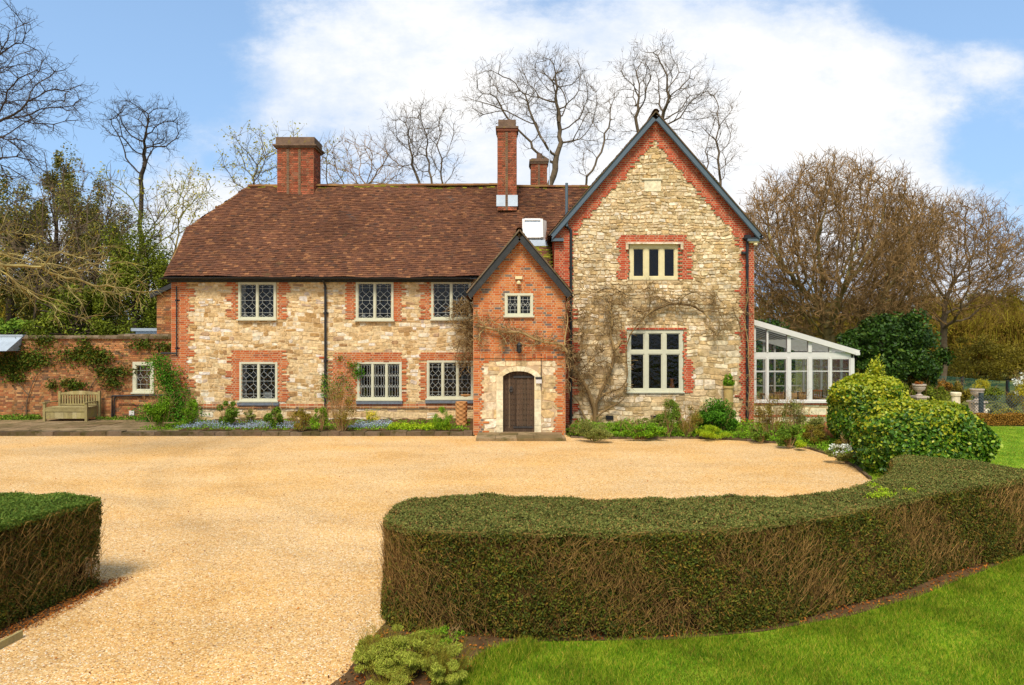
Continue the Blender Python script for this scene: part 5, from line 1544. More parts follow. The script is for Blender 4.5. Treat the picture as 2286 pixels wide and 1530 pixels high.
def hedge(name, label, pts, H, m_top, ntop, nside, ntwig, seed, group=None, leaf=.016, front=None):
    rg = np.random.default_rng(seed)
    area = sum(pts[i][0] * pts[(i + 1) % len(pts)][1] - pts[(i + 1) % len(pts)][0] * pts[i][1] for i in range(len(pts)))
    if area < 0: pts = pts[::-1]                     # counter-clockwise: outward normal = (ty, -tx)
    loop = smooth_loop(pts, 2)
    c = loop.mean(0)
    t = empty(name, (c[0], c[1], 0), label, 'hedge', group)
    zt = lambda x, y: H + .018 * np.sin(x * 2.3 + y) + .012 * np.sin(x * 6.1 - y * 4) + .008 * np.sin(x * 13 + y * 11)
    # top skin
    top = MB()
    P = poly_sample(loop, ntop, rg)
    z = zt(P[:, 0], P[:, 1]) - rg.exponential(.018, len(P)) + rg.normal(size=len(P)) * .006
    C = np.stack([P[:, 0], P[:, 1], z], 1)
    top.leaves(C, leaf * .85, nrm=np.tile([0, 0, .7], (len(C), 1)), aspect=.42, rng=rg)
    # rolled shoulder
    P, Nn, T = edge_sample(loop, int(ntop * .28), rg)
    a = rg.random(len(P)) * 1.35; rr = .07
    C = np.stack([P[:, 0] - Nn[:, 0] * rr * (1 - np.sin(a)), P[:, 1] - Nn[:, 1] * rr * (1 - np.sin(a)), zt(P[:, 0], P[:, 1]) - rr * (1 - np.cos(a)) - rg.random(len(P)) * .03], 1)
    top.leaves(C, leaf * .9, nrm=np.concatenate([Nn * .6, np.full((len(P), 1), .5)], 1), aspect=.42, rng=rg)
    top.build('clipped_top', M[m_top], t)
    # side foliage: patchy, thinner in the middle of the face, thicker at foot and shoulder
    side = MB()
    P, Nn, T = edge_sample(loop, nside, rg)
    v = rg.random(len(P)); s = np.sum(P * np.array([1.0, .7]), 1)
    patch = .9 * np.sin(s * 4.3 + v * 3 + 2 * np.sin(v * 9 + s)) + .7 * np.sin(s * 17 + 4 * np.sin(v * 11)) + np.sin(s * 2.1 + 3 * np.sin(v * 4 + s * .6)) + .8 * np.sin(s * 5.3 + v * 7) + .5 * np.sin(s * 11 - v * 13)
    dens = .72 + .30 * patch + .45 * (np.abs(v - .45) * 2) ** 2
    k = rg.random(len(P)) < np.clip(dens, .08, 1)
    P, Nn, v = P[k], Nn[k], v[k]
    dpt = rg.exponential(.035, len(P)) - .012; bulge = .03 * np.sin(P[:, 0] * 3 + v * 3)
    C = np.stack([P[:, 0] - Nn[:, 0] * (dpt - bulge), P[:, 1] - Nn[:, 1] * (dpt - bulge), .02 + v * (H - .05)], 1)
    side.leaves(C, leaf, nrm=np.concatenate([Nn * .5, np.full((len(P), 1), .2)], 1), aspect=.45, rng=rg)
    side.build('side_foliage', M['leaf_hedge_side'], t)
    # bare twigs: upright and slanting stems just behind the face, forking
    tw = MB()
    P, Nn, T = edge_sample(loop, ntwig, rg)
    v = rg.random(len(P)) ** .8 * (H - .12); ins = rg.uniform(-.02, .13, len(P))
    A = np.stack([P[:, 0] - Nn[:, 0] * ins, P[:, 1] - Nn[:, 1] * ins, v], 1)
    D = np.concatenate([T * (rg.normal(size=(len(P), 1)) * .75 + .35 * np.sin(P[:, :1] * 2.2)) + Nn * rg.normal(size=(len(P), 1)) * .2, np.ones((len(P), 1))], 1)
    D /= np.linalg.norm(D, axis=1, keepdims=True)
    L_ = rg.uniform(.04, .19, (len(P), 1)); B = A + D * L_
    B[:, 2] = np.minimum(B[:, 2], H - .02)
    tw.tubes(A, B, rg.uniform(.0012, .0032, len(P)), .0012, 3)
    D2 = D + np.concatenate([T * rg.normal(size=(len(P), 1)) * .8, rg.normal(size=(len(P), 1)) * .3], 1); D2 /= np.linalg.norm(D2, axis=1, keepdims=True)
    B2 = B + D2 * L_ * .6; B2[:, 2] = np.minimum(B2[:, 2], H - .02)
    tw.tubes(B, B2, .002, .001, 3)
    # main stems from the ground
    ns = int(len(P) / 110)
    P, Nn, T = edge_sample(loop, ns, rg)
    ins = rg.uniform(.04, .14, ns)
    A = np.stack([P[:, 0] - Nn[:, 0] * ins, P[:, 1] - Nn[:, 1] * ins, np.zeros(ns)], 1)
    lean = rg.normal(size=(ns, 1)) * .1
    for s_ in range(4):
        B = A + np.concatenate([T * (lean + rg.normal(size=(ns, 1)) * .16) * .24, np.full((ns, 1), .25)], 1) + rg.normal(size=(ns, 3)) * .015
        tw.tubes(A, B, .0075 - .0015 * s_, .006 - .0015 * s_, 5); A = B
    tw.build('stems', M['twig_hedge'], t)
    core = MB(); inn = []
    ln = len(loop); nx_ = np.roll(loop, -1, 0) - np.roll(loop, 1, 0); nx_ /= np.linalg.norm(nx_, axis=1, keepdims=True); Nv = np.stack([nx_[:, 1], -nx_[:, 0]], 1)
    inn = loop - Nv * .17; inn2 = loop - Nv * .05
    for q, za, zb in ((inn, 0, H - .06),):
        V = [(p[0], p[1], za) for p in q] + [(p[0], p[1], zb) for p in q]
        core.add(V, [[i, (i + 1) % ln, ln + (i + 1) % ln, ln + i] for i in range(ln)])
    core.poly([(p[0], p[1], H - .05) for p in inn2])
    core.build('dark_core', M['core'], t)
    return t


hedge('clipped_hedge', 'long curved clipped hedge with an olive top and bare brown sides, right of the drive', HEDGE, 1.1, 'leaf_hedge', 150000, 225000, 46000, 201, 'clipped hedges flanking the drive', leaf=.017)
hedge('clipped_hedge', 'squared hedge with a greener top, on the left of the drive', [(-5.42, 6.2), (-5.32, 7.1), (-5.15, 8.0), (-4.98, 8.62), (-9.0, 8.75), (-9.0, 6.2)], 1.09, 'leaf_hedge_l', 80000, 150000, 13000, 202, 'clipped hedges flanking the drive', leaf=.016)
# lime flowers sprouting on the curved hedge
tf = MB(); rgf = np.random.default_rng(5)
for (px, py) in ((1950, 1083), (1975, 1095), (1950, 1107), (1985, 1105), (2030, 1095), (1965, 1104)):
    x, y = GP(px, py, 1.12); P = rgf.normal(size=(260, 3))[:110] * (.04, .05, .012) + (x, y, 1.125); tf.leaves(P, .012, nrm=np.tile([0, 0, 1.], (110, 1)), rng=rgf)
o = tf.build('sprouting_blossom', M['leaf_lime'], None, (4.8, 8.7, 1.1)); tag(o, 'lime yellow sprigs growing through the top of the curved hedge', 'blossom', kind='stuff')


# ------------------------------------------------------------------ ivy mounds
def ivy_mound(label, px, Y, rx, ry, zc, rz, n, seed, newf, size=.05):
    rg = np.random.default_rng(seed); x = X(px, Y)
    t = empty('ivy_mound', (x, Y, 0), label, 'bush', 'rounded ivy mounds by the lawn')
    v = rg.normal(size=(n, 3)); v /= np.linalg.norm(v, axis=1, keepdims=True)
    lump = 1 + .085 * np.sin(v[:, 0] * 5 + seed) * np.sin(v[:, 2] * 6 + 1) + .04 * np.sin(v[:, 0] * 11 + v[:, 1] * 9)
    sq = 1 / (np.abs(v[:, 0]) ** 2.8 + np.abs(v[:, 1]) ** 2.8 + np.abs(v[:, 2]) ** 2.8) ** (1 / 2.8)
    rad = lump * sq * (1 - rg.exponential(.06, n)); rad += .025 * np.sin(v[:, 0] * 23 + v[:, 1] * 11) * np.sin(v[:, 2] * 19 + v[:, 0] * 7); rad += (rg.random(n) < .05) * rg.random(n) * .07
    P = v * rad[:, None] * (rx, ry, rz) + (x, Y, zc)
    k = P[:, 2] > .03; P, vv = P[k], v[k]
    nw = (vv[:, 2] + .12 * np.sin(vv[:, 0] * 7 + 2) > newf + rg.normal(size=len(vv)) * .2) | (rg.random(len(vv)) < .05)
    a = MB(); a.leaves(P[~nw], size, nrm=vv[~nw] * 1.1, aspect=.75, rng=rg); a.build('foliage', M['leaf_ivy'], t)
    b = MB(); b.leaves(P[nw] + vv[nw] * .03, size * .9, nrm=vv[nw] * .8, aspect=.75, rng=rg); f = b.build('foliage', M['leaf_ivy_new'], t); f['label'] = 'yellow green new leaves'
    c = MB(); nl, nr_ = 18, 10; V = []
    for i in range(nr_ + 1):
        ph = math.pi * i / nr_
        for j in range(nl):
            th = 2 * math.pi * j / nl; w = (math.sin(ph) * math.cos(th), math.sin(ph) * math.sin(th), math.cos(ph))
            s = .80 / (abs(w[0]) ** 2.8 + abs(w[1]) ** 2.8 + abs(w[2]) ** 2.8) ** (1 / 2.8)
            V.append((x + w[0] * s * rx, Y + w[1] * s * ry, max(0, zc + w[2] * s * rz)))
    c.add(V, [[i * nl + j, i * nl + (j + 1) % nl, (i + 1) * nl + (j + 1) % nl, (i + 1) * nl + j] for i in range(nr_) for j in range(nl)])
    c.build('dark_core', M['core'], t)
    if seed == 211:
        P = rg.normal(size=(500, 3)) * (.09, .09, .16) + (x + .22, Y, zc + rz + .12); b = MB(); b.leaves(P, size, rng=rg); f = b.build('tuft', M['leaf_ivy_new'], t); f['kind'] = 'stuff'
    st = MB(); m_ = 60
    v = rg.normal(size=(m_, 3)); v[:, 2] = np.abs(v[:, 2]) + .4; v /= np.linalg.norm(v, axis=1, keepdims=True)
    p = v * (rx, ry, rz) * .93 + (x, Y, zc); q = p + v * rg.uniform(.05, .2, (m_, 1)); st.tubes(p, q, .006, .003, 3)
    C = np.repeat(q, 5, 0) + rg.normal(size=(m_ * 5, 3)) * .04; st.leaves(C, size * .8, rng=rg); o_ = st.build('shoots', M['leaf_ivy_new'], t); o_['kind'] = 'stuff'
    return t


ivy_mound('taller ivy mound with a pointed tuft, nearer the glass lean-to', 1938, 18.6, .90, .95, 1.12, .95, 25000, 211, .50, .048)
ivy_mound('broad ivy mound just behind the end of the curved hedge', 2056, 15.6, 1.31, 1.05, .70, .93, 38000, 212, .76, .044)


# ------------------------------------------------------------------ shrubs and border plants
def shrub(label, x, y, z, rx, ry, h, n, size, m, seed, name='shrub', cat='shrub', group=None, stems=14, stem_m='twig_tan', upright=.0, aspect=.45, dense=.5, flowers=None, nclump=16, cr=.34, tall=None, sr=.008):
    rg = np.random.default_rng(seed)
    t = empty(name, (x, y, z), label, cat, group)
    P, nr = clump_pts(n, (x, y, z + h * .52), (rx, ry, h * .52), rg, nclump, cr, dense, floor=z + .01)
    lf = MB(); lf.leaves(P, size, nrm=nr * .5, aspect=aspect, up=upright, rng=rg)
    fo = lf.build('foliage', M[m], t)
    if stems:
        st = MB(); k = stems
        e = np.stack([x + rg.uniform(-1, 1, k) * rx * .8, y + rg.uniform(-1, 1, k) * ry * .6, z + h * rg.uniform(.55, 1.0, k)], 1)
        b = np.stack([x + (e[:, 0] - x) * .25, y + (e[:, 1] - y) * .25, np.full(k, z - .02)], 1)
        md = (b + e) / 2 + rg.normal(size=(k, 3)) * .05 * h
        st.tubes(b, md, sr, sr * .8, 4); st.tubes(md, e, sr * .8, sr * .4, 4)
        d = e - md; d /= np.linalg.norm(d, axis=1, keepdims=True)
        twig_spray(st, np.concatenate([e, md]), np.concatenate([d, d]), 4, h * .35, sr * .4, rg, up=.3)
        st.build('stems', M[stem_m], t)
    if flowers:
        fm, fn, fs_ = flowers; f = MB(); Q, _ = clump_pts(fn, (x, y, z + h * .75), (rx * .95, ry * .95, h * .4), rg, nclump, cr, .6)
        f.leaves(Q, fs_, aspect=.8, rng=rg); o_ = f.build('flowers', M[fm], t); o_['kind'] = 'stuff'
    return t


def at(px, py_base, z=.12):
    Y = GY(py_base, z); return X(px, Y), Y


GB = 'plants in the bed before the main front'
bed = [  # px centre, py base, width px, height px, leaves, size, material, label, opts
    (355, 955, 60, 70, 3600, .035, 'leaf_bright', 'bright green bush spreading at the foot of the climbing rose', {}),
    (428, 948, 40, 55, 2000, .03, 'leaf_bright', 'small leafy bush right of the climbing rose foot', {}),
    (508, 952, 44, 50, 2200, .04, 'leaf_mid', 'rounded green peony-like clump under the left ground floor window', {}),
    (560, 945, 26, 30, 500, .03, 'leaf_grey', 'thin grey green sprig against the plinth', {}),
    (614, 955, 40, 42, 1900, .04, 'leaf_mid', 'compact green clump halfway to the black downpipe', {}),
    (672, 960, 52, 42, 1600, .024, 'leaf_olive', 'yellow olive shrub left of the downpipe', {}),
    (715, 960, 40, 46, 1700, .028, 'leaf_bright', 'fresh green shrub at the foot of the downpipe', {}),
    (762, 960, 70, 95, 1700, .02, 'leaf_olive', 'tall wispy brown-stemmed shrub right of the downpipe', dict(stems=34, stem_m='twig_tan')),
    (985, 958, 50, 46, 900, .05, 'leaf_bright', 'strap-leaved green clump beside the twisted clay pot', dict(upright=3, aspect=.14, stems=0)),
    (830, 948, 30, 30, 300, .03, 'petal_yellow', 'small yellow flowered tuft near the plinth', dict(stems=8, stem_m='leaf_lime')),
]
for i, (px, pb, w, h, n, s, m, lb, kw) in enumerate(bed):
    x, y = at(px, pb, .16); sc_ = y / F
    y = min(y, YM - .35)
    shrub(lb, x, y, .15, w * sc_ / 1.8, .34, h * sc_ * 1.1, int(n * 1.5), s, m, 300 + i, group=GB, **kw)
rgp = np.random.default_rng(77)
def cover(name, label, cat, pts_px, n, h, m, size, seed, z=.13, **kw):
    rg = np.random.default_rng(seed)
    P = poly_sample(pts_px, n, rg); zz = z + rg.random(len(P)) ** 1.5 * h * (.6 + .4 * np.sin(P[:, 0] * 3.3) * np.sin(P[:, 1] * 2.9 + 1))
    mb = MB(); mb.leaves(np.stack([P[:, 0], P[:, 1], zz], 1), size, rng=rg, **kw)
    c = np.array(pts_px).mean(0)
    o = mb.build(name, M[m], None, (c[0], c[1], z)); tag(o, label, cat, kind='stuff'); return o
xa = lambda px, Y: X(px, Y)
cover('forget_me_nots', 'pale blue drift of small flowers along the front of the bed', 'flowers', [(xa(400, 23), 22.55), (xa(670, 23), 22.5), (xa(670, 23), 23.6), (xa(410, 23), 23.7)], 3000, .24, 'petal_blue', .022, 401, .17)
cover('forget_me_nots', 'pale blue patch of small flowers below the middle ground floor window', 'flowers', [(xa(775, 23), 22.6), (xa(880, 23), 22.6), (xa(870, 23), 23.7), (xa(790, 23), 23.7)], 1500, .26, 'petal_blue', .022, 402, .17)
cover('ground_cover', 'low green leaves filling the bed before the main front', 'ground cover', [(xa(330, 23), 22.35), (xa(1050, 23), 22.35), (xa(1050, 24.6), 24.8), (xa(400, 24.6), 24.8)], 15000, .16, 'leaf_bright', .028, 403, .12)
cover('ground_cover', 'bright lime leaves low in the bed near the porch', 'ground cover', [(xa(870, 23), 22.4), (xa(1010, 23), 22.4), (xa(1000, 23), 23.4), (xa(880, 23), 23.4)], 3000, .2, 'leaf_lime', .04, 404, .14)
cover('ground_cover', 'weedy green tufts at the foot of the garden wall', 'ground cover', [(xa(0, 25.6), 25.4), (xa(90, 25.6), 25.4), (xa(90, 25.6), 25.8), (xa(0, 25.6), 25.8)], 1300, .3, 'leaf_mid', .04, 405, .1)
cover('ground_cover', 'weedy green tufts between the bench and the rose', 'ground cover', [(xa(215, 25.6), 25.5), (xa(330, 25.6), 25.4), (xa(330, 25.6), 25.8), (xa(215, 25.6), 25.8)], 900, .2, 'leaf_mid', .035, 406, .1)

GR = 'plants in the curved bed by the gable'
bed2 = [
    (1330, 982, 90, 38, 3200, .022, 'leaf_grey', 'low grey lavender spilling over the gravel near the porch', dict(upright=1, stems=24, stem_m='leaf_grey')),
    (1290, 970, 50, 25, 900, .03, 'leaf_mid', 'small green tuft at the porch corner', {}),
    (1385, 965, 50, 30, 900, .03, 'leaf_bright', 'bright small bush right of the wisteria foot', {}),
    (1430, 978, 95, 34, 2600, .036, 'leaf_bright', 'bright leafy perennials along the bed edge under the large window', {}),
    (1450, 968, 70, 36, 1200, .028, 'leaf_grey', 'greyish heather-like shrub behind the bright perennials', {}),
    (1492, 972, 62, 75, 2600, .028, 'leaf_mid', 'upright olive green shrub under the right edge of the large window', {}),
    (1535, 972, 60, 62, 1800, .02, 'leaf_olive', 'brownish wispy shrub left of the dark green bush', dict(stems=26)),
    (1600, 966, 98, 66, 7000, .036, 'leaf_rose', 'dense dark green bush in front of the tall clay pot', dict(nclump=26)),
    (1585, 978, 90, 24, 1200, .06, 'leaf_lime', 'low clump of lime strap leaves on the bed edge', dict(upright=3, aspect=.14, stems=0)),
    (1725, 972, 80, 78, 1800, .026, 'leaf_olive', 'open twiggy shrub with pale leaves under the glass lean-to', dict(stems=30)),
    (1775, 975, 60, 85, 1500, .026, 'leaf_grey', 'tall airy shrub against the lean-to plinth', dict(stems=26)),
    (1700, 985, 50, 32, 900, .03, 'leaf_mid', 'low green shrub at the downpipe foot by the brick corner', {}),
    (1760, 996, 56, 46, 2600, .032, 'leaf_mid', 'blue green rounded shrub near the gravel curve', {}),
    (1822, 994, 66, 40, 3000, .022, 'leaf_olive', 'soft rounded olive clump left of the terracotta jar', {}),
    (1835, 972, 52, 40, 1600, .026, 'leaf_grey', 'grey green shrub behind the terracotta jar', {}),
    (1785, 1000, 26, 16, 260, .05, 'leaf_lime', 'tiny lime tuft on the gravel curve', dict(upright=2, aspect=.2, stems=0)),
    (1880, 1028, 70, 32, 2400, .02, 'leaf_grey', 'white flowered mat of grey leaves at the end of the bed', dict(flowers=('petal_white', 330, .022), stems=0)),
    (1905, 1010, 70, 34, 2000, .022, 'leaf_olive', 'low olive shrub at the foot of the taller ivy mound', {}),
]
for i, (px, pb, w, h, n, s, m, lb, kw) in enumerate(bed2):
    x, y = at(px, pb, .08); sc_ = y / F
    y = min(y, YG - .35)
    shrub(lb, x, y, .06, w * sc_ / 1.8, max(.22, w * sc_ * .35), h * sc_ * 1.1, int(n * 1.6), s, m, 340 + i, group=GR, **kw)
cv = [(c[0], c[1] + .1) for c in curve[:-2]]
cover('ground_cover', 'mixed low leaves filling the curved bed', 'ground cover', cv + [(11.5, 20), (11.5, 24), (2.2, 24.2)], 34000, .3, 'leaf_bright', .032, 407, .06)
cover('ground_cover', 'low grey green mat along the last of the gravel curve', 'ground cover', [(c[0] - .02, c[1] + .03) for c in curve[5:-2]] + [(c[0] + .9, c[1] + .9) for c in curve[5:-2]][::-1], 9000, .14, 'leaf_grey', .024, 409, .02)
cover('grass_tufts', 'small wedge of bright grass between the bed and the broad ivy mound', 'grass', [curve[-3], curve[-2], (8.6, 15.2), (9.2, 17)], 2600, .09, 'blade', .03, 408, .0, up=3, aspect=.1)

# lavender at the drive mouth
LV = 'lavender clumps at the corner of the drive'
for i, (px, pb, w, h, m, lb) in enumerate([(905, 1500, 200, 85, 'leaf_lav', 'large soft lavender clump at the drive corner, touching the leaf litter'), (1000, 1528, 110, 75, 'leaf_lav', 'paler lavender clump at the bottom edge beside the grass'),
                                           (870, 1545, 110, 40, 'leaf_lav', 'low lavender clump cut by the bottom edge'), (840, 1490, 110, 60, 'leaf_lav', 'thin straggling lavender nearest the gravel')]):
    Y = GY(pb); x = X(px, Y); s_ = Y / F
    shrub(lb, x, Y, 0, w * s_ / 1.75, .30, h * s_ * 1.15, 22000 if w > 150 else 11000, .013, m, 380 + i, name='lavender', cat='lavender', group=LV, upright=1.5, aspect=.25, stems=60, stem_m='leaf_olive', sr=.003, nclump=40, cr=.22)
shrub('upright leafy sprig of euphorbia against the hedge foot', X(995, 6.95), 6.72, 0, .20, .14, .19, 1500, .013, 'leaf_bright', 391, name='euphorbia', cat='plant', upright=1, stems=14, sr=.003)

# ------------------------------------------------------------------ lawn grass and litter
rgb = np.random.default_rng(91)
def blades(pts, n, h, w, rg, z=0):
    P = poly_sample(pts, n, rg); m = len(P)
    a = rg.random(m) * 2 * np.pi; hh = h * rg.uniform(.5, 1.3, m) * (1 + .35 * np.sin(P[:, 0] * 3.1) * np.sin(P[:, 1] * 4.3))
    ln = rg.normal(size=(m, 2)) * .45 * hh[:, None]
    B = np.stack([P[:, 0], P[:, 1], np.full(m, z)], 1)
    S_ = np.stack([np.cos(a), np.sin(a), np.zeros(m)], 1) * w
    T_ = B + np.stack([ln[:, 0], ln[:, 1], hh], 1)
    V = np.stack([B - S_, B + S_, T_], 1)
    return V.reshape(-1, 3), np.arange(m * 3).reshape(m, 3)
gb = MB()
near = [(-.45, 5.7), (-.15, 6.6), (.3, 6.82), (1.6, 6.85), (2.6, 7.05), (3.7, 7.45), (4.8, 8.03), (5.75, 8.65), (7.4, 9.7), (8.8, 9.8), (8.8, 7.5), (6, 5.4), (-.4, 5.4)]
gb.add(*blades(near, 210000, .042, .0026, rgb))
edge = [(-.45, 6.1), (-.2, 6.66), (.3, 6.88), (1.6, 6.91), (2.6, 7.11), (3.7, 7.51), (4.8, 8.09), (5.75, 8.71), (7.4, 9.76), (7.4, 9.6), (5.75, 8.55), (4.8, 7.93), (3.7, 7.35), (2.6, 6.95), (1.6, 6.75), (.3, 6.7), (-.1, 6.5), (-.3, 6.0)]
gb.add(*blades(edge, 14000, .065, .003, rgb))
gb.add(*blades([(-.75, 5.3), (-.55, 5.9), (-.32, 6.55), (.2, 6.9), (.3, 6.7), (0, 6.3), (-.25, 5.4)], 9000, .075, .003, rgb))
gb.add(*blades([(7.5, 11.6), (8.6, 10.2), (14, 12), (18, 24.5), (10.5, 24.5), (9.0, 16)], 60000, .03, .006, rgb))
o = gb.build('lawn_grass', M['blade'], None, (3, 7, 0)); tag(o, 'bright green mown grass blades of the lawn', 'grass', kind='stuff')
pb = MB(); k = 26000
P = poly_sample([(-5.2, 5.8), (-1.5, 5.8), (-1.5, 8.6), (4.5, 9.2), (6, 12), (-9, 12), (-9, 9), (-5.1, 8.7)], k, rgb); k = len(P)
r_ = rgb.uniform(.004, .010, (k, 1)); zc_ = np.stack([P[:, 0], P[:, 1], np.full(k, .003)], 1)
dv = np.array([[1, 0, 0], [0, 1, 0], [-1, 0, 0], [0, -1, 0], [0, 0, .7], [0, 0, -.4]], float)
th = rgb.random(k) * 6.28; c_, s_ = np.cos(th), np.sin(th); Q = np.einsum('vj,k->kvj', dv, np.ones(k)) * rgb.uniform(.6, 1.4, (k, 6, 1))
Q = np.stack([Q[..., 0] * c_[:, None] - Q[..., 1] * s_[:, None], Q[..., 0] * s_[:, None] + Q[..., 1] * c_[:, None], Q[..., 2]], -1) * r_[:, None, :] + zc_[:, None]
b6 = (np.arange(k) * 6)[:, None]
pb.add(Q.reshape(-1, 3), np.concatenate([b6 + np.array([[i, (i + 1) % 4, 4]]) for i in range(4)]))
M['pebble'] = mat('loose_pebbles', [(0, '#a88254'), (.25, '#d8b078'), (.5, '#c49460'), (.7, '#eed4a4'), (.88, '#e8dcc4'), (1, '#8c7050')], rough=.8, namt=.1)
o = pb.build('loose_pebbles', M['pebble'], None, (-3, 8, 0)); tag(o, 'loose golden pebbles lying on the drive', 'gravel', kind='stuff')
lt = MB()
P = poly_sample([(-1.95, 5.3), (-1.2, 5.3), (-.5, 5.9), (-.2, 6.6), (.3, 6.85), (1.6, 6.9), (2.6, 7.1), (3.7, 7.5), (4.8, 8.06), (5.75, 8.68), (7.4, 9.7), (8.1, 10.0), (7.9, 10.2), (5.8, 9.2), (4.2, 8.0), (2.9, 7.45), (1.6, 7.15), (.3, 7.1), (-1.4, 7.1), (-1.5, 6.4)], 9000, rgb)
lt.leaves(np.stack([P[:, 0], P[:, 1], .012 + rgb.random(len(P)) * .02], 1), .016, nrm=np.tile([0, 0, 1.6], (len(P), 1)), rng=rgb)
P = poly_sample([(-5.9, 6.3), (-5.2, 6.3), (-5.0, 7.2), (-4.8, 8.7), (-5.2, 8.6), (-5.5, 7)], 2600, rgb)
lt.leaves(np.stack([P[:, 0], P[:, 1], .012 + rgb.random(len(P)) * .015], 1), .013, nrm=np.tile([0, 0, 1.6], (len(P), 1)), rng=rgb)
P = poly_sample([(-5.1, 5.8), (-1.5, 5.8), (-1.5, 8.8), (5, 9.5), (7, 14), (2, 21), (-16, 21.6), (-16, 10), (-5.0, 8.8)], 420, rgb)
lt.leaves(np.stack([P[:, 0], P[:, 1], np.full(len(P), .014)], 1), .018, nrm=np.tile([0, 0, 1.6], (len(P), 1)), rng=rgb)
o = lt.build('leaf_litter', M['leaf_dry'], None, (2, 7, 0)); tag(o, 'brown dead leaves scattered under the hedges', 'leaf litter', kind='stuff')
eb = MB(); a, b = GP(-40, 1470), GP(48, 1424); eb.bar((a[0], a[1], .03), (b[0], b[1], .03), .03, .09)
o = eb.build('edging_board', M['teak'], None, (a[0], a[1], 0)); tag(o, 'short wooden edging board by the left hedge', 'board')

# ------------------------------------------------------------------ garden wall and its bits
wx0, wx1 = X(-160, YW), XL + .02
gwz = Z(757, YW); stepx = X(255, YW)
gwe = empty('garden_wall', ((wx0 + wx1) / 2, YW, 0), 'long weathered brick garden wall with creeper, running left from the house', 'wall')
wh = [hole(297, 344, 808, 879, YW)]
mb = MB(); wall_plane(mb, wx0, wx1, 0, gwz, YW, wh, 1)
bricks(mb, (wx0, YW, 0), (1, 0, 0), (0, -1, 0), wx1 - wx0, gwz, lambda u, v: not inhole(wx0 + u, v, wh), 0, 1, seed=71)
mb.quad((wx0, YW + .35, 0), (wx1, YW + .35, 0), (wx1, YW + .35, gwz), (wx0, YW + .35, gwz), 0)
mb.build('wall', [M['brick_old'], M['mortar_dark']], gwe)
cp = MB(); x = wx0
rgc = random.Random(8)
while x < wx1 - .02:
    w = min(.24, wx1 - x); dz = .0 if x < stepx else .05
    cp.box(x + .004, x + w - .004, YW - .09, YW + .42, gwz + dz * 0 + .002, gwz + .05 + dz + rgc.uniform(-.004, .004)); x += w
V = []
n = int((wx1 - wx0) / .24)
for i in range(n):
    a, b = wx0 + i * .24 + .003, wx0 + (i + 1) * .24 - .003; dz = .05 if a > stepx else 0; h = .09 + rgc.uniform(-.006, .006)
    zb = gwz + .05 + dz
    cp.add([(a, YW - .07, zb), (b, YW - .07, zb), (b, YW + .02, zb + h), (a, YW + .02, zb + h), (a, YW + .3, zb + h), (b, YW + .3, zb + h), (b, YW + .4, zb), (a, YW + .4, zb)],
           [[0, 1, 2, 3], [3, 2, 5, 4], [4, 5, 6, 7], [0, 3, 4, 7], [1, 6, 5, 2]])
cp.build('coping', M['kerb'], gwe)
make_window(gwe, 297, 344, 808, 879, YW, lights=1, kind='small', cols=2, frame=.13, mull=.05, inset=0., depth=.3, came=.007, room=.5)
ds2 = MB(); ds2.box(X(296, YW), X(346, YW), YW - .1, YW - .005, Z(884, YW), Z(880, YW)); ds2.build('sill', M['kerb'], gwe)
pp = MB(); pp.path([(X(253, YW), YW - .08, .1), (X(253, YW), YW - .08, Z(884, YW)), (X(375, YW), YW - .08, Z(882, YW))], .035, None, 8)
pp.path([(X(258, YW), YW - .08, .1), (X(258, YW), YW - .08, Z(890, YW)), (X(263, YW), YW - .08, Z(884, YW))], .022, None, 8); pp.build('drainpipe', M['black'], gwe)
p2 = MB(); p2.path([(X(265, YW), YW - .05, Z(902, YW)), (X(300, YW), YW - .05, Z(902, YW)), (X(303, YW), YW - .05, Z(905, YW)), (X(372, YW), YW - .05, Z(905, YW))], .014, None, 6); p2.build('cable', M['black'], gwe)
vv = MB(); vv.box(X(290, YW), X(301, YW), YW - .06, YW - .01, Z(927, YW), Z(917, YW)); vv.build('vent_cover', M['white'], gwe)
ca = MB(); c0, c1_ = X(-60, YW), X(32, YW - .5)
ca.add([(c0, YW - .75, Z(784, YW - .7)), (c1_ - .12, YW - .75, Z(784, YW - .7)), (c1_, YW - .05, Z(751, YW)), (c0, YW - .05, Z(751, YW)), (c0, YW - .05, Z(784, YW - .7)), (c1_ - .12, YW - .05, Z(784, YW - .7))],
       [[0, 1, 2, 3], [0, 4, 5, 1], [1, 5, 2], [0, 3, 4]][:2]); ca.add([(c1_ - .12, YW - .75, Z(784, YW - .7)), (c1_ - .12, YW - .05, Z(784, YW - .7)), (c1_, YW - .05, Z(751, YW))], [[0, 1, 2]])
ca.box(c0, c1_ + .02, YW - .1, YW + .1, Z(751, YW) - .02, Z(751, YW) + .06)
ca.build('canopy', M['lead'], gwe)
o = empty('lead_roof', (X(320, 28.5), 28.5, 0), 'low lead covered roof lantern peeping over the wall beside the house', 'roof')
lr = MB(); Yl = 28.5; zt0 = Z(733, Yl)
lr.box(X(292, Yl), X(352, Yl), Yl, Yl + 1.5, zt0 - .12, zt0); lr.box(X(300, Yl), X(352, Yl), Yl + .1, Yl + 1.4, zt0 - .24, zt0 - .12); lr.box(X(284, Yl), X(352, Yl), Yl - .2, Yl + 1.6, zt0 - .36, zt0 - .24); lr.box(X(300, Yl), X(352, Yl), Yl + .1, Yl + 1.4, 0, zt0 - .36)
lr.build('roof', M['lead'], o)

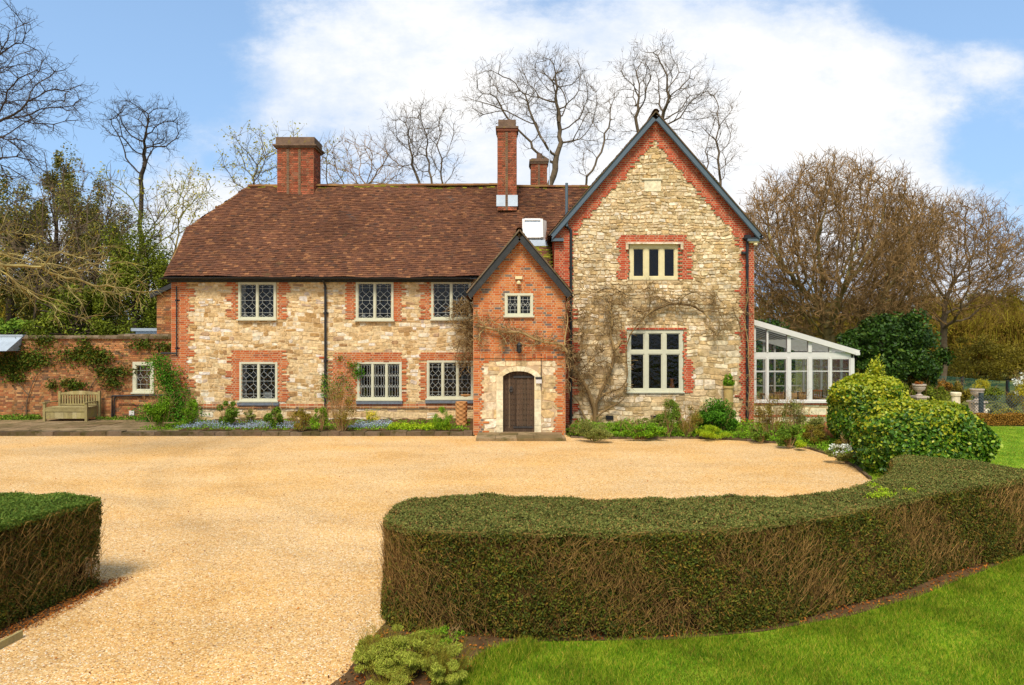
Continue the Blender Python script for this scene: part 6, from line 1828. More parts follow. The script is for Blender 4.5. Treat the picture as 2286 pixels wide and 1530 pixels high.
# distant brick house far left, seen between the trunks
dh = empty('distant_house', (X(20, 70), 70, 0), 'far brick house glimpsed through the trees above the garden wall', 'house')
m_ = MB(); m_.box(X(-60, 70), X(60, 70), 70, 76, 0, 4.6); m_.build('wall', M['brick'], dh)
m_ = MB(); m_.add([(X(-70, 70), 69.6, 4.6), (X(66, 70), 69.6, 4.6), (X(66, 70), 73, 7.6), (X(-70, 70), 73, 7.6)], [[0, 1, 2, 3]]); m_.build('roof', M['tile'], dh)
m_ = MB(); m_.box(X(36, 70), X(50, 70), 69.9, 70.0, Z(712, 70), Z(698, 70)); m_.build('window', M['white'], dh)

# creepers and the climbing rose
def wall_patch(mb, px, py, rx, ry, Y, n, size, rg, dep=.16):
    a = rg.normal(size=(n, 2)) * .5; x = X(px, Y) + a[:, 0] * rx * Y / F; z = Z(py, Y) + a[:, 1] * ry * Y / F
    y = Y - .03 - rg.random(n) * dep; mb.leaves(np.stack([x, y, np.maximum(z, .1)], 1), size, nrm=np.tile([0, -.5, .3], (n, 1)), rng=rg)
rgv = np.random.default_rng(55)
cr_ = empty('wall_creeper', (X(150, YW), YW - .1, 0), 'dark green creeper straggling across the garden wall above the bench', 'climber')
cm = MB()
for (px, py, rx, ry, n) in [(20, 815, 40, 26, 1100), (75, 805, 45, 18, 800), (100, 760, 30, 14, 260), (190, 790, 50, 18, 700), (225, 800, 30, 14, 400), (170, 862, 26, 12, 260), (155, 855, 22, 10, 120), (262, 830, 40, 12, 420), (255, 855, 24, 14, 260), (120, 860, 14, 12, 100), (190, 765, 14, 16, 100), (320, 770, 30, 12, 260), (370, 775, 30, 12, 220), (230, 830, 14, 16, 120), (40, 845, 24, 12, 200), (60, 790, 90, 34, 500), (200, 800, 90, 34, 420)]:
    wall_patch(cm, px, py, rx, ry, YW, n, .05, rgv)
cm.build('foliage', M['leaf_wall'], cr_)
st = MB()
def scramble(mb, pts, Y, r0, r1, rg, side=6, sl=.35, mi=0, wob=.02, sr=.006, n=8):
    side = int(side)
    P = [np.array((X(a, Y), Y - .05, Z(b, Y))) for a, b in pts]
    Q = []
    for i in range(len(P) - 1):
        for k in range(4):
            f = k / 4; Q.append(P[i] * (1 - f) + P[i + 1] * f + np.array((rg.normal() * wob, -abs(rg.normal()) * wob, rg.normal() * wob)))
    Q.append(P[-1]); Q = np.array(Q)
    for _ in range(2): Q[1:-1] = .5 * Q[1:-1] + .25 * Q[:-2] + .25 * Q[2:]
    mb.path(Q, r0, r1, n, mi)
    if side:
        k = len(Q) * side; i = rg.integers(0, len(Q) - 1, k); B = Q[i]
        d = rg.normal(size=(k, 3)) * (1, .3, 1); d[:, 1] = -np.abs(d[:, 1]) * .6; d /= np.linalg.norm(d, axis=1, keepdims=True)
        twig_spray(mb, B, d, 1, sl, sr, rg, up=.15, segs=3, spread=.2, mi=mi)
        twig_spray(mb, B + d * sl * .4, d, 2, sl * .5, sr * .6, rg, up=.2, segs=2, spread=.7, mi=mi)
    return Q
scramble(st, [(60, 940), (65, 880), (90, 820), (190, 790)], YW, .02, .008, rgv, 1); scramble(st, [(180, 940), (200, 870), (230, 830), (290, 828)], YW, .018, .006, rgv, 1); scramble(st, [(65, 880), (20, 830), (-40, 800)], YW, .016, .006, rgv, 1)
st.build('stems', M['bark'], cr_)
rs = empty('climbing_rose', (X(400, 25.2), 25.2, 0), 'tall bright green climber leaning on the brick corner of the house', 'climber')
rm = MB()
for (px, py, rx, ry, n) in [(360, 812, 28, 18, 700), (378, 835, 30, 24, 1100), (390, 860, 34, 28, 1500), (405, 885, 34, 30, 1700), (415, 910, 34, 26, 1500), (400, 930, 60, 30, 2200), (350, 925, 40, 26, 1400), (365, 800, 14, 10, 120), (410, 835, 12, 14, 140), (440, 925, 24, 20, 500), (425, 870, 8, 16, 120)]:
    wall_patch(rm, px, py, rx, ry, 25.25, n, .035, rgv, .45)
rm.build('foliage', M['leaf_rose'], rs)
sm_ = MB(); scramble(sm_, [(412, 950), (410, 915), (395, 870), (375, 830), (350, 805)], 25.1, .03, .01, rgv, 3, .3); scramble(sm_, [(395, 950), (392, 900), (402, 850)], 25.1, .02, .008, rgv, 3, .3); sm_.build('stems', M['twig_tan'], rs)
cl = empty('climbing_rose', (X(745, YM), YM - .1, 0), 'thin leafy rose trained on the brick beside the downpipe', 'climber')
lm = MB()
for (px, py, rx, ry, n) in [(728, 850, 10, 26, 180), (730, 875, 12, 14, 160), (800, 832, 14, 12, 260), (790, 815, 16, 8, 90), (760, 850, 24, 20, 120), (745, 880, 24, 22, 160), (765, 800, 20, 8, 50), (780, 865, 10, 16, 60)]: wall_patch(lm, px, py, rx, ry, YM, n, .035, rgv)
lm.build('foliage', M['leaf_rose'], cl)
s2 = MB(); scramble(s2, [(745, 950), (742, 900), (760, 850), (800, 826)], YM, .012, .005, rgv, 2, .25); scramble(s2, [(742, 900), (730, 850), (726, 800)], YM, .01, .004, rgv, 2, .2); scramble(s2, [(760, 850), (790, 812), (830, 800)], YM, .008, .004, rgv, 1, .2); s2.build('stems', M['twig_tan'], cl)

# wisteria
ws = empty('wisteria', (X(1325, YG), YG - .15, 0), 'bare tan wisteria trained over the porch and across the tall gable', 'climber')
tk = MB(); tw = MB()
T = lambda pts, Y, a, b: scramble(tk, pts, Y, a, b, rgv, 0, wob=.03, n=8)
B_ = lambda pts, Y, a, b, s=5, l=.4: scramble(tw, pts, Y, a * 1.3, b * 1.3, rgv, max(1, s * .36), l * 1.1, wob=.05, sr=.012, n=6)
yg = YG - .13
T([(1326, 950), (1330, 925), (1322, 895), (1308, 865), (1290, 838), (1278, 812), (1266, 785)], yg, .085, .045)
T([(1318, 950), (1300, 915), (1285, 890), (1278, 880)], yg, .04, .02); T([(1330, 950), (1330, 910), (1338, 880), (1352, 850), (1366, 815), (1372, 785)], yg, .07, .04)
T([(1372, 785), (1360, 745), (1368, 715), (1362, 690)], yg, .045, .025); T([(1336, 890), (1360, 875), (1385, 868), (1400, 850), (1398, 800), (1396, 770)], yg, .035, .015)
T([(1332, 930), (1355, 912), (1380, 900), (1395, 885)], yg, .04, .015)
T([(1396, 770), (1412, 740), (1432, 715), (1448, 700), (1462, 685)], yg, .025, .03); T([(1448, 700), (1480, 682), (1512, 677), (1545, 683), (1570, 697)], yg, .05, .035); T([(1570, 697), (1584, 715), (1583, 735), (1575, 750)], yg, .03, .012)
T([(1570, 697), (1600, 688), (1630, 685), (1650, 700), (1664, 720)], yg, .025, .012)
for pts in ([(1362, 690), (1340, 660), (1300, 650)], [(1362, 690), (1380, 660), (1420, 645)], [(1368, 715), (1330, 735), (1300, 745), (1285, 760)], [(1400, 850), (1390, 880), (1350, 905)], [(1366, 815), (1340, 805), (1320, 820)], [(1448, 700), (1450, 670), (1445, 640), (1460, 625)],
            [(1440, 705), (1420, 690), (1400, 690), (1350, 675)], [(1512, 677), (1530, 660), (1560, 655)], [(1500, 678), (1470, 665), (1450, 660)], [(1590, 690), (1600, 665), (1585, 645)], [(1545, 683), (1575, 670), (1610, 668)], [(1600, 690), (1612, 715), (1620, 735)], [(1630, 685), (1648, 720), (1655, 760)], [(1308, 865), (1300, 840), (1330, 810)], [(1338, 880), (1360, 885), (1375, 860)],
            [(1375, 785), (1390, 760), (1385, 720)], [(1583, 735), (1600, 745), (1615, 735)], [(1664, 700), (1670, 660), (1665, 640)], [(1664, 720), (1668, 800), (1670, 870), (1668, 930)], [(1285, 820), (1300, 780), (1295, 740), (1310, 700)], [(1290, 838), (1320, 800), (1350, 780)], [(1362, 690), (1345, 700), (1310, 690), (1285, 700)], [(1308, 865), (1340, 850), (1385, 840)], [(1372, 785), (1390, 800), (1398, 830)], [(1360, 745), (1335, 760), (1320, 790)], [(1266, 785), (1285, 790), (1300, 810), (1310, 840)], [(1270, 800), (1290, 850), (1300, 890)], [(1330, 650), (1370, 645), (1400, 660)]):
    B_(pts, yg, .014, .006, 6, .38)
for pts in ([(1362, 690), (1368, 715), (1360, 745)], [(1480, 682), (1512, 677), (1545, 683)], [(1432, 715), (1462, 685)], [(1300, 850), (1278, 812), (1266, 785)]): B_(pts, yg, .012, .012, 9, .42)
yp = YP - .1
T([(1268, 790), (1258, 772), (1238, 765), (1215, 768), (1190, 755), (1165, 745), (1140, 742), (1110, 740), (1085, 730), (1066, 728)], yp, .045, .035)
for pts in ([(1262, 780), (1235, 758), (1205, 762), (1180, 772), (1150, 762), (1130, 745)], [(1085, 730), (1070, 710), (1062, 690)], [(1085, 732), (1072, 745), (1062, 775)], [(1262, 775), (1268, 740), (1266, 700), (1270, 660)], [(1262, 775), (1272, 810), (1268, 850), (1272, 890)], [(1110, 740), (1135, 762), (1120, 790)], [(1150, 745), (1120, 725), (1090, 712)], [(1200, 762), (1170, 740), (1140, 730)]):
    B_(pts, yp, .018, .007, 6, .34)
ym = YM - .35
for pts in ([(1075, 725), (1050, 720), (1035, 745), (1020, 780), (1025, 800)], [(1070, 720), (1050, 700), (1030, 685), (1005, 690)], [(1060, 700), (1048, 680), (1025, 700), (1015, 690)], [(1068, 735), (1045, 760), (1040, 790), (1030, 815)], [(1075, 715), (1050, 690), (1055, 670)], [(1060, 740), (1030, 730), (1010, 720)], [(1055, 760), (1050, 800), (1035, 825)]):
    B_(pts, ym, .016, .006, 12, .42)
# runners that tie the porch wall to the main front round the corner
for pts in (((X(1066, yp), yp, Z(728, yp)), (X(1050, 23), 23, Z(722, 23)), (X(1060, ym), ym, Z(722, ym))), ((X(1268, yp), yp, Z(790, yp)), (X(1272, 23), 23, Z(790, 23)), (X(1266, yg), yg, Z(785, yg)))):
    tk.path(pts, .04, .035, 8)
tk.build('trunk', M['wisteria'], ws); tw.build('twigs', M['wisteria'], ws)

# ------------------------------------------------------------------ garden objects
# bench
bx, by = X(152, 25.1), 25.0
be = empty('garden_bench', (bx, by + .2, .115), 'weathered teak storage bench with slatted back against the garden wall', 'bench')
z0 = .115; w = 1.62; x0, x1 = bx - w / 2 - .02, bx + w / 2 - .02; yf, yb = 24.95, 25.62
for lx_, ly, hh in ((x0, yf, .66), (x1 - .09, yf, .66), (x0 + .12, yb, 1.06), (x1 - .02, yb, 1.06)):
    m_ = MB(); m_.box(lx_, lx_ + .085, ly, ly + .085, z0, z0 + hh); m_.build('leg', M['teak'], be)
m_ = MB(); zf = z0 + .1
for k in range(9):
    a = x0 + .09 + (w - .17) * k / 9; m_.box(a + .002, a + (w - .17) / 9 - .002, yf + .03, yf + .055, zf, zf + .25)
m_.build('front_panel', M['teak'], be)
m_ = MB(); m_.box(x0 + .085, x1 - .09, yf + .01, yf + .05, zf + .255, zf + .38); m_.build('rail', M['teak'], be)
m_ = MB()
for k in range(6): m_.box(x0 + .01, x1 - .0, yf + .03 + k * .1, yf + .12 + k * .1, zf + .385, zf + .41)
m_.build('seat', M['teak'], be)
m_ = MB(); m_.box(x1 - .07, x1 - .04, yf + .09, yb, zf, zf + .37); m_.box(x0 + .03, x0 + .06, yf + .09, yb, zf, zf + .37); m_.build('end_panel', M['teak'], be)
for sx in (x0 - .01, x1 - .09):
    m_ = MB(); m_.box(sx, sx + .10, yf - .03, yb + .05, z0 + .665, z0 + .70); m_.build('armrest', M['teak'], be)
bk = MB(); xa_, xb_ = x0 + .205, x1 - .022
bk.box(xa_, xb_, yb + .02, yb + .06, z0 + .52, z0 + .59); 
V = []
for k in range(13):
    f = k / 12; V += [(xa_ + (xb_ - xa_) * f, z0 + .93 + .0, z0 + 1.0 + .07 * math.sin(math.pi * f))]
for k in range(12): a, b = V[k], V[k + 1]; bk.add([(a[0], yb + .015, a[1]), (b[0], yb + .015, b[1]), (b[0], yb + .015, b[2]), (a[0], yb + .015, a[2]), (a[0], yb + .065, a[1]), (b[0], yb + .065, b[1]), (b[0], yb + .065, b[2]), (a[0], yb + .065, a[2])], [[0, 1, 2, 3], [3, 2, 6, 7], [4, 7, 6, 5], [0, 4, 5, 1]])
bk.build('back_rail', M['teak'], be)
for k in range(14):
    a = xa_ + .03 + (xb_ - xa_ - .06) * k / 13.5; m_ = MB(); m_.box(a, a + .055, yb + .03, yb + .05, z0 + .59, z0 + .93); m_.build('slat', M['teak'], be)

# twisted clay chimney pot planter beside the porch
tp_ = MB(); Yt = 23.6; xt = X(1030, Yt); V = []; nl, nr_ = 28, 36; ht = Z(897, Yt) - .14
for i in range(nr_ + 1):
    f = i / nr_
    for j in range(nl):
        th = 2 * math.pi * j / nl; r_ = .185 + .012 * f + .022 * abs(math.sin(2.5 * (th + f * 7))) - .012 * abs(math.sin(2.5 * (th - f * 7)))
        V.append((xt + r_ * math.cos(th), Yt + r_ * math.sin(th), .14 + ht * f))
tp_.add(V, [[i * nl + j, i * nl + (j + 1) % nl, (i + 1) * nl + (j + 1) % nl, (i + 1) * nl + j] for i in range(nr_) for j in range(nl)])
tp_.poly([V[nr_ * nl + j] for j in range(nl)])
o = tp_.build('clay_pot', M['basket'], None, (xt, Yt, .14)); tag(o, 'tall tan clay pot with twisted basket pattern, left of the porch', 'pot')
# tall buff chimney pot with a plant
Yt = 24.1; xt = X(1626, Yt); zt0 = Z(863, Yt)
o = MB(); o.lathe([(.19, 0), (.19, .05), (.17, .08), (.165, zt0 * .5), (.17, zt0 * .5 + .02), (.165, zt0 * .5 + .05), (.16, zt0 - .1), (.185, zt0 - .08), (.185, zt0), (.15, zt0), (.15, zt0 - .1), (0, zt0 - .1)], (xt, Yt, .02), 22)
o = o.build('clay_pot', M['buffclay'], None, (xt, Yt, .02), smooth=False); tag(o, 'tall plain buff clay pot at the right end of the gable wall', 'pot')
shrub('small green plant growing out of the tall buff pot', xt + .03, Yt, zt0 - .03, .2, .2, .46, 900, .045, 'leaf_bright', 395, name='potted_plant', cat='plant', stems=8)
# terracotta jar
Yj = 20.5; xj = X(1868, Yj)
o = MB(); o.lathe([(0, 0), (.2, 0), (.27, .08), (.36, .22), (.385, .36), (.35, .50), (.27, .60), (.22, .64), (.25, .67), (.25, .70), (.2, .70), (.2, .6)], (xj, Yj, .04), 26)
o = o.build('terracotta_jar', M['terracotta'], None, (xj, Yj, .04), smooth=True); tag(o, 'big round terracotta jar behind the bed, left of the taller ivy mound', 'jar')

# window-sill things
def vase(x, y, z, prof, m, name, label, cat, n=14):
    v = MB(); v.lathe(prof, (x, y, z), n); o = v.build(name, M[m], None, (x, y, z), smooth=True); return tag(o, label, cat)
ys = YM + .18
vase(X(548, ys), ys, Z(710, ys), [(0, 0), (.06, 0), (.075, .08), (.05, .16), (.06, .18)], 'white', 'vase', 'small white vase on the sill of the upper left window', 'vase')
vase(X(813, ys), ys, Z(712, ys), [(0, 0), (.05, 0), (.055, .1), (.04, .16), (.045, .2)], 'white', 'vase', 'small white vase on the sill of the upper middle window', 'vase')
o = MB(); o.box(X(591, ys), X(607, ys), ys, ys + .02, Z(890, ys), Z(875, ys)); o = o.build('picture_card', M['white'], None, (X(600, ys), ys, Z(890, ys))); tag(o, 'white card propped in the lower left window', 'card')
vase(X(1500, YG + .2), YG + .2, Z(868, YG + .2), [(0, 0), (.09, 0), (.1, .06), (.06, .18), (.05, .26), (.07, .36)], 'terracotta', 'vase', 'copper coloured vase inside the large gable window', 'vase')
for px, s_ in ((816, .5), (873, .4)):
    shrub('small pot plant on the sill of the three light window, %s side' % ('left' if px < 850 else 'right'), X(px, ys), ys, Z(890, ys), .1, .08, .35 * s_ * 2, 160, .04, 'leaf_mid', 396, name='potted_plant', cat='plant', stems=4)
vase(X(1040, ys), ys, Z(888, ys), [(0, 0), (.16, 0), (.24, .1), (.25, .13), (.0, .14)], 'basket', 'basket', 'wide wicker basket inside the window beside the porch', 'basket')

# ------------------------------------------------------------------ glass lean-to
YC = 25.0
cx0, cx1 = XB + .02, X(1906, YC)
ce = empty('conservatory', ((cx0 + cx1) / 2, YC, 0), 'white framed glass lean-to on a low stone plinth against the right side of the house', 'conservatory')
zs, zt1, zt2 = Z(895, YC), Z(800, YC), Z(787, YC); zr0 = Z(718, YC); DB = 5.0
pl_ = MB(); pl_.box(cx0, cx1, YC + .04, YC + .3, 0, zs - .08, 0)
rubble(pl_, cx0, cx1, .05, zs - .15, YC + .04, lambda x, z: True, 1, hr=(.2, .3), wr=(.25, .6), seed=81)
bricks(pl_, (cx0, YC + .01, Z(931, YC)), (1, 0, 0), (0, -1, 0), cx1 - cx0, .075, None, 2, 3, seed=82); bricks(pl_, (cx0, YC + .0, zs - .155), (1, 0, 0), (0, -1, 0), cx1 - cx0, .075, None, 2, 3, seed=83)
pl_.box(cx1 - .3, cx1, YC + .3, YC + DB, 0, zs - .08, 0)
pl_.build('plinth', [M['mortar_right'], M['ashlar'], M['brick_red'], M['mortar_brick']], ce)
fr = MB()
zrake = lambda x: zr0 + (zt2 - zr0) * (x - XB) / (cx1 - XB)
fr.box(cx0, cx1 + .04, YC - .06, YC + .16, zs - .078, zs, 0); fr.box(cx0, cx1, YC - .0, YC + .12, zt1 + .01, zt2, 0)
muls = [(1683, 1687), (1711, 1715), (1757, 1765), (1804, 1812), (1851, 1856), (1898, 1907)]
for a, b in muls:
    xa_, xb_ = X(a, YC), X(b, YC); fr.box(max(xa_, cx0), xb_, YC - .02, YC + .10, zs, zt1 + .012, 0)
    if a < 1890: fr.box(max(xa_, cx0), xb_, YC - .02, YC + .10, zt2, zrake(xb_) - .02, 0)
for (a, b) in ((1687, 1711), (1715, 1757), (1765, 1804), (1812, 1851), (1856, 1898)):
    xa_, xb_ = X(a, YC), X(b, YC); zz_ = Z(829, YC); fr.box(xa_, xb_, YC + .02, YC + .07, zz_ - .015, zz_ + .015, 0)
    for q in ((xa_, xa_ + .03, zs, zt1), (xb_ - .03, xb_, zs, zt1)): fr.box(q[0], q[1], YC + .01, YC + .08, q[2] + .002, q[3], 0)
    fr.box(xa_, xb_, YC + .008, YC + .084, zt1 - .035, zt1 + .008, 0); fr.box(xa_, xb_, YC + .008, YC + .084, zs + .001, zs + .04, 0)
# back and end frames
yb2 = YC + DB
for i in range(9):
    xx = cx0 + (cx1 - cx0) * i / 8; fr.box(xx - .035, xx + .035, yb2, yb2 + .08, 0, zrake(xx) - .05, 0)
for zz_ in (.5, 1.1, 1.7, zt1): fr.box(cx0, cx1, yb2 + .01, yb2 + .06, zz_ - .02, zz_ + .02, 0)
for i in range(1, 6):
    yy = YC + DB * i / 6; fr.box(cx1 - .1, cx1 - .02, yy - .035, yy + .035, zs - .08, zt2, 0)
fr.box(cx1 - .1, cx1 - .02, YC, yb2, zt1, zt2, 0); fr.box(cx1 - .12, cx1 - .0, YC, yb2, zs - .08, zs, 0); fr.box(cx1 - .08, cx1 - .04, YC, yb2, 2.02, 2.05, 0)
fr.build('frame', M['white'], ce)
rk = MB(); rk.bar((XB, YC - .06, zr0 + .02), (cx1 + .14, YC - .06, zrake(cx1 + .14) + .02), .12, .19, (0, 0, 1)); rk.box(cx1, cx1 + .16, YC - .14, yb2, zt2 - .10, zt2 - .0)
rk.build('gutter', M['white'], ce)
rf2 = MB()
for i in range(9):
    yy = YC + .3 + (DB - .4) * i / 8; rf2.bar((XB, yy, zr0), (cx1, yy, zrake(cx1) - .0), .06, .08, (0, 0, 1))
rf2.build('rafters', M['white'], ce)
g1 = MB(); g1.quad((XB, YC - .1, zr0 + .05), (cx1, YC - .1, zrake(cx1) + .05), (cx1, yb2, zrake(cx1) + .05), (XB, yb2, zr0 + .05)); g1.build('roof_glass', M['glass_con'], ce)
bl_ = MB()
for i in range(8):
    ya_ = YC + .34 + (DB - .4) * i / 8; bl_.quad((XB + .05, ya_, zr0 - .1), (XB + 1.9, ya_, zrake(XB + 1.9) - .1), (XB + 1.9, ya_ + .46, zrake(XB + 1.9) - .1), (XB + .05, ya_ + .46, zr0 - .1))
M['blind'] = mat('grey_green_blind', [(0, '#7c8270'), (1, '#969a88')], island=False, rough=.9, namt=.1)
bl_.build('roof_blind', M['blind'], ce)
for (a, b) in ((1687, 1711), (1715, 1757), (1765, 1804), (1812, 1851), (1856, 1898)):
    p_ = MB(); p_.quad((X(a, YC), YC + .045, zs), (X(b, YC), YC + .045, zs), (X(b, YC), YC + .045, zt1), (X(a, YC), YC + .045, zt1)); p_.build('pane', M['glass_con'], ce)
p_ = MB(); p_.poly([(cx0, YC + .046, zt2), (cx1, YC + .046, zt2), (cx0, YC + .046, zr0 - .05)]); p_.build('pane', M['glass_con'], ce)
p_ = MB(); p_.quad((cx1 - .06, YC, zs), (cx1 - .06, yb2, zs), (cx1 - .06, yb2, zt1), (cx1 - .06, YC, zt1)); p_.build('pane', M['glass_con'], ce)
p_ = MB(); p_.quad((cx0, yb2 + .04, 0), (cx1, yb2 + .04, 0), (cx1, yb2 + .04, zt1), (cx0, yb2 + .04, zt1)); p_.build('pane', M['glass_con'], ce)
fl_ = MB(); fl_.box(cx0, cx1 - .3, YC + .3, yb2, 0, .15); fl_.build('floor', M['pave'], ce)
tb = empty('dining_table', (X(1745, 27), 27.2, .15), 'long dining table under a cloth inside the glass lean-to', 'table')
tx0, tx1, ty0, ty1 = X(1722, 26.6), X(1800, 27), 26.6, 28.0
m_ = MB(); m_.box(tx0, tx1, ty0, ty1, .88, .92); m_.box(tx0 - .01, tx1 + .01, ty0 - .02, ty0 - .005, .55, .915); m_.build('tablecloth', M['basket'], tb)
for a, b in ((tx0 + .05, ty0 + .05), (tx1 - .12, ty0 + .05), (tx0 + .05, ty1 - .12), (tx1 - .12, ty1 - .12)):
    m_ = MB(); m_.box(a, a + .07, b, b + .07, .15, .88); m_.build('leg', M['oak'], tb)
def chair(x, y, label, ang=0):
    t = empty('dining_chair', (x, y, .15), label, 'chair', 'chairs round the lean-to table'); t.rotation_euler[2] = 0
    m_ = MB(); m_.box(x - .22, x + .22, y - .22, y + .22, .58, .62); m_.build('seat', M['oak'], t)
    for a in (-1, 1):
        for b in (-1, 1):
            m_ = MB(); m_.box(x + a * .2 - .02, x + a * .2 + .02, y + b * .2 - .02, y + b * .2 + .02, .15, .58 if b > 0 else 1.12); m_.build('leg', M['oak'], t)
    m_ = MB()
    for k in range(5): m_.box(x - .16 + k * .075, x - .14 + k * .075, y - .205, y - .19, .62, 1.05)
    m_.box(x - .18, x + .18, y - .215, y - .185, 1.05, 1.12); m_.build('backrest', M['terracotta'], t)
chair(X(1735, 26.2), 26.2, 'dark dining chair at the left end of the lean-to table'); chair(X(1788, 26.2), 26.2, 'dark dining chair in the middle of the lean-to table'); chair(X(1830, 27), 27.4, 'dark dining chair at the right end of the lean-to table')
pool = MB(); pool.quad((X(1800, 34), 33.0, .0), (X(1890, 34), 33.0, .0), (X(1900, 38), 37.5, .0), (X(1790, 38), 37.5, .0)); M['pool'] = mat('turquoise_water', [(0, '#58b4b8'), (1, '#7accc8')], island=False, rough=.15, namt=.1)
o = pool.build('pool_water', M['pool']); o['kind'] = 'structure'

# ------------------------------------------------------------------ garden beyond
def box_hedge(label, px0, px1, Y0, Y1, ztop, n, m, seed, size=.04, name='box_hedge', group=None, ragged=.03, z0=0):
    rg = np.random.default_rng(seed); x0, x1 = X(px0, Y0), X(px1, Y0)
    t = empty(name, ((x0 + x1) / 2, (Y0 + Y1) / 2, z0), label, 'hedge', group)
    P = []; Nn = []
    for (k, f) in ((int(n * .5), 'f'), (int(n * .35), 't'), (int(n * .15), 's')):
        u, v = rg.random(k), rg.random(k); o = rg.exponential(ragged, k)
        if f == 'f': P.append(np.stack([x0 + (x1 - x0) * u, Y0 + o, z0 + (ztop - z0) * v], 1)); Nn.append(np.tile([0, -1, .2], (k, 1)))
        if f == 't': P.append(np.stack([x0 + (x1 - x0) * u, Y0 + (Y1 - Y0) * v, ztop - o + .03 * np.sin(u * 20)], 1)); Nn.append(np.tile([0, 0, 1], (k, 1)))
        if f == 's': P.append(np.stack([np.where(u < .5, x0, x1) + 0 * v, Y0 + (Y1 - Y0) * v, z0 + (ztop - z0) * rg.random(k)], 1)); Nn.append(np.tile([0, 0, .3], (k, 1)))
    mb = MB(); mb.leaves(np.concatenate(P), size, nrm=np.concatenate(Nn) * .8, rng=rg); mb.build('foliage', M[m], t)
    c = MB(); c.box(x0 + .08, x1 - .08, Y0 + .08, Y1 - .08, z0, ztop - .08); c.build('dark_core', M['core'], t)
    return t
box_hedge('tall clipped brown green hedge behind the garden, under the laurel', 1900, 2076, 34, 35.2, Z(825, 34), 16000, 'leaf_hedge_side', 501, .05)
GH = 'low box bushes in the far garden'
for i, (px, py0_, w, h, Yb, m, lb) in enumerate([(2028, 862, 34, 30, 30, 'leaf_yew', 'low green box bush left of the stone urn'), (2092, 862, 62, 34, 30, 'leaf_yew', 'long low box bush between the urn and the stone post'), (2145, 850, 34, 36, 33, 'leaf_olive', 'brownish box bush behind the stone post'),
                                         (2205, 868, 70, 34, 34, 'leaf_yew', 'wide box bush behind the chain link fence'), (2262, 872, 30, 40, 31, 'leaf_olive', 'greenish shrub at the right edge near the fence'), (2100, 848, 60, 16, 37, 'leaf_brown', 'russet low shrub in front of the green mesh'),
                                         (2230, 905, 40, 24, 27, 'leaf_grey', 'blue green plant behind the chain link fence'), (2250, 915, 60, 20, 26.5, 'leaf_bud', 'yellowish plant behind the chain link fence, lowest')]):
    s_ = Yb / F; zt_ = Z(py0_, Yb); hh = h * s_
    shrub(lb, X(px, Yb), Yb, 0, w * s_ / 2, .5, max(zt_, hh), 3200, .045, m, 510 + i, name='box_bush', cat='bush', group=GH, stems=6, nclump=24)
shrub('white blossomed bush cut by the right edge of the picture', X(2290, 29), 29, 0, .5, .5, Z(835, 29), 2200, .04, 'leaf_bud', 530, name='blossom_bush', cat='bush', flowers=('petal_white', 500, .04), stems=18)
box_hedge('brown twiggy low hedge along the lawn, under the chain link fence', 2190, 2420, 24.75, 25.25, Z(925, 25), 9000, 'leaf_brown', 531, .03, name='low_hedge')
for i, (px, Yu, ptop, lb, hh_) in enumerate([(2052, 28.0, 858, 'stone urn on a pedestal in front of the low box bushes', .5), (2181, 27.2, 868, 'shallow stone planter on a pedestal beside the chain link fence', .34)]):
    x = X(px, Yu); zt_ = Z(ptop, Yu); e_ = empty('stone_urn', (x, Yu, 0), lb, 'urn', 'stone urns in the far garden')
    m_ = MB(); m_.box(x - .2, x + .2, Yu - .2, Yu + .2, 0, zt_ - .55); m_.box(x - .26, x + .26, Yu - .26, Yu + .26, zt_ - .55, zt_ - .48); m_.build('pedestal', M['urn'], e_)
    m_ = MB(); m_.lathe([(.12, 0), (.14, .03), (.06, .10), (.07, .16), (.2, .26), (.24, .36), (.2, .38), (.26, .43), (.26, .48), (.2, .48), (0, .42)], (x, Yu, zt_ - .48), 20); m_.build('bowl', M['urn'], e_, smooth=False)
shrub('russet plant in the stone urn', X(2052, 28), 28, Z(858, 28) - .05, .18, .18, .2, 300, .03, 'leaf_dry', 541, name='potted_plant', cat='plant', stems=4)
shrub('spiky pale plant leaning out of the shallow stone planter', X(2190, 27.2), 27.2, Z(868, 27.2) - .05, .32, .2, .4, 380, .1, 'leaf_bud', 542, name='potted_plant', cat='plant', upright=2, aspect=.08, stems=0)
o = MB(); Yq = 27.5; xq = X(2134, Yq); zq = Z(876, Yq); o.lathe([(.17, 0), (.15, zq - .15), (.19, zq - .13), (.2, zq - .03), (.17, zq), (0, zq)], (xq, Yq, 0), 16)
o = o.build('stone_post', M['ashlar'], None, (xq, Yq, 0)); tag(o, 'short round-topped pale stone post in the far garden', 'post')
pt_ = MB(); pt_.quad((X(2060, 27), 26.4, -.0), (X(2230, 27), 26.4, -.0), (X(2225, 31), 31, -.0), (X(2050, 31), 31, -.0)); o = pt_.build('garden_path', M['ashlar']); o['kind'] = 'structure'
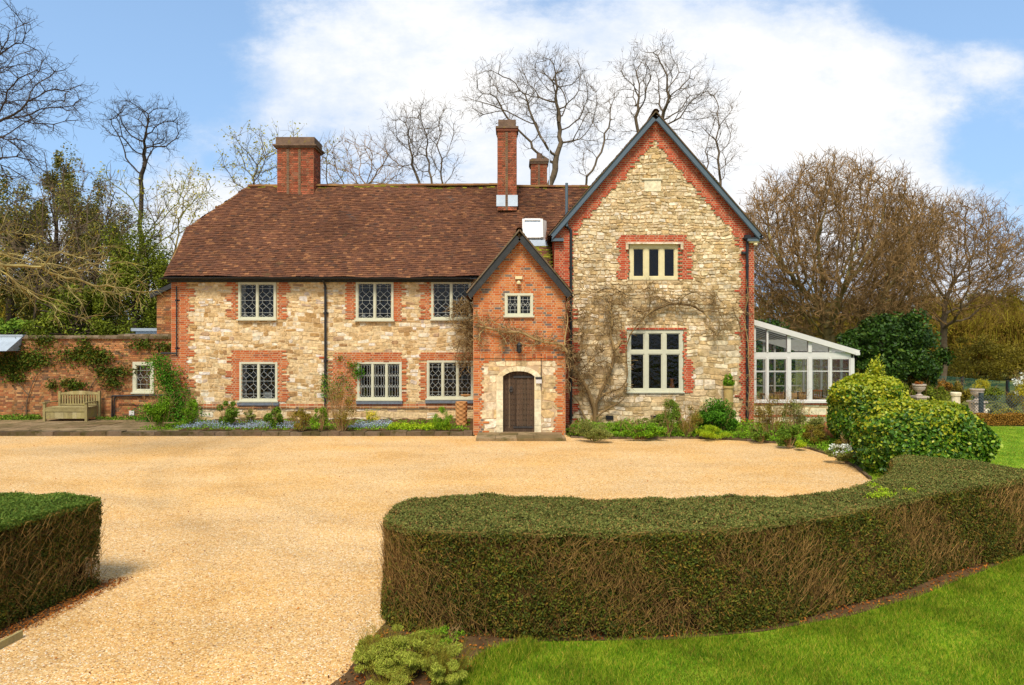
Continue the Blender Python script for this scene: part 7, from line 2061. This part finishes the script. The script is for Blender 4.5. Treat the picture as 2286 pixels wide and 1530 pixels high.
# fences
M['mesh_green'] = mat('green_netting', [(0, '#2e6a58'), (1, '#4c8a74')], rough=.7, namt=.2)
M['wire'] = mat('dark_galvanised_wire', [(0, '#39413f'), (1, '#4c5452')], island=False, rough=.5, namt=.1)
def net(label, pts, H, pitch, r, m, name, posts, diamond=True, pm='black'):
    t = empty(name, (pts[0][0], pts[0][1], 0), label, 'fence'); nt_ = MB()
    for (a, b) in zip(pts[:-1], pts[1:]):
        a = np.array(a); b = np.array(b); L_ = np.linalg.norm(b - a); d = (b - a) / L_
        A, B = [], []
        if diamond:
            n = int((L_ + H) / pitch)
            for i in range(n):
                for sg in (0, 1):
                    s0 = i * pitch - H; s1 = s0 + H; z0_, z1_ = 0, H
                    if s0 < 0: z0_ = -s0; s0 = 0
                    if s1 > L_: z1_ -= s1 - L_; s1 = L_
                    if z1_ <= z0_: continue
                    if sg: s0, s1 = L_ - s0, L_ - s1
                    A.append((a[0] + d[0] * s0, a[1] + d[1] * s0 - .01 * sg, z0_)); B.append((a[0] + d[0] * s1, a[1] + d[1] * s1 - .01 * sg, z1_))
        else:
            for i in range(int(L_ / pitch)): p = a + d * i * pitch; A.append((p[0], p[1], 0)); B.append((p[0], p[1], H))
            for k in range(int(H / pitch) + 1): A.append((a[0], a[1], k * pitch)); B.append((b[0], b[1], k * pitch))
        nt_.tubes(A, B, r, r, 3)
    nt_.build('netting', M[m], t)
    for p in posts:
        m_ = MB(); m_.box(p[0] - .06, p[0] + .06, p[1] + .01, p[1] + .13, 0, H + .08); m_.build('post', M[pm], t)
net('green netting fence on dark posts at the back of the garden', [(X(2074, 42), 42), (X(2150, 38), 38), (X(2252, 34), 34), (X(2330, 31), 31)], 1.02, .085, .008, 'mesh_green', 'netting_fence', [(X(2074, 42), 42), (X(2150, 38), 38), (X(2252, 34), 34)], False)
net('dark chain link fence above the brown low hedge at the right', [(X(2168, 25.7), 25.7), (X(2420, 25.7), 25.7)], 1.02, .12, .009, 'wire', 'chain_link_fence', [(X(2193, 25.7), 25.7)], True, 'wire')
